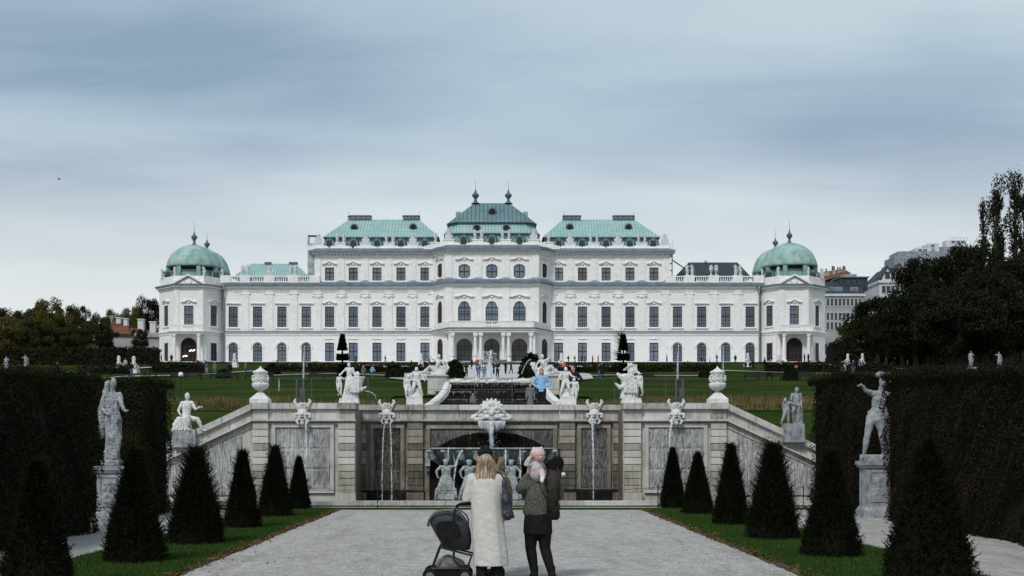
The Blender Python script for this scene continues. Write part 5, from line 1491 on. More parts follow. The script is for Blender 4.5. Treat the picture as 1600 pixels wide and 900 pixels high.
def plinth(e, w, d, h, mat='white_marble', t_=0.02):
    m = MB(); m.box(-w / 2, w / 2, -d / 2, d / 2, 0, h * .75, t_); m.box(-w / 2 + t_ * 1.2, w / 2 - t_ * 1.2, -d / 2 + t_, d / 2 - t_, h * .75 + .002, h); return m.build('plinth', mat, e)
def big_group(px, py_top, s_, label):
    D = 41.25; e = empty('statue_group', (WX(px, D), D, WT), label, 'statue')
    plinth(e, .62, .5, .16)
    m = MB(); st_ = len(m.v)
    if s_ < 0:
        # standing draped nymph, kneeling boy on the left, big shell and vase on the right
        body(m, dict(head=(-.02, -.03, 1.57), elL=(-.36, -.04, 1.2), wrL=(-.5, -.1, 1.02), haL=(-.53, -.1, .98), elR=(.26, .0, 1.12), wrR=(.33, -.1, .95), haR=(.35, -.12, .9), knR=(.05, -.2, .6), anR=(-.1, -.2, .2), toR=(-.15, -.28, .12)), 1.2, head=1.1)
        m.xform(Matrix.Translation((.0, 0, .1)) @ Matrix.Scale(.58, 4), st_); st_ = len(m.v)
        body(m, dict(head=(.02, -.03, 1.57), elR=(.34, -.04, 1.25), wrR=(.46, -.1, 1.4), haR=(.5, -.1, 1.45), knL=(-.14, -.15, .5), anL=(-.05, .1, .2)), 1.25, head=1.2)
        m.xform(Matrix.Translation((-.30, -.02, .08)) @ Matrix.Scale(.40, 4), st_)
        m.loft([(.02, .05, 0, .28, .2), (.03, .03, .2, .22, .17), (.0, 0, .45, .14, .12), (0, 0, .62, .12, .1)], 14)
        m.loft([(.27, 0, .2, .08, .08), (.27, 0, .27, .16, .14), (.26, 0, .38, .13, .12), (.27, 0, .60, .19, .15), (.28, 0, .66, .22, .16)], 14)
        m.tube([(.25, -.05, .26), (.4, -.1, .27), (.52, -.12, .34)], [.09, .07, .03], 8); m.ball((.24, 0, .74), (.09, .08, .08), 8)
        for k in range(6): m.tube([(.1 + .04 * k, -.12, .62 - .02 * k), (.05 + .05 * k, -.16, .2)], [.03, .04], 6)
    else:
        body(m, dict(head=(.0, -.03, 1.55), elL=(-.36, .0, 1.3), wrL=(-.2, -.12, 1.45), haL=(-.1, -.14, 1.5), elR=(.32, -.08, 1.2), wrR=(.45, -.1, 1.1), haR=(.5, -.1, 1.1), knR=(.2, -.2, .55), anR=(.18, -.05, .15)), 1.3, head=1.1)
        m.xform(Matrix.Translation((0, .02, .12)) @ Matrix.Scale(.62, 4), st_); st_ = len(m.v)
        body(m, dict(head=(.0, -.03, 1.57), elL=(-.36, -.1, 1.3), wrL=(-.52, -.15, 1.2), haL=(-.6, -.1, 1.2), knR=(.2, -.1, .5), anR=(.26, .1, .15)), 1.3, head=1.2)
        m.xform(Matrix.Translation((.24, -.04, .08)) @ Matrix.Scale(.46, 4), st_)
        m.loft([(-.06, .05, 0, .3, .2), (-.08, .03, .25, .22, .17), (-.1, 0, .55, .2, .15), (-.12, 0, .72, .24, .16), (-.13, 0, .8, .16, .12)], 14)
        m.tube([(-.2, 0, .4), (-.36, -.08, .36), (-.48, -.08, .48)], [.11, .08, .03], 8)
        m.tube([(-.25, 0, .65), (-.4, -.02, .78)], [.1, .06], 8)
        for k in range(4): m.tube([(-.05 + .07 * k, .02, .85), (-.08 + .08 * k, 0, 1.14 - .02 * k)], [.05, .03], 6)
        for k in range(6): m.tube([(-.15 + .06 * k, -.14, .7 - .02 * k), (-.2 + .07 * k, -.16, .2)], [.03, .045], 6)
    H = max(v[2] for v in m.v); want = (630 - py_top) / 50.4 - .15
    m.xform(Matrix.Translation((0, 0, .15)) @ Matrix.Diagonal((1, 1, want / H, 1)))
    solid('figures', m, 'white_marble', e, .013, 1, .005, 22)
big_group(546, 566, -1, 'white marble nymph and boy with a water shell, left part of the fountain wall')
big_group(986, 566, 1, 'white marble group of entwined figures with a horn, right part of the fountain wall')
def putti(px, s_, label):
    D = 42.8; e = empty('statue_group', (WX(px, D), D, WZ(632.3, DR)), label, 'statue')
    plinth(e, .54, .45, .26)
    m = MB(); st_ = 0
    body(m, dict(head=(.0, -.03, 1.57), elL=(-.32, -.06, 1.2), wrL=(-.5, -.1, 1.15), haL=(-.56, -.1, 1.15), elR=(.33, .0, 1.15), wrR=(.42, -.1, .95), haR=(.45, -.1, .9), knL=(-.16, -.12, .52), anL=(-.28, -.05, .12), toL=(-.34, -.15, .06), knR=(.2, -.1, .5), anR=(.3, .0, .1)), 1.35, head=1.3)
    m.xform(Matrix.Translation((.06, 0, .25)) @ Matrix.Diagonal((.60, .60, .56, 1)), st_); st_ = len(m.v)
    body(m, dict(head=(.03, -.03, 1.57), elR=(.34, -.06, 1.3), wrR=(.5, -.1, 1.35), haR=(.55, -.1, 1.35), knL=(-.1, -.18, .5), anL=(-.08, -.1, .1), knR=(.12, -.1, .5)), 1.4, head=1.35)
    m.xform(Matrix.Translation((-.22, -.03, .22 if s_ < 0 else .12)) @ Matrix.Diagonal((.52, .52, .43, 1)), st_)
    m.loft([(0, .05, .24, .25, .16), (.05, .08, .4, .12, .1), (.1, .1, .55, .07, .07)], 12)
    if s_ > 0: m.xform(Matrix.Scale(-1, 4, Vector((1, 0, 0))))
    solid('figures', m, 'white_marble', e, .013, 1, .004, 22)
putti(648, -1, 'white marble pair of putti holding hands, left of the water steps')
putti(887, 1, 'white marble pair of putti embracing, in front of the man in black')

def mask(px, D, label_):
    m = MB()
    m.ball((0, 0, 0), (.17, .16, .20), 14)                                  # skull
    m.ball((0, -.06, .06), (.16, .08, .05), 10); m.ball((0, -.15, -.01), (.045, .07, .06), 8)       # brow, nose
    for s_ in (-1, 1):
        m.ball((s_ * .09, -.10, -.02), (.06, .05, .05), 8)
        m.tube([(s_ * .11, 0, .12), (s_ * .17, -.02, .24), (s_ * .24, -.04, .38), (s_ * .21, -.05, .43)], [.05, .055, .045, .035], 8)  # winged horns
        m.tube([(s_ * .08, -.02, .14), (s_ * .11, -.05, .25), (s_ * .07, -.06, .33)], [.05, .045, .03], 8)
        m.tube([(s_ * .15, -.04, .0), (s_ * .25, -.06, -.02), (s_ * .22, -.08, -.10)], [.05, .045, .04], 8)
        m.tube([(s_ * .10, -.06, -.14), (s_ * .17, -.08, -.24), (s_ * .12, -.09, -.31)], [.05, .045, .035], 8)   # beard curls
        m.tube([(s_ * .07, -.12, -.09), (s_ * .12, -.10, -.15)], [.035, .03], 6)
    m.ball((0, -.04, .22), (.11, .07, .08), 8); m.ball((0, -.08, .29), (.06, .05, .06), 8)
    m.tube([(-.06, -.12, -.17), (0, -.14, -.19), (.06, -.12, -.17)], .03, 6); m.ball((0, -.10, -.27), (.07, .05, .08), 8)
    e = solid('grotesque_mask', m, 'white_marble', fw, .011, 1, .004, 26)
    e.location = (WX(px, D), D - DW - .17, WZ(647, D)); tag(e, label_)
    d = MB(); d.ball((0, -.135, -.135), (.055, .03, .018), 10); d.build('mouth', 'black_wet_stone', e)
mask(474, DW, 'outermost left mask spouting one thin stream'); mask(605, DR, 'inner left mask spouting two threads'); mask(928, DR, 'inner right mask'); mask(1055, DW, 'outermost right mask')
# giant head: a bearded shell-crowned face over the bowl
m = MB()
m.ball((0, .1, 0), (.42, .28, .26), 16); m.ball((0, -.06, .05), (.30, .22, .14), 12)
m.ball((0, -.26, -.02), (.10, .12, .11), 10)
for s_ in (-1, 1):
    m.ball((s_ * .20, -.16, .02), (.10, .09, .07), 10); m.ball((s_ * .30, -.12, -.10), (.16, .12, .08), 10)
    m.tube([(s_ * .05, -.20, .10), (s_ * .16, -.22, .15), (s_ * .32, -.14, .10), (s_ * .44, -.04, .0)], [.06, .07, .06, .05], 8)
    m.tube([(0, -.24, -.13), (s_ * .2, -.22, -.14), (s_ * .42, -.12, -.20), (s_ * .62, 0, -.22)], [.09, .08, .07, .06], 8)
    m.ball((s_ * .62, -.02, -.17), (.09, .08, .08), 8); m.tube([(s_ * .4, .02, -.05), (s_ * .66, .06, -.12), (s_ * .74, .05, -.2)], [.08, .06, .03], 8)
for k in range(7):
    a_ = R(-66 + 22 * k); m.tube([(0, -.05, .10), (math.sin(a_) * .30, -.12, .10 + math.cos(a_) * .22), (math.sin(a_) * .38, -.08, .10 + math.cos(a_) * .31)], [.08, .085, .05], 8)
for k in range(6):
    a_ = R(-50 + 20 * k); m.tube([(0, -.12, .1), (math.sin(a_) * .22, -.18, .10 + math.cos(a_) * .17)], [.06, .05], 8)
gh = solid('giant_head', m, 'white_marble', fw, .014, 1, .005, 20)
gh.location = (WX(768, 41.9), 41.9 - DW, WZ(645, 41.9)); gh.scale = (.92, 1, 1.02); tag(gh, 'giant shell-crowned grotesque head over the bowl')
d = MB(); d.ball((0, -.16, -.24), (.34, .12, .05), 12); d.build('mouth', 'black_wet_stone', gh)

def triton(px, top, s_, label, rz=0):
    D = 41.35; zb = .10; H = WZ(top, D) - zb
    m = MB()
    body(m, dict(head=(0, -.04, 1.56), elL=(-.32, 0, 1.2), wrL=(-.30, -.08, .98), haL=(-.25, -.12, .92), elR=(.34, 0, 1.45), wrR=(.26, -.02, 1.75), haR=(.24, 0, 1.86), knL=(-.2, -.12, .55), anL=(-.22, .0, .2), knR=(.2, -.12, .55), anR=(.22, 0, .2)), 1.3, head=1.15)
    m.loft([(0, 0, 0, .42, .26), (0, 0, .2, .36, .24), (0, -.02, .5, .3, .22), (0, 0, .8, .2, .16), (0, 0, .95, .17, .13)], 14, lambda a_, t_: 1 + .10 * math.sin(a_ * 5))
    for k in range(7): m.tube([(-.3 + .1 * k, -.15, .45), (-.36 + .12 * k, -.2, .1)], [.06, .04], 6)
    m.ball((0, 0, 1.66), (.12, .12, .06), 8)
    if s_ < 0: pass
    else: m.xform(Matrix.Scale(-1, 4, Vector((1, 0, 0))))
    m.xform(Matrix.Diagonal((H / 1.75 * 1.25, H / 1.75, H / 1.75, 1)))
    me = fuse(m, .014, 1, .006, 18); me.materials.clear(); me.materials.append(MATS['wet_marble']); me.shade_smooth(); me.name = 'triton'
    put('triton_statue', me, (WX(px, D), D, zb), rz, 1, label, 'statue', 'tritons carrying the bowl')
triton(697, 716, -1, 'wet marble triton under the left end of the bowl, one arm raised'); triton(733, 717, -1, 'wet marble triton half hidden left of the white coat', .3)
triton(799, 717, 1, 'wet marble triton between the two women', -.2); triton(841, 717, 1, 'wet marble triton behind the green jacket', .1)
# corbels under the bowl
for px in (669, 867):
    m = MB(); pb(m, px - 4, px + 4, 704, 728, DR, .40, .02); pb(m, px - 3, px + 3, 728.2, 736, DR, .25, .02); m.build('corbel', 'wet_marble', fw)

# sitting figure and pair on the sloping ends
def ramp_statue(px, py_b, D, key, label):
    e = empty('statue_group' if key == 'pair' else 'statue', (WX(px, D), D, WZ(py_b, D)), label, 'statue')
    m = MB()
    if key == 'sit':
        m.box(-.42, .30, -.25, .25, -.35, .20, .02); m.build('plinth', 'grey_marble', e); m = MB()
        body(m, dict(pelvis=(-.05, 0, .62), waist=(-.04, 0, .78), chest=(-.02, 0, 1.02), neck=(.0, 0, 1.18), head=(.0, -.02, 1.33), shL=(-.18, .02, 1.12), elL=(-.30, -.04, .86), wrL=(-.22, -.16, .72), haL=(-.16, -.2, .7), shR=(.16, -.02, 1.12), elR=(.30, -.08, .90), wrR=(.44, -.1, .98), haR=(.52, -.1, .98), hiL=(-.12, -.05, .58), knL=(.10, -.25, .62), anL=(.05, -.25, .25), toL=(.14, -.32, .2), hiR=(.08, -.02, .58), knR=(.38, -.12, .56), anR=(.52, -.1, .22), toR=(.64, -.13, .17)), 1.2, head=1.15)
        m.loft([(-.2, .02, .15, .36, .26), (-.2, .02, .4, .32, .24), (-.12, 0, .65, .22, .2)], 14, lambda a_, t_: 1 + .06 * math.sin(a_ * 6))
        for k in range(5): m.tube([(-.25 + .06 * k, -.2, .6), (-.42 + .1 * k, -.24, .2)], [.05, .05], 6)
        m.xform(Matrix.Scale(.90, 4)); solid('figure', m, 'white_marble', e, .013, 1, .005, 20)
    else:
        m.box(-.30, .34, -.25, .25, -.45, .12, .02); m.build('plinth', 'grey_marble', e); m = MB(); st_ = 0
        body(m, dict(head=(.02, -.03, 1.57), elL=(-.28, -.14, 1.15), wrL=(-.1, -.25, 1.05), haL=(-.05, -.27, 1.03), knL=(-.16, -.1, .52), anL=(-.12, .0, .12)), 1.3, head=1.25)
        m.xform(Matrix.Translation((.12, 0, .10)) @ Matrix.Scale(.66, 4), st_); st_ = len(m.v)
        body(m, dict(head=(-.1, -.05, 1.5), neck=(-.05, 0, 1.4), elR=(.34, -.1, 1.3), wrR=(.55, -.14, 1.2), haR=(.62, -.14, 1.16), knL=(-.2, -.05, .5), anL=(-.34, .0, .1)), 1.35, head=1.3)
        m.xform(Matrix.Translation((-.18, -.05, .08)) @ Matrix.Scale(.50, 4), st_)
        m.loft([(.2, .1, .1, .16, .12), (.22, .1, .6, .13, .1), (.18, .1, 1.0, .1, .08)], 10)
        solid('figures', m, 'grey_marble', e, .013, 1, .006, 20)
    return e
ramp_statue(293, 681, 40.9, 'sit', 'white marble seated figure on the sloping left end of the fountain wall')
ramp_statue(1238, 668, 40.9, 'pair', 'grey marble pair of children on the sloping right end of the fountain wall')

# tall statues on pedestals at the hedges
def pedestal(e, w, h, mat):
    m = MB(); a_ = w / 2
    m.box(-a_ * 1.12, a_ * 1.12, -a_ * 1.12, a_ * 1.12, 0, h * .13, .02); m.box(-a_ * 1.02, a_ * 1.02, -a_ * 1.02, a_ * 1.02, h * .132, h * .20, .05)
    m.box(-a_ * .86, a_ * .86, -a_ * .86, a_ * .86, h * .202, h * .88); m.box(-a_ * .98, a_ * .98, -a_ * .98, a_ * .98, h * .882, h * .93, -.03); m.box(-a_ * 1.10, a_ * 1.10, -a_ * 1.10, a_ * 1.10, h * .932, h)
    o = m.build('pedestal', mat, e)
    m = MB(); y0 = -a_ * .86
    for x0, x1, z0, z1 in ((-.6, .6, .28, .30), (-.6, .6, .80, .82), (-.6, -.56, .30, .80), (.56, .6, .30, .80)): m.box(x0 * a_, x1 * a_, y0 - .02, y0 - .003, z0 * h, z1 * h)
    for k in range(14): m.ball((random.uniform(-.4, .4) * a_, y0 - .004, random.uniform(.36, .74) * h), (random.uniform(.04, .08), .018, random.uniform(.04, .08)), 8)
    m.build('relief', mat, o); return o
e = empty('garden_statue', (WX(176, 30.7), 30.7, 0), 'tall grey marble draped woman on a high pedestal in the gap of the left hedge', 'statue')
pedestal(e, .66, 1.28, 'grey_marble')
m = MB()
body(m, dict(head=(.03, -.04, 1.60), chest=(.02, 0, 1.28), elR=(.30, -.12, 1.12), wrR=(.40, -.2, 1.06), haR=(.46, -.22, 1.08), elL=(-.30, .0, 1.15), wrL=(-.10, -.2, 1.02), haL=(-.02, -.22, 1.0), knR=(.06, -.2, .52), anR=(.02, -.02, .1)), 1.15)
m.loft([(-.02, .02, .03, .20, .16), (-.0, .0, .25, .17, .16), (.03, -.02, .55, .20, .19), (.02, .0, .9, .21, .18), (0, 0, 1.08, .16, .14), (.0, 0, 1.3, .18, .13)], 18, lambda a_, t_: 1 + .10 * math.sin(a_ * 6 + t_ * 5))
m.tube([(-.15, .08, 1.6), (-.2, .08, 1.3), (-.3, .05, 1.0), (-.3, .05, .6)], [.08, .12, .12, .08], 8)
for k in range(7): m.tube([(.2 - .02 * k, -.16, .95), (-.05 + .05 * k, -.19, .55), (-.16 + .05 * k, -.17, .15)], [.035, .04, .03], 6)
m.box(-.25, .22, -.2, .2, -.02, .1)
m.xform(Matrix.Translation((.0, 0, 1.30)) @ Matrix.Diagonal((.90, 1.0, 1.17, 1)))
solid('figure', m, 'grey_marble', e, .015, 1, .009, 16)
e = empty('garden_statue', (WX(1368, 32.7), 32.7, 0), 'grey marble nude man reaching out on a carved pedestal by the right hedge', 'statue')
pedestal(e, .72, 1.38, 'grey_marble')
m = MB()
body(m, dict(pelvis=(.0, 0, .98), waist=(.04, 0, 1.1), chest=(.07, -.02, 1.32), neck=(.10, -.04, 1.48), head=(.13, -.08, 1.66), shL=(-.09, -.02, 1.44), elL=(-.24, -.1, 1.50), wrL=(-.36, -.16, 1.62), haL=(-.43, -.18, 1.59), shR=(.25, 0, 1.42), elR=(.38, .02, 1.46), wrR=(.30, -.06, 1.70), haR=(.24, -.08, 1.74), hiL=(-.09, 0, .92), knL=(-.20, -.08, .52), anL=(-.24, .04, .1), toL=(-.32, -.08, .04), hiR=(.1, 0, .92), knR=(.10, -.14, .5), anR=(.22, 0, .12)), 1.12)
m.tube([(-.08, .06, 1.0), (.02, -.12, .85), (.16, -.1, .55), (.24, .0, .2), (.26, .05, .05)], [.08, .1, .1, .1, .12], 10); m.tube([(.1, .1, 1.1), (.25, .1, .8), (.3, .1, .3)], [.08, .1, .1], 8)
m.tube([(.22, .05, 1.1), (.34, .06, .7), (.36, .06, .2)], [.05, .06, .08], 8)
m.box(-.3, .36, -.2, .22, -.04, .1)
m.ball((.26, 0, 1.80), (.15, .12, .10), 8); m.ball((.12, 0, 1.84), (.12, .1, .07), 8)
m.xform(Matrix.Translation((0, 0, 1.42)) @ Matrix.Diagonal((1.12, 1.12, 1.13, 1)))
solid('figure', m, 'grey_marble', e, .015, 1, .006, 18)

# sphinxes, seated lions and far garden statues
def sphinx_mesh():
    m = MB()
    m.tube([(0, .55, .42), (0, .1, .48), (0, -.2, .62)], [.26, .24, .22], 12); m.tube([(0, -.2, .6), (0, -.25, .9), (0, -.26, 1.05)], [.22, .17, .10], 10)
    m.ball((0, -.28, 1.22), (.13, .15, .18), 12); m.loft([(0, -.22, .95, .20, .16), (0, -.2, 1.2, .2, .18), (0, -.22, 1.4, .12, .12)], 12)
    for s_ in (-1, 1):
        m.tube([(s_ * .14, -.25, .6), (s_ * .15, -.32, .3), (s_ * .15, -.42, .12)], [.1, .08, .07], 8); m.tube([(s_ * .2, .5, .3), (s_ * .24, .2, .15)], [.2, .1], 8)
    m.box(-.35, .35, -.55, .8, -.3, .12, .03)
    return m
sm = fuse(sphinx_mesh(), .04, 2, .006, 8); sm.materials.clear(); sm.materials.append(MATS['white_marble']); sm.shade_smooth()
for px, pyb, D, h, w in ((186.5, 582, 205, 1.9, 'left of the pair at the far left path'), (210, 586, 190, 1.9, 'right of the pair at the far left path'), (1324, 572, 226, 1.75, 'left of the pair at the far right path'), (1347, 571.5, 228, 1.75, 'right of the pair at the far right path'),
                        (367, 574, 226, 1.8, 'before the leftmost arched window'), (658, 573, 228, 1.75, 'left of the palace porch'), (877, 573, 228, 1.8, 'right of the palace porch'), (1168, 573, 228, 1.8, 'before the rightmost arched window'), (318, 573, 235, 1.2, 'beside the left pavilion porch'), (1217, 573, 235, 1.3, 'beside the right pavilion porch')):
    s = h / 1.4; zz_ = max(terr(D), WZ(pyb, D))
    e = empty('sphinx_statue', (WX(px, D), D, terr(D)), 'white stone sphinx on its base, ' + w, 'statue', 'sphinxes before the palace')
    top = WZ(pyb, D) - terr(D)
    m = MB(); m.box(-.4 * s, .4 * s, -.6 * s, .85 * s, -.2, max(.5, top) , .02); m.build('base', 'white_marble', e)
    o = mesh_obj('sphinx', sm, e, (0, 0, max(.5, top) + .05)); o.scale = (s, s, s)
for px, py, D, k, w in ((10, 582, 150, 'standing', 'above the hedge at the far left edge'), (40, 578, 160, 'armed', 'above the left hedge, second from the edge'), (1517, 574, 150, 'standing', 'above the right hedge, the left of two'), (1561, 575, 150, 'armed', 'above the right hedge, the right of two')):
    e = empty('far_statue', (WX(px, D), D, terr(D)), 'small pale statue ' + w, 'statue', 'small statues beyond the hedges')
    zt = WZ(py, D) - terr(D); m = MB(); m.box(-.5, .5, -.5, .5, -.2, max(zt, .3), .03); m.build('base', 'grey_marble', e)
    o = mesh_obj('figure', statue_proto(k, 'grey_marble'), e, (0, 0, max(zt, .3) + .05)); o.scale = (1.05,) * 3
# reclining groups at the heads of the scroll arms
for px, s_, w in ((683, -1, 'left'), (850, 1, 'right')):
    D = 61.9; m = MB()
    body(m, dict(pelvis=(.1, 0, .25), waist=(.0, 0, .4), chest=(-.08, 0, .62), neck=(-.1, 0, .78), head=(-.1, -.04, .94), shL=(-.26, 0, .72), elL=(-.4, 0, .5), wrL=(-.45, -.1, .3), haL=(-.46, -.1, .24), shR=(.08, 0, .74), elR=(.28, -.06, .85), wrR=(.4, -.1, 1.02), haR=(.44, -.1, 1.1), hiL=(.15, -.08, .2), knL=(.42, -.2, .42), anL=(.62, -.15, .1), hiR=(.15, .05, .2), knR=(.5, 0, .3), anR=(.8, 0, .08)), 1.25, head=1.2)
    m.loft([(0, .05, -.1, .5, .28), (0, .05, .1, .45, .25), (0, .05, .28, .25, .2)], 12)
    m.tube([(-.4, .1, .1), (-.6, .1, .35), (-.5, .1, .62)], [.12, .1, .05], 8)
    if s_ < 0: m.xform(Matrix.Scale(-1, 4, Vector((1, 0, 0))))
    me = fuse(m, .02, 1, .007, 14); me.materials.clear(); me.materials.append(MATS['white_marble']); me.shade_smooth()
    put('reclining_statue', me, (WX(px, D), D, WZ(585.5, 61.5) + .05), 0, .85, 'white marble reclining river god on the %s head of the water steps' % w, 'statue')
# basin sculpture with spouting horse behind the blue-jacketed woman
m = MB(); D = 112
m.loft([(0, 0, 0, 1.2, .9), (0, 0, .6, .9, .7), (.1, 0, 1.3, .5, .4)], 14)
for a_, b_, c_ in (((-.3, 0, .8), (-.7, 0, 1.7), (-1.1, -.1, 2.0)), ((.3, 0, .8), (.6, 0, 1.6), (.5, -.1, 2.1)), ((.6, 0, .5), (1.2, 0, .9), (1.5, 0, .4)), ((-.5, 0, .4), (-.3, -.2, 1.4), (.1, -.2, 1.9))): m.tube([a_, b_, c_], [.35, .25, .18], 8)
m.ball((-1.1, -.1, 2.0), (.3, .2, .22), 8); m.ball((.5, 0, 2.2), .24, 8); m.ball((.1, -.2, 2.0), .22, 8)
me = fuse(m, .07, 1, .03, 4); me.materials.clear(); me.materials.append(MATS['white_marble']); me.shade_smooth()
put('fountain_group', me, (WX(846, D), D, terr(D)), 0, (.72, .8, .92), 'white marble sea-horse fountain group right of the tall jet', 'statue')

# ================================================================== PLANTS
def yew_mesh(r0, h, shag, seed, n=15000):
    g = np.random.default_rng(seed)
    t_ = g.random(n) ** 0.85; a_ = g.random(n) * 2 * PI
    rt = .035
    prof = (r0 - rt) * (1 - t_) ** .90 + rt
    wob = 1 + .05 * np.sin(a_ * 3 + seed) * np.sin(t_ * 9 + seed) + .04 * np.sin(a_ * 7 + 11 * t_)
    r = prof * wob * (0.80 + .22 * g.random(n))
    z = t_ * h * .97 + .02
    P = np.column_stack([r * np.cos(a_), r * np.sin(a_), z])
    out = np.column_stack([np.cos(a_), np.sin(a_), np.full(n, .75)]) + g.normal(0, .5, (n, 3))
    L = .035 + .035 * g.random(n)
    T = spikes(P, out, L, .006 + .004 * g.random(n))
    # long loose shoots of the unclipped plants
    if shag > 0:
        m = int(700 * shag); t2 = .1 + .9 * g.random(m); a2 = g.random(m) * 2 * PI
        r2 = ((r0 - rt) * (1 - t2) ** .92 + rt) * .9
        P2 = np.column_stack([r2 * np.cos(a2), r2 * np.sin(a2), t2 * h * .96]); D2 = np.column_stack([np.cos(a2), np.sin(a2), .9 + .8 * g.random(m)]) + g.normal(0, .25, (m, 3)); D2 = unit(D2)
        Ls = (.08 + .17 * g.random(m) ** 1.6) * (1 if shag < 2 else 1.3)
        T = np.concatenate([T, spikes(P2, D2, Ls, .010)])
        k = 9; pp = np.repeat(P2, k, 0); dd = np.repeat(D2, k, 0); ll = np.repeat(Ls, k); u = g.random(m * k)
        P3 = pp + dd * (ll * u)[:, None]; D3 = dd * .7 + g.normal(0, .6, (m * k, 3)); T = np.concatenate([T, spikes(P3, D3, .022 + .026 * g.random(m * k), .006)])
    # crown tip shoots
    m = 160; P4 = np.column_stack([g.normal(0, .022, m), g.normal(0, .022, m), h * (.92 + .06 * g.random(m))]); D4 = np.column_stack([g.normal(0, .28, m), g.normal(0, .28, m), np.ones(m)])
    T = np.concatenate([T, spikes(P4, D4, .05 + .09 * g.random(m), .010)])
    return cloud_mesh('foliage', T, ['yew_needles'])
def yew(px, pyb, hw, pyt, shag, label, seed):
    D = CZ * F / (pyb - 700); r = hw * D / F; h = CZ - (pyt - 700) * D / F
    e = empty('topiary_cone', (WX(px, D), D, .03), label, 'topiary', 'clipped yew cones along the path', rz=random.random() * 6)
    mesh_obj('foliage', yew_mesh(r, h, shag, seed), e)
    m = MB(); rt = .035
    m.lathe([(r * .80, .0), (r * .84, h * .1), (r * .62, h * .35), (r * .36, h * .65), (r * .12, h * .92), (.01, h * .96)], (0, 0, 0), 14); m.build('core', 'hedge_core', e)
    return e
for i, a_ in enumerate(((58, 922, 60, 722, 0.3, 'clipped dark yew cone at the lower left corner of the picture'),
    (210, 881, 50, 706, 1.6, 'shaggy dark yew cone before the left garden statue'), (306, 852, 46, 703, 2.4, 'ragged yew cone with long loose shoots below the seated statue'),
    (379, 827, 29, 707, 1.0, 'narrow yew cone on the left lawn, fourth from the front'), (430, 809, 28, 699, 1.8, 'tufted yew cone on the left lawn beside the smallest one'), (467, 797, 19, 716, .3, 'smallest yew cone, nearest the pool on the left lawn'),
    (1051, 795, 21, 702, .6, 'pointed yew cone nearest the pool on the right lawn'), (1090, 805, 26, 709, .5, 'blunt yew cone second from the pool on the right lawn'), (1142, 822, 29, 696, 1.3, 'slim yew cone in the middle of the right lawn row'),
    (1207, 844, 43, 697, 2.6, 'ragged yew cone with long side shoots below the pair of children'), (1299, 872, 48, 707, 1.2, 'wide dark yew cone left of the carved pedestal'), (1452, 916, 76, 690, 1.6, 'large dark yew cone in front of the right hedge'))):
    yew(*a_, seed=i + 3)

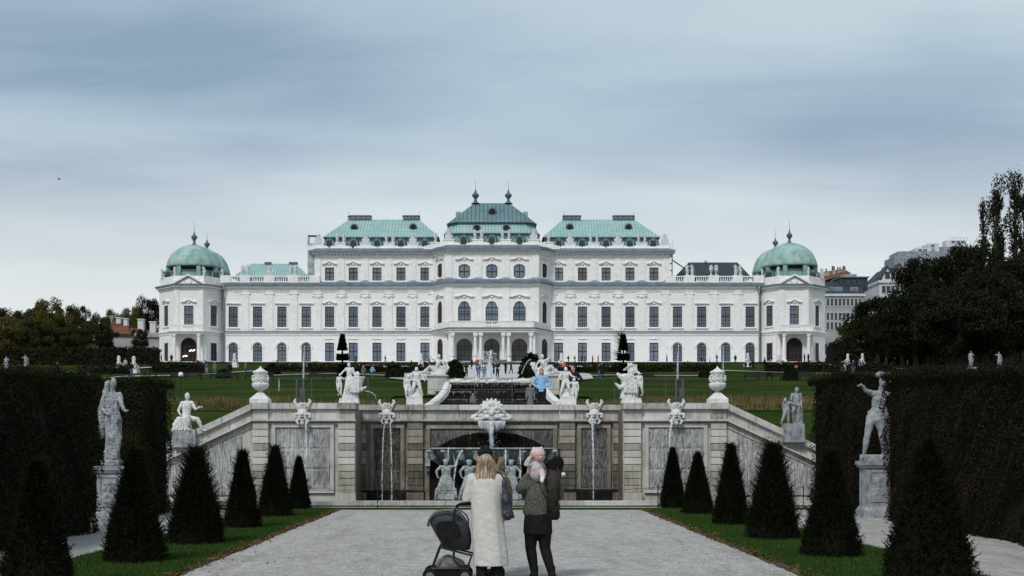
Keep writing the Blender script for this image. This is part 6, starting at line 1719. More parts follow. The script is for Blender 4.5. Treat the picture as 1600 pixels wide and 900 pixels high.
def hedge(name, x0, x1, y0, y1, z1, label, mat, faces, dens=1150, size=.026, z0=0.0, top_fuzz=True, gap=0, zf=None):
    e = empty(name, ((x0 + x1) / 2, (y0 + y1) / 2, z0), label, 'hedge'); ox, oy = (x0 + x1) / 2, (y0 + y1) / 2
    zf = zf or (lambda x, y: 0.0)
    ins = .16 if size < .1 else .35
    m = MB(); 
    def ex(x): return x
    n = 14; vs = []
    q = [(x0 + ins, y0 + ins), (x1 - ins, y0 + ins), (x1 - ins, y1 - ins), (x0 + ins, y1 - ins)]
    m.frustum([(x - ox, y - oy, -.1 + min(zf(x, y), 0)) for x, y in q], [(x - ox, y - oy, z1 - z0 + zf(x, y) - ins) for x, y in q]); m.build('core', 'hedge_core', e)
    Ps, Ns = [], []
    for f in faces:
        if f == 'x0' or f == 'x1':
            A = (y1 - y0) * (z1 - z0); k = int(A * dens); y = rng.uniform(y0, y1, k); z = rng.uniform(0, z1 - z0, k); x = np.full(k, x0 if f == 'x0' else x1); nn = np.tile([[-1. if f == 'x0' else 1., 0, .2]], (k, 1))
        elif f == 'y0':
            A = (x1 - x0) * (z1 - z0); k = int(A * dens); x = rng.uniform(x0, x1, k); z = rng.uniform(0, z1 - z0, k); y = np.full(k, y0); nn = np.tile([[0, -1., .2]], (k, 1))
        else:
            A = (x1 - x0) * (y1 - y0); k = int(A * dens); x = rng.uniform(x0, x1, k); y = rng.uniform(y0, y1, k); z = np.full(k, z1 - z0); nn = np.tile([[0, 0, 1.]], (k, 1))
        bump = .11 * np.sin(x * 2.1 + z * 1.3) * np.sin(y * 1.7 + z * 2.0) + .07 * np.sin(y * 4.3 + 2.7 * z + x) * np.sin(z * 3.9 + 1.1 * y) + .03 * np.sin(y * 11 + z * 9)
        if size > .1: bump = bump * 3
        P = np.column_stack([x, y, z]) + nn * (bump - ins * 1.1 * rng.random(k) ** 2)[:, None]
        # round the shoulder
        top = np.clip((P[:, 2] - (z1 - z0) + .5) / .5, 0, 1); 
        if f != 'top': P = P - nn * (top ** 2 * .24)[:, None]
        P[:, 2] += np.array([zf(a, b) for a, b in zip(x, y)]) * (1 if f == 'top' else 1) if zf(x0, y0) or zf(x1, y1) else 0
        Ps.append(P); Ns.append(nn)
    P = np.concatenate(Ps); N_ = np.concatenate(Ns); P[:, 0] -= ox; P[:, 1] -= oy; P[:, 2] = np.maximum(P[:, 2], -.0 if not zf(x0, y0) else -5)
    mesh_obj('foliage', cloud_mesh('foliage', leaf_quads(P, size, N_, .8), [mat]), e)
    if top_fuzz:
        k = int((x1 - x0) * (y1 - y0) * 90 / (size / .035)) + 200; k = min(k, 14000)
        x = rng.uniform(x0, x1, k); y = rng.uniform(y0, y1, k); 
        side = rng.random(k) < .3; x[side] = (x1 if 'x1' in faces else x0)
        P = np.column_stack([x - ox, y - oy, np.full(k, z1 - z0 - .1) + np.array([zf(a, b) for a, b in zip(x, y)])])
        Dd = np.column_stack([rng.normal(0, .4, k), rng.normal(0, .4, k), np.ones(k)])
        L = (.10 + .28 * rng.random(k) ** 2) * (size / .026) ** .7
        T = spikes(P, Dd, L, .006 * (size / .035)); 
        kk = 5; pp = np.repeat(P, kk, 0) + np.repeat(unit(Dd) * L[:, None], kk, 0) * rng.random(k * kk)[:, None] + rng.normal(0, .02, (k * kk, 3))
        mesh_obj('twigs', cloud_mesh('twigs', leaf_quads(pp, size * .7), [mat]), e); 
    return e
hedge('tall_hedge', -12.5, -8.0, 12, 27.2, 3.15, 'tall dark clipped hedge along the near left side path', 'hedge_leaves', ('x1', 'y0', 'top'), zf=lambda x, y: (y - 27.2) * .034)
hedge('tall_hedge', -12.5, -8.45, 32.3, 35.4, 3.38, 'tall clipped hedge between the draped woman and the sloping left wall', 'hedge_leaves', ('x1', 'y0', 'top'))
hedge('tall_hedge', 9.28, 14.5, 12, 31.7, 3.42, 'tall dark brownish hedge along the near right side path', 'brown_hedge_leaves', ('x0', 'top'), zf=lambda x, y: (y - 31.7) * .042)
hedge('tall_hedge', 9.2, 14.5, 34.2, 38.6, 3.62, 'tall brownish hedge between the nude man and the sloping right wall', 'brown_hedge_leaves', ('x0', 'y0', 'top'))
# russet shrub tops beyond the right hedge
# low dark hedges in front of the facade and the high side hedges
for (xa_, xb_, D, h, w, pa) in ((420, 674, 203, 1.15, 'before the left wing', 0), (864, 1125, 203, 1.15, 'before the right wing', 0), (1195, 1290, 205, 1.4, 'before the right pavilion', 0), (1290, 1400, 200, 1.4, 'right of the right pavilion', 0), (232, 318, 196, 1.5, 'before the left pavilion', 0), (120, 205, 180, 1.3, 'by the left sphinxes', 0)):
    hedge('low_hedge', WX(xa_, D), WX(xb_, D), D, D + 2.5, terr(D) + h, 'low dark clipped hedge ' + w, 'hedge_leaves', ('y0', 'top'), 30, .16, terr(D), False)
hedge('high_hedge', -125, WX(243, 238), 238, 243, WZ(543.5, 238), 'long high dark hedge left of the palace', 'hedge_leaves', ('y0', 'top'), 16, .22, 16.5, False)
hedge('high_hedge', WX(1300, 240), 130, 240, 246, WZ(535, 240), 'long high dark hedge right of the palace', 'hedge_leaves', ('y0', 'top'), 16, .22, 16.5, False)
for px, py, D, s in ((350, 583, 165, 1.0), (715, 585, 150, 1.3), (836, 582, 152, 1.5), (620, 581, 190, 1.1), (1102, 582, 175, .8), (423, 580, 180, 1.1)):
    pass

# round clipped bushes
def bush(px, pyb, D, w, h, label):
    e = empty('clipped_bush', (WX(px, D), D, terr(D)), label, 'bush', 'clipped bushes near the plaza')
    n = 900; v = unit(rng.normal(size=(n, 3))); v[:, 2] = np.abs(v[:, 2]); P = v * np.array([[w / 2, w / 2, h]]) * (.85 + .2 * rng.random((n, 1)))
    mesh_obj('foliage', cloud_mesh('foliage', leaf_quads(P, .10 * max(w, 1), v, .6), ['yew_needles']), e)
    m = MB(); m.ball((0, 0, h * .35), (w * .42, w * .42, h * .55), 10); m.build('core', 'hedge_core', e)
for a_ in ((710, 590, 150, 2.2, 2.2, 'round dark bush left of the plaza'), (830, 588, 150, 2.8, 2.9, 'round dark bush right of the plaza, by the sea-horse group'), (350, 584, 165, 1.8, 1.0, 'small round bush behind the left bench'), (425, 583, 180, 2.2, 1.4, 'small dark bush behind the left urn'), (617, 588, 155, 2.0, 1.7, 'dark bush left of the left sphinx base'), (1102, 584, 165, 1.6, 1.0, 'small round bush left of the right urn'), (1235, 590, 150, 1.6, 1.6, 'small round bush below the right pavilion')):
    bush(*a_)
# tiered topiaries
def tiered(px, label, ragged, D=140):
    e = empty('tiered_topiary', (WX(px, D), D, terr(D)), label, 'topiary'); s = D / F
    zb = terr(D); Zc = lambda py: WZ(py, D) - zb
    T = []
    def blob(py0, py1, w0, w1, n):
        t_ = rng.random(n); a_ = rng.random(n) * 2 * PI; r = (w1 + (w0 - w1) * t_) / 2 * s * (.82 + .22 * rng.random(n)); z = Zc(py1) + (Zc(py0) - Zc(py1)) * t_
        P = np.column_stack([r * np.cos(a_), r * np.sin(a_), z]); N_ = np.column_stack([np.cos(a_), np.sin(a_), np.full(n, .5)]); T.append(spikes(P, N_ + rng.normal(0, .4, (n, 3)), (.10 + .14 * rng.random(n)), .06))
    blob(523, 547.5, 3, 13.5, 2600); blob(553.5, 563, 16, 16.5, 1500); blob(569.5, 608, 11, 17, 2500)
    if ragged:
        n = 160; t_ = rng.random(n); z = Zc(575) + (Zc(521) - Zc(575)) * t_; P = np.column_stack([np.full(n, -.2), rng.normal(0, .2, n), z]); T.append(spikes(P, np.column_stack([-rng.random(n) - .2 + .5 * (t_ > .85), rng.normal(0, .4, n), .1 + .9 * rng.random(n) * (t_ > .5)]), .6 + .9 * rng.random(n), .03))
    mesh_obj('foliage', cloud_mesh('foliage', np.concatenate(T), ['yew_needles']), e)
    m = MB(); m.tube([(0, 0, 0), (0, 0, Zc(525))], [.14, .06], 8); m.build('trunk', 'bark', e)
    m = MB(); m.lathe([(5.8 * s, Zc(547)), (1.2 * s, Zc(525))], (0, 0, 0), 12); m.lathe([(7 * s, Zc(562.5)), (7 * s, Zc(554))], (0, 0, 0), 12); m.lathe([(7.4 * s, Zc(640)), (4.6 * s, Zc(570))], (0, 0, 0), 12); m.build('core', 'hedge_core', e)
tiered(535, 'dark three-tiered topiary behind the left statue group', False); tiered(974, 'dark three-tiered topiary with ragged side shoots behind the right statue group', True)
# flower beds with dry grasses
def bed(name, segs, n, label):
    P = []
    for (xa_, xb_, ya, yb, dens) in segs:
        k = int(n * dens); x = rng.uniform(0, 1, k); D = rng.uniform(ya, yb, k); X_ = (xa_ + (xb_ - xa_) * x - 768) * ((ya + yb) / 2) / F
        clump = np.sin(X_ * 2.3 + D) + np.sin(X_ * .9 + 1 - D * 1.3) + .7 * np.sin(X_ * 4.1 + D * 2.2) + .5 * rng.normal(size=k); keep = clump > .15 - .5 * (rng.random(k) < .2)
        P.append(np.column_stack([X_[keep], D[keep], np.array([terr(d) for d in D[keep]]) + .05]))
    P = np.concatenate(P); k = len(P)
    Dd = np.column_stack([rng.normal(0, .35, k), rng.normal(0, .35, k), np.ones(k)])
    T = spikes(P, Dd, .14 + .38 * rng.random(k) ** 1.8, .014)
    Q = P.copy(); Q[:, 2] += .05 + .18 * rng.random(k)
    fl = np.concatenate([Q[:: 3]]); me = cloud_mesh(name, T, ['dry_grass'])
    tag(mesh_obj(name, me), label, 'flower bed', kind='stuff')
    me = cloud_mesh(name, leaf_quads(fl, .03), ['hedge_leaves'])
    tag(mesh_obj(name, me), label.replace('dry tan grasses', 'low dark foliage'), 'flower bed', kind='stuff')
bed('flower_bed', ((290, 640, 55, 60, 1.0), (270, 460, 60, 66, .5), (640, 660, 56, 60, .1)), 22000, 'dry tan grasses in the bed behind the left part of the fountain wall')
bed('flower_bed', ((910, 1290, 55, 60, 1.0), (1000, 1290, 60, 68, .6)), 28000, 'dry tan grasses in the bed behind the right part of the fountain wall')

# trees
def tree_mesh(kind, seed):
    """unit tree: height 1, crown radius ~.4"""
    g = np.random.default_rng(seed); pr = random.Random(seed)
    T = []
    tr = MB(); crown0 = .22 if kind == 'broad' else .08
    tr.tube([(0, 0, 0), (.01, 0, .3), (-.01, .01, .6), (0, 0, .85)], [.030, .024, .014, .004], 8)
    clumps = []
    if kind == 'broad':
        for k in range(46):
            a_ = pr.random() * 2 * PI; zz_ = pr.uniform(.26, .93); rr = .40 * math.sin(min(1, (zz_ - .12) / .5) * PI / 2) * (1 - max(0, (zz_ - .55) / .55) ** 2) ** .5 * pr.uniform(.45, 1)
            clumps.append((rr * math.cos(a_), rr * math.sin(a_), zz_, pr.uniform(.07, .13)))
    elif kind == 'poplar':
        for k in range(34):
            a_ = pr.random() * 2 * PI; zz_ = pr.uniform(.14, .97); rr = .085 * math.sin(min(1, zz_ / .5) * PI / 2) * (1.05 - zz_) ** .4 * pr.uniform(.2, 1.5)
            clumps.append((rr * math.cos(a_), rr * math.sin(a_), zz_, pr.uniform(.022, .045)))
    for cx_, cy_, cz_, cr in clumps:
        tr.tube([(0, 0, max(.15, cz_ - .2 if kind == 'broad' else cz_ - .1)), (cx_ * .6, cy_ * .6, cz_ - .05), (cx_, cy_, cz_)], [.008, .005, .002], 5)
        n = int(360 if kind == 'broad' else 150); v = unit(g.normal(size=(n, 3))); rad = cr * (.35 + .75 * g.random((n, 1)) ** .6) * (1 + .25 * g.normal(size=(n, 1)) * .5)
        P = np.array([[cx_, cy_, cz_]]) + v * rad * np.array([[1, 1, .75 if kind == 'broad' else 1.7]])
        T.append(leaf_quads(P, .0135 if kind == 'broad' else .0075, v, 1.2))
    return tr, np.concatenate(T)
TP = {}
def tree(kind, mat, x, y, z, h, w, label, group, seed, rz=None):
    key = (kind, mat, seed % 4)
    if key not in TP:
        tr, T = tree_mesh(kind, seed % 4 + (10 if kind == 'broad' else 50))
        me = cloud_mesh('crown', T, [mat])
        e = empty('tree', (0, 0, 0)); a_ = mesh_obj('crown', me, e); b_ = tr.build('trunk', 'bark', e)
        TP[key] = e; c = e
    else: c = copy_tree(TP[key])
    c.name = {'broad': 'broadleaf_tree', 'poplar': 'poplar_tree'}[kind]
    c.location = (x, y, z); c.scale = (w, w, h); c.rotation_euler = (0, 0, seed * 1.3 if rz is None else rz)
    tag(c, label, 'tree', group); return c
# left: row behind the brick wall  (px centre, width px, top py, D, mat, label)
LT = [(8, 70, 482, 262, 'tree_leaves', 'dark green tree at the left edge of the picture'), (48, 66, 480, 268, 'tree_leaves', 'rounded green tree second from the left edge'), (78, 62, 466, 258, 'yellow_tree_leaves', 'tallest olive tree of the left row'), (104, 60, 478, 264, 'tree_leaves', 'green tree right of the tallest one in the left row'),
      (128, 52, 476, 270, 'dark_tree_leaves', 'dark tree in the middle of the left row'), (152, 48, 494, 262, 'tree_leaves', 'lower tree left of the red roofs'), (26, 70, 495, 252, 'yellow_tree_leaves', 'low olive tree near the left edge'), (116, 60, 502, 252, 'tree_leaves', 'low green tree before the left row'),
      (182, 40, 481, 300, 'yellow_tree_leaves', 'olive tree behind the red roof chimneys'), (206, 40, 480, 296, 'yellow_tree_leaves', 'yellowish tree behind the middle chimneys'), (232, 44, 461, 302, 'dark_tree_leaves', 'tall dark tree beside the left pavilion'), (168, 34, 512, 252, 'dark_tree_leaves', 'small dark tree in front of the red roof'), (217, 28, 512, 252, 'dark_tree_leaves', 'small dark tree near the left pavilion'), (60, 60, 500, 250, 'tree_leaves', 'low green tree under the tallest one')]
for i, (px, wpx, pyt, D, mat, lab) in enumerate(LT):
    zg_ = 17.9; h = WZ(pyt, D) - zg_; w = wpx * D / F / .80
    tree('broad', mat, WX(px, D), D, zg_, h, w, lab, 'trees left of the palace', i)
RT = [(1345, 60, 497, 250, 'tree_leaves', 'small green tree beside the grey city house'), (1372, 80, 465, 240, 'dark_tree_leaves', 'dark tree sloping down towards the palace'), (1410, 84, 448, 232, 'dark_tree_leaves', 'dark tree below the white gabled house'), (1450, 92, 402, 225, 'dark_tree_leaves', 'dark tree hiding the right side of the gabled house'),
      (1490, 96, 384, 215, 'dark_tree_leaves', 'high dark tree left of the poplars'), (1535, 100, 378, 220, 'dark_tree_leaves', 'high dark tree under the poplars'), (1580, 100, 383, 212, 'dark_tree_leaves', 'high dark tree near the right edge'), (1615, 90, 395, 205, 'dark_tree_leaves', 'dark tree cut by the right edge'),
      (1430, 100, 462, 205, 'dark_tree_leaves', 'low dark tree in the middle of the right mass'), (1500, 110, 450, 195, 'dark_tree_leaves', 'low dark tree under the high ones'), (1570, 120, 455, 190, 'dark_tree_leaves', 'low dark tree at the right'), (1318, 26, 508, 252, 'yellow_tree_leaves', 'small olive tree just right of the palace'), (1385, 60, 490, 222, 'dark_tree_leaves', 'low dark tree right of the small green one'), (1540, 110, 420, 200, 'dark_tree_leaves', 'broad dark tree in front of the poplar trunks'), (1460, 90, 430, 212, 'dark_tree_leaves', 'broad dark tree right of the gabled house')]
for i, (px, wpx, pyt, D, mat, lab) in enumerate(RT):
    zg_ = terr(D) - .1; h = WZ(pyt, D) - zg_; w = wpx * D / F / .72
    tree('broad', mat, WX(px, D), D, zg_, h, w, lab, 'trees right of the palace', i + 1)
for i, (px, pyt, D, wpx, lab) in enumerate(((1537, 312, 232, 20, 'shortest poplar, left of the three tall poplars'), (1557, 262, 230, 25, 'tallest poplar with a bare gap on its right'), (1586, 267, 228, 26, 'poplar near the right edge'), (1600, 290, 226, 24, 'poplar cut by the right edge'))):
    zg_ = terr(D); h = WZ(pyt, D) - zg_
    tree('poplar', 'dark_tree_leaves', WX(px, D), D, zg_, h, wpx * D / F / .14, lab, 'poplars above the dark trees', i)

# ================================================================== TOWN AROUND
def facade_windows(parent, x0, x1, y, rows, n, w, h, mat='dark_glass'):
    for z in rows:
        for k in range(n):
            xx = x0 + (k + .5) * (x1 - x0) / n
            m = MB(); m.box(-w / 2, w / 2, -.10, -.02, 0, h); f = m.build('window', mat, parent, loc=(xx, y, z))
            if w > .5:
                m = MB(); m.box(-w / 2 - .08, w / 2 + .08, -.16, -.003, -.18, -.02); m.box(-w / 2 - .08, w / 2 + .08, -.18, -.003, h + .02, h + .2); m.box(-w / 2 - .08, -w / 2 - .003, -.15, -.003, -.19, h + .03); m.box(w / 2 + .003, w / 2 + .08, -.15, -.003, -.19, h + .03); m.build('frame', 'city_white', f)
def gable_roof(parent, x0, x1, y0, y1, z, h, mat, ov=.4):
    m = MB(); ym = (y0 + y1) / 2
    m.frustum([(x0 - ov, y0 - ov, z), (x0 - ov, y1 + ov, z), (x0 - ov, ym, z + h)], [(x1 + ov, y0 - ov, z), (x1 + ov, y1 + ov, z), (x1 + ov, ym, z + h)])
    return m.build('roof', mat, parent)
# left: red-roofed outbuilding with white chimneys
D = 285
e = empty('red_roofed_house', (WX(205, D), D, 17.9), 'low red-tiled house with white chimneys beside the left pavilion', 'house')
def lx(px, D=D, c=205): return WX(px, D) - WX(c, D)
m = MB(); m.box(lx(166), lx(250), 0, 9, -.5, WZ(520, D) - 17.9); m.build('wall', 'city_render', e)
rf = MB(); z0 = WZ(522, D) - 17.9
rf.add([(lx(160), -.6, z0), (lx(205), -.6, z0), (lx(205), 9.5, z0), (lx(160), 9.5, z0), (lx(168), 4.5, WZ(498, D + 4.5) - 17.9), (lx(188), 4.5, WZ(505, D + 4.5) - 17.9)], [(0, 1, 5, 4), (1, 2, 5), (2, 3, 4, 5), (3, 0, 4)])
rf.add([(lx(186), -.4, z0 - .4), (lx(252), -.4, z0 - .8), (lx(252), 9, z0), (lx(186), 9, z0), (lx(190), 4.5, WZ(511, D + 4.5) - 17.9), (lx(252), 4.5, WZ(520, D + 4.5) - 17.9)], [(0, 1, 5, 4), (1, 2, 5), (2, 3, 4, 5), (3, 0, 4)])
r_ = rf.build('roof', 'red_tiles', e)
for px, pt, pb_, w in ((164, 495.5, 502, 8), (178, 497.5, 503, 7), (189, 499, 512, 6), (213, 500, 517, 9), (232, 504, 520, 9)):
    m = MB(); m.box(lx(px - w / 2), lx(px + w / 2), 3.4, 4.8, WZ(pb_ + 3, D + 4) - 17.9, WZ(pt, D + 4) - 17.9); m.box(lx(px - w / 2) - .15, lx(px + w / 2) + .15, 3.25, 4.95, WZ(pt, D + 4) - 17.898, WZ(pt, D + 4) - 17.7); m.build('chimney', 'city_white', r_)
facade_windows(e, lx(170), lx(246), 0, [1.2], 9, 1.0, 1.6)
# long low red-brick wall / roof at the far left
D = 250
e = empty('long_red_roof', (WX(90, D), D, 17.9), 'long low building with a red tiled roof behind the left hedge', 'building')
m = MB(); m.box(WX(-30, D) - WX(90, D), WX(178, D) - WX(90, D), 1, 6, -.5, WZ(545, D) - 17.9); m.build('wall', 'brick_wall', e)
m = MB(); xa_, xb_ = WX(-30, D) - WX(90, D), WX(180, D) - WX(90, D)
m.add([(xa_, .6, WZ(545, D) - 18.2), (xb_, .6, WZ(545, D) - 18.2), (xb_, 6.4, WZ(545, D) - 18.2), (xa_, 6.4, WZ(545, D) - 18.2), (xa_, 3.5, WZ(529, D) - 17.9), (WX(100, D) - WX(90, D), 3.5, WZ(529.5, D) - 17.9), (xb_, 3.5, WZ(541, D) - 17.9)], [(0, 1, 6, 5, 4), (1, 2, 6), (2, 3, 4, 5, 6), (3, 0, 4)]); m.build('roof', 'red_tiles', e)
# white block and sign panel at the left pavilion
D = 246; e = empty('sign_panel', (WX(241.5, D), D, 17.85), 'upright white information panel left of the left pavilion', 'sign')
m = MB(); m.box(-.34, .34, -.06, .06, .05, WZ(553.5, D) - 17.85); m.build('panel', 'city_white', e); m = MB(); m.box(-.4, .4, -.15, .15, 0, .05); m.build('foot', 'grey_steel', e)

# right: city houses beyond the garden
def town_house(name, x0p, x1p, D, dep, wall_top, z_base, label, mat, rows, n, roof_top, rmat, inset=(0, 0), cat='building'):
    xc = WX((x0p + x1p) / 2, D); e = empty(name, (xc, D, z_base), label, cat)
    x0, x1 = WX(x0p, D) - xc, WX(x1p, D) - xc; zt = WZ(wall_top, D) - z_base
    m = MB(); m.box(x0, x1, 0, dep, 0, zt); m.build('wall', mat, e)
    m = MB(); m.box(x0 - .3, x1 + .3, -.5, dep + .3, zt + .003, zt + .6); m.build('cornice', 'city_white', e)
    zr = WZ(roof_top, D + 3) - z_base
    m = MB(); m.frustum([(x0 - .2, -.3, zt + .603), (x1 + .2, -.3, zt + .603), (x1 + .2, dep, zt + .603), (x0 - .2, dep, zt + .603)], [(x0 + inset[0], 3.5, zr), (x1 - inset[1], 3.5, zr), (x1 - inset[1], dep - 3, zr), (x0 + inset[0], dep - 3, zr)])
    rf = m.build('roof', rmat, e)
    facade_windows(e, x0 + .5, x1 - .5, 0, [WZ(r, D) - z_base for r in rows], n, .6 if n > 12 else .95, 1.8)
    return e, rf, x0, x1, zt, zr
D = 330
e, rf, x0, x1, zt, zr = town_house('city_house', 1262, 1350, D, 14, 463, 15, 'grey city house with dark slate mansard right of the palace', 'city_render', (478, 500, 515), 13, 440, 'slate_roof', (1, 1))
for k, px in enumerate((1300, 1312, 1336)):
    m = MB(); xx = WX(px, D) - WX(1306, D); m.box(xx - .9, xx + .9, .6, 3, WZ(458, D) - 15, WZ(448, D) - 15); dd = m.build('dormer', 'city_grey', rf); m = MB(); m.box(xx - .55, xx + .55, .5, .59, WZ(456, D) - 15, WZ(450, D) - 15); m.build('window', 'window_glass', dd)
m = MB(); xx = WX(1338, D) - WX(1306, D); m.box(xx - 3.4, xx + 3.4, 2, 10, WZ(452, D) - 15, WZ(432, D) - 15); m.build('roof_storey', 'slate_roof', rf)
m = MB(); m.box(xx - 3.8, xx + 3.8, 1.6, 10.4, WZ(432, D) - 14.997, WZ(430.5, D) - 15); m.box(xx - 2, xx + 1.2, 4, 8, WZ(430.5, D) - 14.99, WZ(425, D) - 15); m.build('roof_terrace', 'city_grey', rf)
for px in (1329, 1338, 1347): m = MB(); x_ = WX(px, D) - WX(1306, D); m.box(x_ - .38, x_ + .38, 1.9, 1.97, WZ(445, D) - 15, WZ(436.5, D) - 15); m.build('window', 'dark_glass', rf)
D = 350
e = empty('red_roofed_house', (WX(1300, D), D, 15), 'red-roofed city house with clustered chimney pots close to the right dome', 'house')
c = 1300; m = MB(); m.prism_y([(WX(1270, D) - WX(c, D), 0), (WX(1330, D) - WX(c, D), 0), (WX(1330, D) - WX(c, D), WZ(425, D) - 15), (WX(1285, D) - WX(c, D), WZ(447, D) - 15), (WX(1270, D) - WX(c, D), WZ(452, D) - 15)], 0, 10); m.build('wall', 'city_white', e)
m = MB(); m.add([(WX(1268, D) - WX(c, D), -.3, WZ(445, D) - 15), (WX(1328, D) - WX(c, D), -.3, WZ(426, D) - 15), (WX(1326, D) - WX(c, D), 5, WZ(420.5, D + 5) - 15), (WX(1268, D) - WX(c, D), 5, WZ(428, D + 5) - 15), (WX(1268, D) - WX(c, D), 10, WZ(448, D) - 15), (WX(1328, D) - WX(c, D), 10, WZ(430, D) - 15)], [(0, 1, 2, 3), (3, 2, 5, 4), (0, 3, 4), (1, 5, 2)]); rf = m.build('roof', 'red_tiles', e)
for px, w, pt in ((1293, 16, 421), (1308, 5, 417), (1317, 7, 418.5), (1325, 5, 417)):
    m = MB(); x_ = WX(px, D) - WX(c, D); h_ = w * D / F / 2; m.box(x_ - h_, x_ + h_, 3, 5, WZ(436, D) - 15, WZ(pt + 2, D) - 15); m.build('chimney', 'city_render', rf)
    for q in (-.5, .5): 
        m = MB(); m.lathe([(.22, 0), (.18, 1.1)], (x_ + q * h_, 4, WZ(pt + 2, D) - 15 + .003), 8); m.build('chimney_pot', 'red_tiles', rf)
D = 340
e, rf, x0, x1, zt, zr = town_house('gabled_house', 1374, 1452, D, 16, 442, 15, 'white house with two pointed gables and slate roof above the dark trees', 'city_white', (458, 476), 10, 418, 'slate_roof', (3, 3))
for px, w, pt in ((1386, 17, 418), (1405, 24, 414), (1434, 22, 405)):
    x_ = WX(px, D) - WX(1413, D); h_ = w * D / F / 2
    m = MB(); m.prism_y([(x_ - h_, zt), (x_ + h_, zt), (x_ + h_, zt + 1.2), (x_, WZ(pt, D) - 15), (x_ - h_, zt + 1.2)], -.3, 4); g_ = m.build('gable', 'city_white', rf)
    m = MB()
    for s_ in (-1, 1): m.prism_y([(x_ + s_ * (h_ + .3), zt + 1.0), (x_, WZ(pt, D) - 15 + .05), (x_, WZ(pt, D) - 14.5), (x_ + s_ * (h_ + .3), zt + 1.5)], -.6, 4.2)
    m.build('gable_edge', 'slate_roof', g_)
    m = MB(); m.box(x_ - .6, x_ + .6, -.42, -.33, zt + 1.0, zt + 2.8); m.build('window', 'dark_glass', g_)
D = 380
e = empty('terraced_block', (WX(1460, D), D, 15), 'far apartment block with stepped roof terraces behind the gabled house', 'building'); c = 1460
for k, (a_, b_, t_, mat) in enumerate(((1398, 1530, 400, 'city_grey'), (1405, 1525, 392, 'city_grey'), (1434, 1458, 386, 'city_white'), (1455, 1472, 378, 'city_white'), (1470, 1530, 383, 'city_grey'), (1486, 1518, 372, 'city_white'))):
    m = MB(); m.box(WX(a_, D) - WX(c, D), WX(b_, D) - WX(c, D), k * .8, 10 - k * .5, 0 if k == 0 else WZ(405, D) - 15, WZ(t_, D) - 15); m.build('storey', mat, e)
for px, py in ((1440, 388), (1448, 388), (1460, 381), (1492, 375), (1500, 375), (1508, 375)):
    m = MB(); x_ = WX(px, D) - WX(c, D); m.box(x_ - .5, x_ + .5, -.0 + 1.2, 1.58, WZ(py + 4, D) - 15, WZ(py, D) - 15); m.build('window', 'window_glass', e)
for a_, b_, z_ in ((1436, 1457, 384), (1488, 1516, 370)):
    m = MB(); x0, x1 = WX(a_, D) - WX(c, D), WX(b_, D) - WX(c, D); m.box(x0, x1, 2.0, 2.06, WZ(z_, D) - 15, WZ(z_, D) - 14.93)
    for k in range(6): xx = x0 + (x1 - x0) * k / 5; m.box(xx - .04, xx + .04, 2.0, 2.06, WZ(z_ + 2.5, D) - 15, WZ(z_, D) - 15)
    m.build('roof_railing', 'city_grey', e)
# small white gatehouse with an orange notice
D = 262; e = empty('gatehouse', (WX(1297, D), D, 17.9), 'small pale gatehouse with an orange panel right of the palace', 'gatehouse')
m = MB(); m.box(WX(1290.5, D) - WX(1297, D), WX(1306, D) - WX(1297, D), 0, 4, 0, WZ(541, D) - 17.9); m.build('wall', 'city_render', e)
m = MB(); m.box(WX(1290, D) - WX(1297, D) , WX(1307, D) - WX(1297, D), -.3, 4.3, WZ(541, D) - 17.897, WZ(538, D) - 17.9); m.build('roof', 'pale_copper', e)
m = MB(); m.box(WX(1290.6, D) - WX(1297, D), WX(1294, D) - WX(1297, D), -.06, -.003, WZ(557, D) - 17.9, WZ(548, D) - 17.9); noisy('orange_paint', (.5, .10, .05), (.6, .15, .08)); m.build('notice', 'orange_paint', e)
# garden furniture
def bench(px, D, w, label):
    e = empty('bench', (WX(px, D), D, terr(D)), label, 'bench', 'dark benches on the upper garden')
    m = MB()
    for k in range(3): m.box(-w / 2, w / 2, -.25 + k * .17, -.11 + k * .17, .42, .46)
    m.build('seat', 'black_metal', e)
    m = MB()
    for k in range(3): m.box(-w / 2, w / 2, .28 + k * .02, .31 + k * .02, .52 + k * .14, .62 + k * .14)
    m.build('backrest', 'black_metal', e)
    for x in (-w / 2 + .05, 0, w / 2 - .05): m = MB(); m.box(x - .04, x + .04, -.25, -.2, 0, .419); m.box(x - .04, x + .04, .22, .277, 0, .9); m.build('leg', 'black_metal', e)
for a_ in ((290, 150, 3.6, 'dark bench behind the globe lamp'), (350, 150, 3.2, 'dark bench right of the globe lamp'), (405, 150, 3.2, 'dark bench left of the left urn'), (505, 150, 3.2, 'dark bench right of the left steel post'), (1185, 150, 3.2, 'dark bench left of the red waste bin'), (1220, 150, 3.2, 'dark bench below the right pavilion porch'), (1250, 150, 3.2, 'dark bench right of the red waste bin'), (1000, 150, 3.2, 'dark bench right of the right topiary')):
    bench(*a_)
def fence(px0, px1, D, label):
    e = empty('low_fence', (WX(px0, D), D, terr(D)), label, 'fence'); L = WX(px1, D) - WX(px0, D); n = max(2, int(L / 2.6))
    for k in range(n + 1): m = MB(); m.box(L * k / n - .03, L * k / n + .03, -.03, .03, 0, .62); m.build('post', 'black_metal', e)
    m = MB(); m.box(0, L, -.05, -.031, .52, .60); m.build('rail', 'black_metal', e)
fence(1000, 1060, 104, 'low black rail fence left of the right jet'); fence(1075, 1180, 104, 'low black rail fence behind the right urn'); fence(435, 520, 104, 'low black rail fence behind the left jet')
D = 66; e = empty('globe_lamp', (WX(282.5, D), D, terr(D)), 'white globe lamp on a thin dark post above the left lawn', 'lamp')
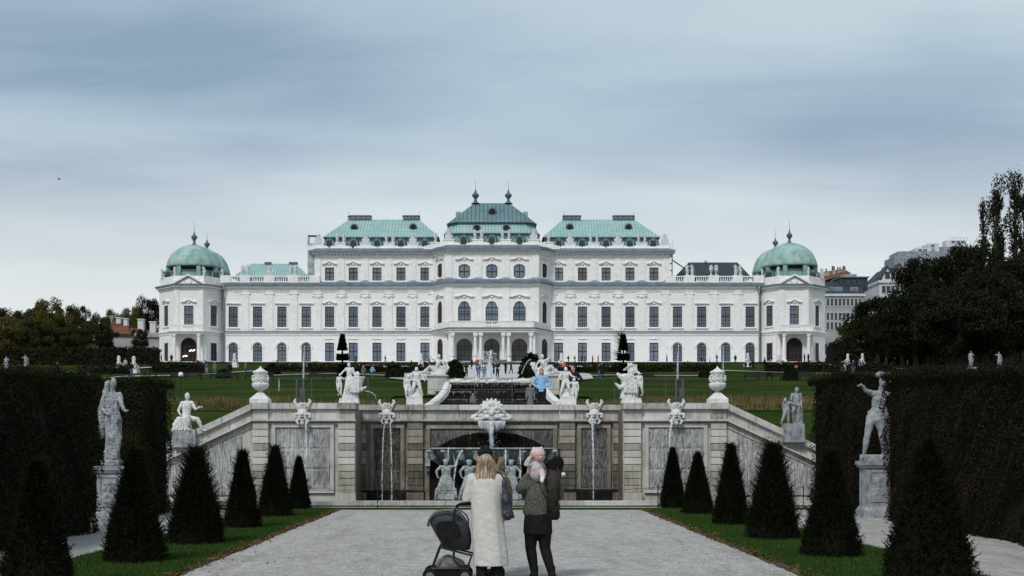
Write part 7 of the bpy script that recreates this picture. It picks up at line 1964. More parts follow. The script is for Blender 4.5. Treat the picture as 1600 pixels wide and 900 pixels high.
zc = WZ(587, D) - terr(D); m = MB(); m.lathe([(.06, 0), (.03, .1), (.022, zc - .12), (.09, zc - .1), (.10, zc - .02)], (0, 0, 0), 8); m.build('pole', 'black_metal', e); m = MB(); m.ball((0, 0, zc + .05), .13, 14); m.build('globe', 'lamp_glass', e, smooth=True)
D = 196; e = empty('waste_bin', (WX(1244, D), D, terr(D)), 'red and black waste bin on the right upper path', 'bin')
m = MB(); m.lathe([(.22, 0), (.24, .75)], (0, 0, 0), 12); m.build('bin', 'black_metal', e); m = MB(); m.lathe([(.26, .752), (.27, 1.0), (.1, 1.08)], (0, 0, 0), 12); m.build('lid', 'orange_paint', e)
# bird in the sky
m = MB(); m.tube([(-.12, 0, 0), (.0, 0, .01), (.14, 0, .0)], [.03, .05, .02], 8)
for s_ in (-1, 1): m.frustum([(-.04, s_ * .03, .0), (.08, s_ * .03, .0), (.02, s_ * .3, .12)], [(-.04, s_ * .03, .02), (.08, s_ * .03, .02), (.02, s_ * .3, .13)])
me = fuse(m, .015, 1); me.materials.clear(); me.materials.append(MATS['dark_opening'])
put('bird', me, W(92, 280, 90), .6, .8, 'tiny dark bird flying in the left sky', 'bird')

# ================================================================== PEOPLE
noisy('skin', (0.42, 0.25, 0.18), (0.52, 0.33, 0.25), 6, 0.6, 0.1)
noisy('baby_skin', (0.52, 0.30, 0.23), (0.62, 0.40, 0.33), 6, 0.6, 0.05)
def wool(name, c0, c1, c2):
    t = NT(name); a = t.noise(70, 4, 0.8); b = t.noise(9, 5, 0.7)
    c = t.ramp(t.math('ADD', t.math('MULTIPLY', a, .6), t.math('MULTIPLY', b, .4)), [(0.36, c0), (0.5, c1), (0.64, c2)])
    t.bump(a, 0.8, 0.012); return t.done(c, 0.98, 0.05)
wool('cream_wool', (0.44, 0.425, 0.395), (0.57, 0.555, 0.52), (0.68, 0.665, 0.63))
wool('pink_knit', (0.52, 0.36, 0.37), (0.62, 0.46, 0.46), (0.70, 0.56, 0.56))
wool('dark_knit', (0.006, 0.007, 0.009), (0.014, 0.016, 0.02), (0.03, 0.034, 0.04))
wool('black_knit', (0.004, 0.004, 0.004), (0.009, 0.009, 0.009), (0.02, 0.02, 0.02))
wool('baby_jacket', (0.34, 0.31, 0.32), (0.50, 0.46, 0.47), (0.62, 0.58, 0.58))
wool('white_sock', (0.55, 0.54, 0.54), (0.68, 0.67, 0.67), (0.78, 0.77, 0.77))
def strands(name, c0, c1, c2, k=60):
    t = NT(name); s = t.noise(1.0, 4, 0.7, t.map((k, k, 3)), .2)
    t.bump(s, 1.0, 0.012); return t.done(t.ramp(s, [(0.36, c0), (0.5, c1), (0.64, c2)]), 0.55, 0.35)
strands('blonde_hair', (0.10, 0.062, 0.035), (0.33, 0.24, 0.16), (0.62, 0.52, 0.40))
strands('brown_hair', (0.005, 0.0035, 0.003), (0.014, 0.009, 0.006), (0.045, 0.027, 0.018))
t = NT('quilted_olive')
v1 = t.n.new('ShaderNodeTexVoronoi'); v1.feature = 'DISTANCE_TO_EDGE'; v1.inputs['Scale'].default_value = 27; v1.inputs['Randomness'].default_value = .9; t.link(t.map((1, .6, 1.4)), v1.inputs['Vector'])
q = t.ramp(v1.outputs[0], [(0.0, (0, 0, 0)), (0.22, (1, 1, 1))])
c = t.mix(t.noise(6, 4, .7), (0.055, 0.062, 0.044), (0.125, 0.13, 0.10)); c = t.mix(q, (0.065, 0.07, 0.052), c)
t.bump(q, .8, 0.012); t.done(c, 0.45, 0.4)
noisy('tan_cloth', (0.11, 0.085, 0.052), (0.20, 0.165, 0.11), 12, 0.85, 0.3)
noisy('black_cloth', (0.005, 0.005, 0.0055), (0.014, 0.013, 0.014), 14, 0.85, 0.3, spec=.15)
noisy('black_tights', (0.006, 0.005, 0.005), (0.016, 0.014, 0.013), 20, 0.7, 0.1, spec=.15)
noisy('navy_leather', (0.008, 0.011, 0.018), (0.02, 0.026, 0.038), 8, 0.45, 0.3, spec=.4)
noisy('stroller_grey', (0.030, 0.031, 0.033), (0.06, 0.062, 0.065), 60, 0.85, 0.3)
noisy('stroller_light', (0.10, 0.105, 0.11), (0.16, 0.165, 0.17), 60, 0.8, 0.3)
noisy('bag_grey', (0.09, 0.09, 0.085), (0.17, 0.17, 0.165), 12, 0.8, 0.3)

def fz(name, mb, mat, par, vox=.012, sm=2, noise=0.0, ns=12):
    return solid(name, mb, mat, par, vox, sm, noise, ns)
def hair_strands(par, mat, P, D, L, w=.004):
    tag(mesh_obj('hair_strands', cloud_mesh('hair_strands', spikes(P, D, L, w), [mat]), par), kind='stuff')

# ---- blonde woman in the long cream coat (back view)
Dp = 16.8; k_ = F / Dp
e = empty('person', (WX(760, Dp), Dp, 0), 'woman with long blonde hair in a long cream wool coat, seen from behind', 'person')
P_ = dict(pelvis=(0, 0, .90), waist=(-.005, 0, 1.02), chest=(-.01, 0, 1.22), neck=(-.01, .0, 1.38), head=(-.005, .035, 1.50),
    shL=(-.175, 0, 1.31), elL=(-.245, .03, 1.06), wrL=(-.16, .22, 1.05), haL=(-.10, .28, 1.06), shR=(.165, 0, 1.31), elR=(.22, .05, 1.06), wrR=(.12, .24, 1.08), haR=(.06, .29, 1.09),
    hiL=(-.075, 0, .86), knL=(-.06, .01, .47), anL=(-.06, -.01, .08), toL=(-.07, .13, .035), hiR=(.095, 0, .86), knR=(.12, .02, .47), anR=(.13, .0, .08), toR=(.14, .14, .035))
m = MB(); V = body(m, P_, .98, True, .93); face(m, V['head'], PI, .9); solid('body', m, 'skin', e, .0085, 1)
m = MB()
m.loft([(0.055, 0, .215, .222, .165), (.045, 0, .40, .218, .16), (.025, 0, .62, .21, .155), (.01, 0, .82, .203, .15), (-.002, 0, 1.0, .197, .142), (-.005, 0, 1.15, .200, .135), (-.005, 0, 1.27, .192, .118), (-.005, .0, 1.335, .15, .10), (-.005, .01, 1.375, .095, .08), (-.005, .012, 1.42, .07, .068)], 40,
       lambda a_, t_: 1 + (.05 * (1 - t_) ** 1.2) * math.sin(a_ * 5 + 1.3) + .012 * math.sin(a_ * 11))
for s_ in 'LR':
    m.tube([V['sh' + s_], V['el' + s_], V['el' + s_].lerp(V['wr' + s_], .92)], [.077, .066, .056], 12)
fz('coat', m, 'cream_wool', e, .0105, 2, .0025, 14)
m = MB()
for s_ in 'LR': m.tube([V['hi' + s_] + Vector((0, 0, -.1)), V['kn' + s_], V['an' + s_] + Vector((0, 0, .0))], [.10, .080, .072], 12)
fz('trousers', m, 'black_cloth', e, .012)
m = MB()
for s_ in 'LR': m.tube([V['an' + s_] + Vector((0, -.035, -.02)), V['to' + s_] + Vector((0, .02, .005))], [.05, .042], 10, True, .85); m.box(V['an' + s_].x - .04, V['an' + s_].x + .04, V['an' + s_].y - .08, V['to' + s_].y + .05, 0, .03)
fz('shoes', m, 'black_cloth', e, .01)
m = MB(); hx, hy = -.005, .0
m.loft([(.0, -.045, 1.24, .10, .035), (-.005, -.05, 1.30, .135, .055), (-.008, -.04, 1.36, .135, .07), (-.008, -.02, 1.42, .118, .085), (-.005, .0, 1.49, .105, .098), (-.005, .01, 1.55, .096, .098), (-.005, .015, 1.60, .070, .074), (-.005, .015, 1.625, .030, .034)], 30,
       lambda a_, t_: 1 + (.08 * (1 - t_)) * math.sin(a_ * 7 + .5) + .02 * math.sin(a_ * 17))
h_ = fz('hair', m, 'blonde_hair', e, .008, 2, .0015, 40)
n = 900; a_ = rng.uniform(PI, 2 * PI, n); u = rng.random(n)
P = np.column_stack([-.006 + (.10 + .03 * u) * np.cos(a_) * (1 - .1 * u), -.01 + .095 * np.sin(a_) * (1 - .3 * u), 1.56 - .24 * u]); Dd = np.column_stack([np.cos(a_) * .25 + rng.normal(0, .10, n), rng.normal(0, .06, n), -np.ones(n)])
hair_strands(h_, 'blonde_hair', P, Dd, .10 + .10 * rng.random(n), .0035)
# navy tote bag
e = empty('tote_bag', (WX(760, Dp) + .255, Dp, .83), 'navy leather tote bag hanging from the shoulder of the woman in the cream coat', 'bag')
m = MB(); m.frustum([(-.05, -.17, 0), (.095, -.17, -.012), (.095, .15, -.012), (-.05, .15, 0)], [(-.055, -.06, .50), (-.015, -.06, .50), (-.015, .06, .50), (-.055, .06, .50)]); m.tube([(.02, -.16, .02), (.02, .14, .02)], .05, 10); m.tube([(.0, -.10, .2), (.0, .1, .2)], .055, 10)
solid('bag', m, 'navy_leather', e, .011, 3, .004, 11)
m = MB(); m.tube([(-.03, -.05, .47), (-.06, -.07, .54), (-.105, -.06, .565), (-.13, 0, .57), (-.105, .06, .565), (-.03, .05, .47)], .016, 8, True, .5); m.build('strap', 'navy_leather', e, smooth=True)

# ---- person in the dark beanie and tan hooded jacket behind her, facing left
Dq = 17.75; zq = lambda py: WZ(py, Dq)
e = empty('person', (WX(776, Dq), Dq, 0), 'person in a dark beanie and tan hooded jacket leaning left behind the blonde woman', 'person')
hxp = WX(754, Dq) - WX(776, Dq)
P_ = dict(pelvis=(.02, 0, .93), waist=(.03, 0, 1.06), chest=(.0, 0, 1.27), neck=(-.08, 0, 1.43), head=(hxp + .03, 0, 1.575), shL=(-.02, -.17, 1.36), elL=(-.02, -.22, 1.12), wrL=(-.24, -.14, 1.10), haL=(-.31, -.12, 1.10), shR=(-.02, .17, 1.36), elR=(-.03, .22, 1.12), wrR=(-.24, .14, 1.10), haR=(-.31, .12, 1.10),
    hiL=(.02, -.09, .88), knL=(0, -.09, .49), anL=(.02, -.09, .08), toL=(-.12, -.10, .035), hiR=(.02, .09, .88), knR=(.0, .09, .49), anR=(.03, .09, .08), toR=(-.11, .1, .035))
m = MB(); V = body(m, P_, 1.0, True, 1.0); face(m, V['head'], -PI / 2); solid('body', m, 'skin', e, .009, 1)
m = MB(); m.loft([(.03, 0, .74, .16, .20), (.04, 0, .9, .165, .21), (.05, 0, 1.1, .165, .215), (.03, 0, 1.27, .15, .205), (-.01, 0, 1.38, .115, .15), (-.05, 0, 1.44, .09, .09)], 24, lambda a_, t_: 1 + .02 * math.sin(a_ * 9 + t_ * 6))
for s_ in 'LR': m.tube([V['sh' + s_], V['el' + s_], V['wr' + s_]], [.085, .07, .055], 12)
j_ = fz('jacket', m, 'tan_cloth', e, .012, 2, .003, 14)
m = MB(); m.tube([(.0, -.085, 1.42), (.045, -.06, 1.50), (.055, 0, 1.535), (.045, .06, 1.50), (.0, .085, 1.42)], [.045, .05, .055, .05, .045], 10); m.ball((.05, 0, 1.44), (.075, .10, .08), 12)
fz('hood', m, 'tan_cloth', j_, .01)
m = MB(); m.ball((-.035, -.07, 1.51), (.062, .05, .085), 12); m.ball((-.02, -.02, 1.50), (.06, .09, .10), 12); fz('hood_lining', m, 'brown_hair', j_, .01)
m = MB()
for s_ in 'LR': m.tube([V['hi' + s_], V['kn' + s_], V['an' + s_]], [.105, .075, .06], 12)
fz('trousers', m, 'black_cloth', e, .014)
m = MB()
for s_ in 'LR': m.tube([V['an' + s_] + Vector((.03, 0, -.02)), V['to' + s_] + Vector((-.03, 0, .005))], [.052, .044], 10, True, .85); m.box(V['to' + s_].x - .06, V['an' + s_].x + .08, V['an' + s_].y - .045, V['an' + s_].y + .045, 0, .04)
fz('shoes', m, 'black_cloth', e, .01)
m = MB(); m.ball(V['head'] + Vector((.04, 0, -.02)), (.085, .092, .11), 14); m.tube([V['head'] + Vector((.05, 0, -.06)), V['head'] + Vector((.10, 0, -.14))], [.075, .05], 10); fz('hair', m, 'brown_hair', e, .01)
m = MB(); hh = V['head'] + Vector((.005, 0, .055)); m.ball(hh, (.105, .10, .092), 16); m.tube([hh + Vector((0, 0, .05)), hh + Vector((.02, 0, .098))], [.07, .022], 12)
fz('beanie', m, 'dark_knit', e, .009, 2, .001, 30)

# ---- woman in the quilted olive jacket, holding the baby up
Dg = 17.25; xg = WX(848, Dg)
e = empty('person', (xg, Dg, 0), 'woman with long dark hair, black beanie and quilted olive jacket lifting a baby', 'person')
P_ = dict(pelvis=(-.06, 0, .78), waist=(-.05, 0, .92), chest=(.01, 0, 1.14), neck=(.11, .0, 1.30), head=(.16, .03, 1.43), shL=(-.08, .01, 1.235), elL=(-.27, .10, 1.175), wrL=(-.185, .20, 1.345), haL=(-.165, .18, 1.415),
    shR=(.17, .02, 1.21), elR=(.22, .16, 1.08), wrR=(.06, .26, 1.22), haR=(-.02, .24, 1.30), hiL=(-.14, 0, .75), knL=(-.155, .05, .40), anL=(-.105, 0, .08), toL=(-.13, .13, .035), hiR=(.02, 0, .75), knR=(.03, .03, .40), anR=(.115, -.02, .08), toR=(.14, .11, .035))
m = MB(); V = body(m, P_, .92, True, .93); face(m, V['head'], PI, .9); solid('body', m, 'skin', e, .0085, 1)
m = MB(); m.loft([(-.065, 0, .835, .180, .135), (-.066, 0, .87, .192, .145), (-.06, 0, .97, .185, .14), (-.045, 0, 1.07, .18, .14), (-.01, 0, 1.15, .178, .135), (.03, 0, 1.21, .165, .12), (.07, 0, 1.26, .12, .10), (.105, 0, 1.31, .075, .075)], 32, lambda a_, t_: 1 + .018 * math.sin(t_ * 34) + .012 * math.sin(a_ * 9))
m.tube([V['shL'], V['elL']], [.080, .076], 14); m.tube([V['elL'], V['elL'].lerp(V['wrL'], .85)], [.082, .056], 14); m.tube([V['shR'], V['elR'], V['wrR']], [.085, .072, .05], 14)
fz('jacket', m, 'quilted_olive', e, .010, 2, .004, 20)
m = MB(); m.loft([(-.062, 0, .585, .188, .140), (-.062, 0, .61, .188, .14), (-.064, 0, .72, .185, .145), (-.065, 0, .86, .168, .13)], 30, lambda a_, t_: 1 + .04 * (1 - t_) * math.sin(a_ * 6)); fz('shorts', m, 'black_cloth', e, .011)
m = MB()
for s_ in 'LR': m.tube([V['hi' + s_], V['hi' + s_].lerp(V['kn' + s_], .5), V['kn' + s_], V['kn' + s_].lerp(V['an' + s_], .35), V['an' + s_]], [.104, .092, .072, .069, .050], 14)
fz('tights', m, 'black_tights', e, .009)
m = MB()
for s_ in 'LR': m.tube([V['an' + s_] + Vector((0, 0, .07)), V['an' + s_]], [.05, .05], 10); m.tube([V['an' + s_] + Vector((0, -.035, -.02)), V['to' + s_] + Vector((0, .02, .005))], [.052, .044], 10, True, .85); m.box(V['an' + s_].x - .042, V['an' + s_].x + .042, V['an' + s_].y - .085, V['to' + s_].y + .05, 0, .03)
fz('boots', m, 'black_cloth', e, .01)
m = MB(); m.loft([(.105, -.085, .86, .045, .03), (.115, -.105, .93, .06, .04), (.12, -.12, 1.05, .072, .048), (.125, -.12, 1.18, .082, .052), (.13, -.08, 1.29, .10, .07), (.145, -.03, 1.37, .105, .09), (.155, .0, 1.44, .10, .10), (.16, .01, 1.5, .06, .07)], 26, lambda a_, t_: 1 + .08 * (1 - t_) * math.sin(a_ * 6 + 9 * t_))
h_ = fz('hair', m, 'brown_hair', e, .008, 2, .002, 40)
n = 500; u = rng.random(n); P = np.column_stack([.125 + .09 * rng.uniform(-1, 1, n), -.15 + .05 * rng.random(n) + .08 * (1 - u), 1.38 - .5 * u]); hair_strands(h_, 'brown_hair', P, np.column_stack([rng.normal(0, .12, n), rng.normal(0, .05, n), -np.ones(n)]), .08 + .14 * rng.random(n), .0035)
m = MB(); hh = V['head'] + Vector((.0, -.005, .035)); m.ball(hh, (.108, .115, .105), 18); m.tube([hh + Vector((-.01, -.03, -.06)), hh + Vector((.03, -.02, .05))], [.105, .085], 16); m.ball(hh + Vector((.03, .0, .05)), (.085, .09, .075), 14)
fz('beanie', m, 'black_knit', e, .009, 2, .001, 30)
m = MB(); m.loft([(.145, -.14, .775, .04, .03), (.15, -.15, .81, .065, .045), (.15, -.15, .88, .066, .045), (.13, -.14, .94, .045, .03)], 20); m.tube([(.13, -.13, .93), (.0, -.15, 1.12), (-.06, -.09, 1.25)], .010, 6)
o = empty('crossbody_bag', (xg, Dg, 0), 'small black bag hanging at the hip of the woman in the olive jacket', 'bag'); solid('bag', m, 'black_cloth', o, .009, 2)

# ---- baby held on her left shoulder
Db = 17.16; b0 = Vector((WX(838, Db), Db, 1.27)); e = empty('person', b0, 'baby in a pink knitted hat and pale jacket held up on the shoulder', 'person')
def bp(px, py, dy=0.0): return Vector((WX(px, Db) - b0.x, dy, WZ(py, Db) - b0.z))
J_ = dict(pelvis=bp(839, 744, .05), waist=bp(838, 738, .05), chest=bp(837, 730, .04), neck=bp(838, 722, .04), head=bp(841, 711.5, .02))
m = MB(); m.tube([J_['pelvis'], J_['chest'], J_['neck']], [.075, .075, .045], 12); m.ball(J_['head'], (.085, .085, .088), 16); hd = J_['head']
Mx = Matrix.Rotation(R(52), 3, 'Z')
def fp(x, y, z): return hd + Mx @ Vector((x, y, z))
m.ball(fp(0, -.075, -.012), (.014, .016, .013), 8); m.ball(fp(-.035, -.058, -.028), (.026, .022, .024), 8); m.ball(fp(.035, -.058, -.028), (.026, .022, .024), 8); m.ball(fp(0, -.062, -.06), (.022, .016, .016), 8)
for s_ in (-1, 1): m.ball(fp(s_ * .085, 0, -.005), (.010, .016, .022), 8)
# arms: one hand at the cheek, the other hidden at the far side
el = bp(822.5, 725, -.04); wr = bp(828, 715, -.05); m.tube([bp(830, 725.5, 0), el, wr], [.035, .03, .022], 10)
hb = bp(829.5, 712.5, -.055); m.ball(hb, (.022, .016, .020), 8)
for q in range(4): m.tube([hb + Vector((-.012 + .008 * q, -.006, .012)), hb + Vector((-.010 + .008 * q, -.014, .028 - .003 * abs(q - 1.5))), hb + Vector((-.006 + .007 * q, -.020, .022))], [.0062, .0055, .005], 6)
m.tube([hb + Vector((.016, -.004, -.004)), hb + Vector((.026, -.012, .008))], [.007, .0055], 6)
m.tube([bp(846, 726, .1), bp(852, 732, .14)], [.033, .025], 8)
kn1 = bp(846.5, 737, -.07); an1 = bp(847.5, 747, -.13); m.tube([bp(841, 742, .0), kn1, an1], [.05, .038, .024], 10); m.tube([an1, bp(846, 750.5, -.16)], [.022, .018], 8)
an2 = bp(872, 744, .06); m.tube([bp(843, 744, .08), bp(860, 745, .10), an2], [.05, .04, .024], 10); m.tube([an2, bp(880, 741.5, .05)], [.022, .018], 8)
b_ = solid('body', m, 'baby_skin', e, .0055, 1)
for s_ in (-1, 1):
    d = MB(); d.ball(fp(s_ * .028, -.078, .006), (.010, .005, .0045), 8); d.build('eye', 'brown_hair', e)
d = MB(); d.tube([fp(-.018, -.083, -.043), fp(0, -.088, -.05), fp(.018, -.083, -.043)], [.004, .006, .004], 6); noisy('lips', (.36, .10, .09), (.42, .14, .12), 5, .5, 0); d.build('mouth', 'lips', e)
m = MB(); m.tube([J_['pelvis'] + Vector((0, 0, .03)), J_['chest'], J_['neck'] + Vector((0, 0, -.005))], [.096, .092, .062], 14); m.tube([bp(830, 725.5, 0), el, el.lerp(wr, .75)], [.045, .042, .033], 10); m.tube([bp(846, 726, .1), bp(850, 731, .13)], [.042, .036], 8)
fz('jacket', m, 'baby_jacket', e, .007, 2, .002, 26)
m = MB(); m.tube([bp(841, 743, .01), kn1, kn1.lerp(an1, .75)], [.058, .046, .034], 12); m.tube([bp(843, 744.5, .08), bp(860, 745, .10), bp(868, 744.5, .07)], [.058, .046, .032], 12); m.ball(bp(840, 745, .05), (.08, .075, .055), 12)
fz('leggings', m, 'pink_knit', e, .007, 2, .0015, 30)
for a__, b__ in ((kn1.lerp(an1, .8), bp(846, 751, -.17)), (bp(871, 744, .06), bp(881, 741, .05))):
    m = MB(); m.tube([a__, b__], [.031, .026], 10); fz('sock', m, 'white_sock', e, .006)
m = MB(); hh = hd + Vector((-.006, .004, .028)); m.ball(hh, (.098, .098, .078), 18); m.ball(hh + Vector((-.052, .01, .062)), (.024, .02, .02), 8); m.ball(hh + Vector((.045, .01, .066)), (.024, .02, .02), 8); m.tube([hh + Mx @ Vector((-.07, -.05, -.02)), hh + Mx @ Vector((0, -.088, -.008)), hh + Mx @ Vector((.07, -.05, -.02))], [.016, .016, .016], 8)
fz('hat', m, 'pink_knit', e, .0065, 2, .001, 40)

# ---- stroller
Ds = 16.95; e = empty('stroller', (WX(705, Ds), Ds, 0), 'dark grey baby stroller with raised hood beside the woman in the cream coat', 'stroller')
def sp(px, py, dy=0.0): return Vector((WX(px, Ds) - WX(705, Ds), dy, WZ(py, Ds)))
m = MB(); c0 = sp(704, 826)
m.loft([(sp(714, 0).x, .02, sp(0, 859).z, .165, .13), (sp(712, 0).x, .0, sp(0, 845).z, .205, .17), (sp(707, 0).x, -.02, sp(0, 830).z, .235, .22), (sp(702, 0).x, -.02, sp(0, 818).z, .245, .25), (sp(699, 0).x, -.01, sp(0, 808).z, .225, .24), (sp(698.5, 0).x, 0, sp(0, 800).z, .17, .18), (sp(698, 0).x, 0, sp(0, 795.5).z, .08, .09)], 32)
c_ = fz('canopy', m, 'stroller_grey', e, .012, 2)
m = MB()
for k, (dx, dz, ry) in enumerate(((-.012, .012, -.245), (.02, .02, -.15))):
    pts = []
    for i in range(17):
        a_ = PI * i / 16; pts.append((sp(700, 0).x - .236 * math.cos(a_) + dx + .05 * math.sin(a_) * k, ry * (.35 + .65 * math.sin(a_)) , sp(0, 822).z + dz + .20 * math.sin(a_)))
    m.tube(pts, .012 if k else .016, 8)
m.build('canopy_rib', 'stroller_light', c_, smooth=True)
m = MB(); lp = []
for i in range(24):
    a_ = 2 * PI * i / 24; lp.append((sp(701, 0).x + .150 * abs(math.cos(a_)) ** .6 * (1 if math.cos(a_) > 0 else -1) + .03 * -math.sin(a_) * .7, sp(0, 826.5).z + .115 * abs(math.sin(a_)) ** .7 * (1 if math.sin(a_) > 0 else -1)))
vs = []
for yy, sc_ in ((-.20, 1.0), (-.262, .97), (-.272, .88)): vs.append([(sp(701, 0).x + (x - sp(701, 0).x) * sc_, yy, z) for x, z in lp])
m.frustum(vs[0], vs[1]); m.frustum(vs[1], vs[2]); m.build('mesh_window', 'black_cloth', c_)
m = MB()
for s_ in (-1, 1):
    yo = s_ * .20
    m.tube([sp(712, 795, yo + .1 * s_), sp(706, 835, yo), sp(688, 853, yo), sp(676, 886, yo), sp(673, 897, yo)], .016, 8)
    m.tube([sp(688, 853, yo), sp(738, 866, yo), sp(728, 893, yo), sp(726, 905, yo)], .014, 8)
    m.tube([sp(709, 860, yo * .5), sp(709, 872, yo * .8), sp(726, 888, yo)], .012, 8)
m.tube([sp(674, 896, -.2), sp(674, 896, .2)], .014, 8)
m.build('frame', 'black_metal', e, smooth=True)
m = MB(); m.tube([sp(713, 800, -.12), sp(714, 790.5, -.13), sp(720, 787.5, -.13), sp(736, 786.5, -.13), sp(736, 786.5, .13), sp(720, 787.5, .13), sp(714, 790.5, .13), sp(713, 800, .12)], .017, 8); m.build('handle', 'black_cloth', e, smooth=True)
m = MB(); m.frustum([tuple(sp(686, 903, -.20)), tuple(sp(728, 903, -.20)), tuple(sp(728, 903, .20)), tuple(sp(686, 903, .20))], [tuple(sp(676, 886, -.22)), tuple(sp(733, 886, -.22)), tuple(sp(733, 886, .22)), tuple(sp(676, 886, .22))]); m.build('basket', 'black_cloth', e)
m = MB(); m.tube([sp(676, 886, -.225), sp(733, 886, -.225)], .012, 8); m.tube([sp(676, 886, .225), sp(733, 886, .225)], .012, 8); m.build('basket_rim', 'navy_leather', e, smooth=True)
for px, yo in ((673, -.24), (673, .24), (727, -.24), (727, .24)):
    m = MB(); cc = sp(px, 899, yo); cc.z = .095
    m.lathe([(.05, -.02), (.092, -.02), (.095, 0), (.092, .02), (.05, .02)], (0, 0, 0), 20); m.xform(Matrix.Translation(cc) @ Matrix.Rotation(R(90), 4, 'X')); w_ = m.build('wheel', 'black_cloth', e)
    m = MB(); m.lathe([(.05, -.024), (.05, .024)], (0, 0, 0), 12); m.xform(Matrix.Translation(cc) @ Matrix.Rotation(R(90), 4, 'X')); m.build('hub', 'stroller_light', w_)
o = empty('cloth_bag', (WX(705, Ds), Ds, 0), 'grey cloth bag stuffed in the stroller basket', 'bag'); m = MB(); m.ball(sp(702, 884, -.03), (.17, .15, .14), 14); m.ball(sp(715, 884, .0), (.10, .13, .09), 10); solid('bag', m, 'bag_grey', o, .014, 2, .008, 12)

# ---- small visitors: three poses, clothes by material
def cloth(name, rgb): noisy(name, tuple(c * .75 for c in rgb), tuple(min(1, c * 1.2) for c in rgb), 8, .9, 0); return name
for nm, rgb in dict(wear_black=(.010, .010, .012), wear_navy=(.015, .02, .045), wear_blue=(.05, .10, .22), wear_light_blue=(.22, .42, .66), wear_red=(.42, .03, .025), wear_orange=(.60, .13, .06), wear_yellow=(.45, .28, .05), wear_grey=(.14, .14, .15), wear_white=(.55, .55, .56), wear_brown=(.10, .06, .035), wear_denim=(.07, .11, .19), wear_pale=(.38, .36, .34)).items(): cloth(nm, rgb)
POSES = {
 'stand': dict(),
 'walk': dict(hiL=(-.08, 0, .88), knL=(-.09, -.16, .50), anL=(-.09, -.20, .09), toL=(-.1, -.33, .06), knR=(.09, .06, .48), anR=(.09, .26, .12), toR=(.1, .16, .04), elL=(-.23, .14, 1.12), wrL=(-.24, .06, .9), haL=(-.24, .02, .84), elR=(.23, -.08, 1.12), wrR=(.22, -.24, .96), haR=(.22, -.28, .92)),
 'hips': dict(elL=(-.36, .06, 1.14), wrL=(-.18, -.06, 1.0), haL=(-.14, -.07, .98), elR=(.36, .06, 1.14), wrR=(.18, -.06, 1.0), haR=(.14, -.07, .98), anL=(-.13, 0, .08), anR=(.13, 0, .08)),
 'photo': dict(elL=(-.25, -.12, 1.18), wrL=(-.10, -.3, 1.36), haL=(-.06, -.34, 1.4), elR=(.25, -.12, 1.18), wrR=(.10, -.3, 1.36), haR=(.06, -.34, 1.4)),
}
PM = {}
for k, p in POSES.items():
    m = MB(); V = body(m, p, 1.0, False, 1.0); face(m, V['head']); me = fuse(m, .026, 1)
    j = MB(); j.loft([(0, 0, .80, .165, .13), (0, 0, .95, .17, .13), (0, 0, 1.15, .175, .13), (0, 0, 1.32, .185, .12), (0, 0, 1.41, .12, .09), (0, 0, 1.46, .07, .07)], 16)
    for s_ in 'LR': j.tube([V['sh' + s_], V['el' + s_], V['wr' + s_]], [.078, .066, .052], 10)
    jm = fuse(j, .024, 1)
    j = MB(); j.loft([(0, 0, .42, .20, .17), (0, 0, .7, .18, .15), (0, 0, 1.0, .16, .13), (0, 0, 1.32, .185, .12), (0, 0, 1.41, .12, .09), (0, 0, 1.46, .07, .07)], 16)
    for s_ in 'LR': j.tube([V['sh' + s_], V['el' + s_], V['wr' + s_]], [.078, .066, .052], 10)
    cm = fuse(j, .024, 1)
    t_ = MB(); t_.loft([(0, 0, .80, .15, .115), (0, 0, .95, .15, .12)], 14)
    for s_ in 'LR': t_.tube([V['hi' + s_], V['kn' + s_], V['an' + s_]], [.112, .075, .058], 10); t_.tube([V['an' + s_] + Vector((0, .03, -.02)), V['to' + s_]], [.048, .04], 8)
    tm = fuse(t_, .024, 1)
    h = MB(); h.ball(V['head'] + Vector((0, .02, .045)), (.092, .10, .10), 12); h.ball(V['head'] + Vector((0, .055, -.02)), (.075, .055, .09), 10); hm = fuse(h, .022, 1)
    h.tube([V['head'] + Vector((0, .06, 0)), V['head'] + Vector((0, .10, -.28))], [.09, .08], 10); lm = fuse(h, .022, 1)
    for x, mt in ((me, 'skin'), (jm, 'wear_black'), (cm, 'wear_black'), (tm, 'wear_black'), (hm, 'brown_hair'), (lm, 'brown_hair')): x.materials.clear(); x.materials.append(MATS[mt]); x.shade_smooth()
    PM[k] = dict(body=me, jacket=jm, coat=cm, trousers=tm, hair=hm, long_hair=lm)
def visitor(px, D, h, pose, top, legs, label, rz=None, coat=False, hair='brown_hair', long_=False, z=None, group='visitors on the upper garden'):
    e = empty('person', (WX(px, D), D, (terr(D) + (.17 if D > 60 else .03)) if z is None else z), label, 'person', group, rz=random.uniform(0, 6.28) if rz is None else rz, sc=h / 1.7)
    P = PM[pose]
    for nm, mesh, mat in (('body', P['body'], 'skin'), ('coat' if coat else 'jacket', P['coat'] if coat else P['jacket'], top), ('trousers', P['trousers'], legs), ('hair', P['long_hair'] if long_ else P['hair'], hair)):
        o = mesh_obj(nm, mesh, e); o.material_slots[0].link = 'OBJECT'; o.material_slots[0].material = MATS[mat]
    return e
N = None
visitor(846, 50.6, 1.63, 'hips', 'wear_light_blue', 'wear_black', 'woman in a light blue jacket with hands on hips behind the fountain wall', -.1, long_=True, group=N)
visitor(828.5, 49.5, 1.05, 'stand', 'wear_grey', 'wear_black', 'small child in a dark grey coat standing left of the woman in light blue', .1, coat=True, group=N)
visitor(896, 51, 1.80, 'hips', 'wear_black', 'wear_black', 'man in black standing behind the embracing putti', -.7, hair='brown_hair', group=N)
visitor(739, 50, .70, 'stand', 'wear_grey', 'wear_navy', 'toddler looking over the wall left of the giant head', .2, group=N)
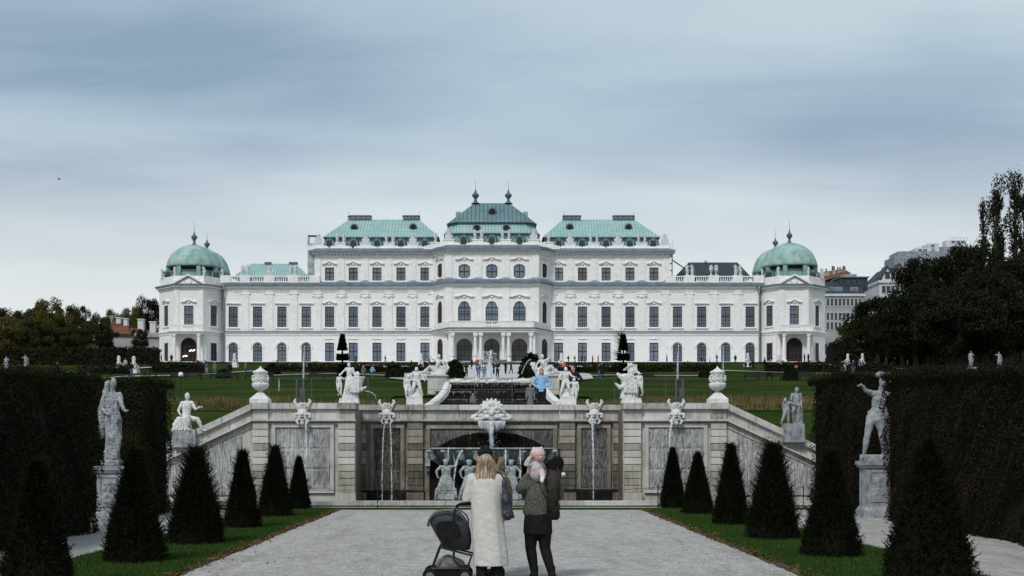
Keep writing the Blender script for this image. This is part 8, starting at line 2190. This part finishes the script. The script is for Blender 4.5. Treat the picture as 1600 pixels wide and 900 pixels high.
PEOPLE = [
 (359, 592, 25, 'stand', 'wear_black', 'wear_black', 'man in a long black coat seen from behind right of the globe lamp', PI, 1),
 (335.5, 584, 17, 'stand', 'wear_grey', 'wear_grey', 'person in grey standing left of the man in the long black coat', 0, 0),
 (305, 583, 17, 'stand', 'wear_black', 'wear_black', 'leftmost of three dark figures below the left pavilion', 1, 0),
 (312.5, 583, 17, 'walk', 'wear_black', 'wear_black', 'middle of three dark figures below the left pavilion', 2, 0),
 (323, 583, 14, 'stand', 'wear_blue', 'wear_pale', 'small figure in blue and pale trousers below the left pavilion', .5, 0),
 (268, 573, 14, 'stand', 'wear_black', 'wear_black', 'dark figure on the left of the left pavilion porch', .5, 1),
 (252, 573, 14, 'stand', 'wear_black', 'wear_navy', 'dark figure at the outer corner of the left pavilion', 2, 0),
 (205, 592, 25, 'walk', 'wear_black', 'wear_denim', 'person in a black jacket and jeans beside the left sphinxes', 1.2, 0),
 (196, 578, 17, 'stand', 'wear_pale', 'wear_grey', 'pale figure between the two left sphinxes', 0, 0),
 (127, 594, 20, 'stand', 'wear_black', 'wear_black', 'left of a dark pair above the left hedge', PI, 1),
 (138, 596, 22, 'stand', 'wear_black', 'wear_pale', 'right of a dark pair above the left hedge', PI, 0),
 (89, 586, 19, 'walk', 'wear_black', 'wear_black', 'figure with reddish hair above the left hedge', 1.5, 0),
 (40.5, 584, 18, 'stand', 'wear_grey', 'wear_black', 'dim figure above the left hedge near the edge', 1.5, 0),
 (384, 585, 18, 'stand', 'wear_grey', 'wear_denim', 'person in grey and jeans left of the left urn', 1, 0),
 (453, 580, 12, 'stand', 'wear_grey', 'wear_denim', 'small grey figure left of the left jet', 1, 0),
 (479, 582, 15, 'stand', 'wear_grey', 'wear_black', 'small grey figure right of the left jet', 2, 0),
 (556, 571, 12, 'walk', 'wear_navy', 'wear_black', 'dark figure walking under the second window right of the left topiary', 1.5, 0),
 (602, 571, 12, 'walk', 'wear_navy', 'wear_black', 'dark figure walking right under the left range', 1.5, 0),
 (568, 593, 21, 'walk', 'wear_grey', 'wear_grey', 'woman with long fair hair in a grey coat right of the left topiary', .6, 1),
 (582, 593, 21, 'walk', 'wear_light_blue', 'wear_denim', 'woman in a pale blue jacket and jeans right of the woman in grey', .8, 0),
 (643, 575, 12, 'stand', 'wear_navy', 'wear_black', 'figure behind the dark bush left of the porch', 1, 0),
 (664, 583, 20, 'stand', 'wear_black', 'wear_black', 'left of two dark figures beside the left reclining statue', 1, 1),
 (671, 582, 20, 'stand', 'wear_brown', 'wear_black', 'right of two dark figures beside the left reclining statue', 2, 0),
 (708.5, 590, 22, 'stand', 'wear_black', 'wear_denim', 'person in black and jeans at the left of the plaza', 2, 0),
 (722, 589, 23, 'stand', 'wear_black', 'wear_white', 'person in a dark jacket second from the left on the plaza', 1, 0),
 (728.5, 590, 22, 'photo', 'wear_black', 'wear_black', 'person in black raising a camera on the plaza', PI, 1),
 (737, 577, 16, 'stand', 'wear_black', 'wear_black', 'dark figure before the left porch door', 1, 0),
 (745, 577, 16, 'stand', 'wear_red', 'wear_black', 'person in a red jacket before the porch columns', 0, 0),
 (750.5, 578, 16, 'stand', 'wear_pale', 'wear_grey', 'person in pale clothes right of the red jacket', 0, 0),
 (747.5, 592, 23, 'stand', 'wear_blue', 'wear_denim', 'person in a blue jacket and jeans left of the tall jet', PI, 0),
 (756.5, 592, 22, 'stand', 'wear_denim', 'wear_denim', 'person in faded blue just left of the tall jet', 0, 0),
 (771.5, 585, 20, 'stand', 'wear_black', 'wear_black', 'figure in black just right of the tall jet', 1, 0),
 (777.5, 591, 25, 'photo', 'wear_black', 'wear_black', 'person in a long black coat right of the tall jet', PI, 1),
 (790, 585, 20, 'stand', 'wear_black', 'wear_black', 'left of a pair in black on the right of the plaza', 1, 1),
 (798.5, 585, 19, 'walk', 'wear_black', 'wear_black', 'right of a pair in black on the right of the plaza', 1.8, 0),
 (825.5, 572, 14, 'stand', 'wear_black', 'wear_black', 'dark figure at the right porch pier', 1, 0),
 (839.5, 572, 15, 'stand', 'wear_navy', 'wear_black', 'navy figure right of the porch', 1, 0),
 (860, 572, 12, 'stand', 'wear_white', 'wear_grey', 'person in white right of the porch', 1, 0),
 (869, 586, 20, 'stand', 'wear_black', 'wear_grey', 'man in a black coat near the right sphinx', 0, 0),
 (881, 583, 18, 'stand', 'wear_orange', 'wear_black', 'person in an orange-red jacket left of the man in black', 0, 0),
 (888, 570, 12, 'walk', 'wear_black', 'wear_black', 'dark figure right of the right sphinx', 1, 0),
 (898, 571, 12, 'walk', 'wear_grey', 'wear_black', 'figure in grey pushing past the third window of the right range', 1, 0),
 (909, 571, 12, 'stand', 'wear_black', 'wear_black', 'left of a couple under the right range', 1, 0),
 (913.5, 571, 12, 'stand', 'wear_blue', 'wear_denim', 'blue-clad right one of a couple under the right range', 1, 0),
 (926, 571, 12, 'stand', 'wear_red', 'wear_black', 'figure in dark red under the right range', 1, 0),
 (934.5, 570.5, 13, 'walk', 'wear_yellow', 'wear_denim', 'figure in yellow and black walking under the right range', 1.4, 0),
 (936, 592, 22, 'walk', 'wear_black', 'wear_denim', 'person in black and jeans left of the right topiary', 1, 0),
 (940, 591, 23, 'walk', 'wear_black', 'wear_black', 'taller person in black left of the right topiary', 1.2, 0),
 (950.5, 580, 12, 'stand', 'wear_black', 'wear_black', 'dark figure behind the low hedge left of the right topiary', 1, 0),
 (1042, 571, 13, 'stand', 'wear_black', 'wear_black', 'figure in a black coat left of the right jets', 1.4, 1),
 (1096, 571, 11, 'stand', 'wear_black', 'wear_black', 'dark seated-looking figure left of the right urn', 1, 0),
 (1102, 571, 10, 'stand', 'wear_grey', 'wear_black', 'small grey figure left of the right urn', 1, 0),
 (1109, 573, 9, 'stand', 'wear_white', 'wear_denim', 'small figure in white just left of the right urn', 2, 0),
 (1120, 572, 14, 'walk', 'wear_blue', 'wear_denim', 'figure in blue above the lid of the right urn', 1, 0),
 (1149, 571, 13, 'stand', 'wear_navy', 'wear_navy', 'figure in navy before the last arched windows', 0, 0),
 (1165, 578, 13, 'stand', 'wear_black', 'wear_black', 'left of three dark figures by the right sphinx', 0, 0),
 (1172, 578, 13, 'stand', 'wear_black', 'wear_black', 'middle of three dark figures by the right sphinx', 0, 0),
 (1177, 578, 15, 'stand', 'wear_black', 'wear_black', 'right of three dark figures by the right sphinx', 0, 1),
 (1195, 578, 20, 'stand', 'wear_black', 'wear_black', 'tall figure in black right of the drainpipe', 1, 1),
 (1204, 570, 11, 'walk', 'wear_navy', 'wear_white', 'small figure under the window left of the right porch', 1, 0),
 (1257, 571, 16, 'stand', 'wear_black', 'wear_black', 'left of a pair in black right of the right porch', 1, 0),
 (1263, 571, 15, 'stand', 'wear_black', 'wear_black', 'right of a pair in black right of the right porch', 2, 0),
 (1290, 571, 17, 'stand', 'wear_white', 'wear_black', 'person in white and black at the corner of the right pavilion', 1, 0),
 (1315, 585, 20, 'stand', 'wear_black', 'wear_denim', 'leftmost of a group before the right sphinxes', 1, 0),
 (1320.5, 588, 21, 'stand', 'wear_pale', 'wear_pale', 'person in a pale coat in the group before the right sphinxes', 1, 1),
 (1327, 588, 22, 'stand', 'wear_black', 'wear_black', 'person in black in the group before the right sphinxes', 2, 1),
 (1333, 586, 24, 'stand', 'wear_navy', 'wear_denim', 'tallest person of the group between the right sphinxes', 0, 0),
 (1398, 577, 18, 'stand', 'wear_black', 'wear_black', 'figure in black on the far right path', 1, 1),
 (1418, 578, 15, 'stand', 'wear_grey', 'wear_black', 'dim grey figure on the far right path', 1, 0),
]
for px, py, hp, pose, top, legs, lab, rz, coat in PEOPLE:
    D = ground_D(py + 1.0) if py > 573 else 253.5
    h = min(1.86, max(.95, hp * D / F))
    visitor(px, D, h, pose, top, legs, lab, rz, bool(coat), 'blonde_hair' if 'fair' in lab else 'brown_hair', 'woman' in lab, z=None if D < 250 else 17.89)
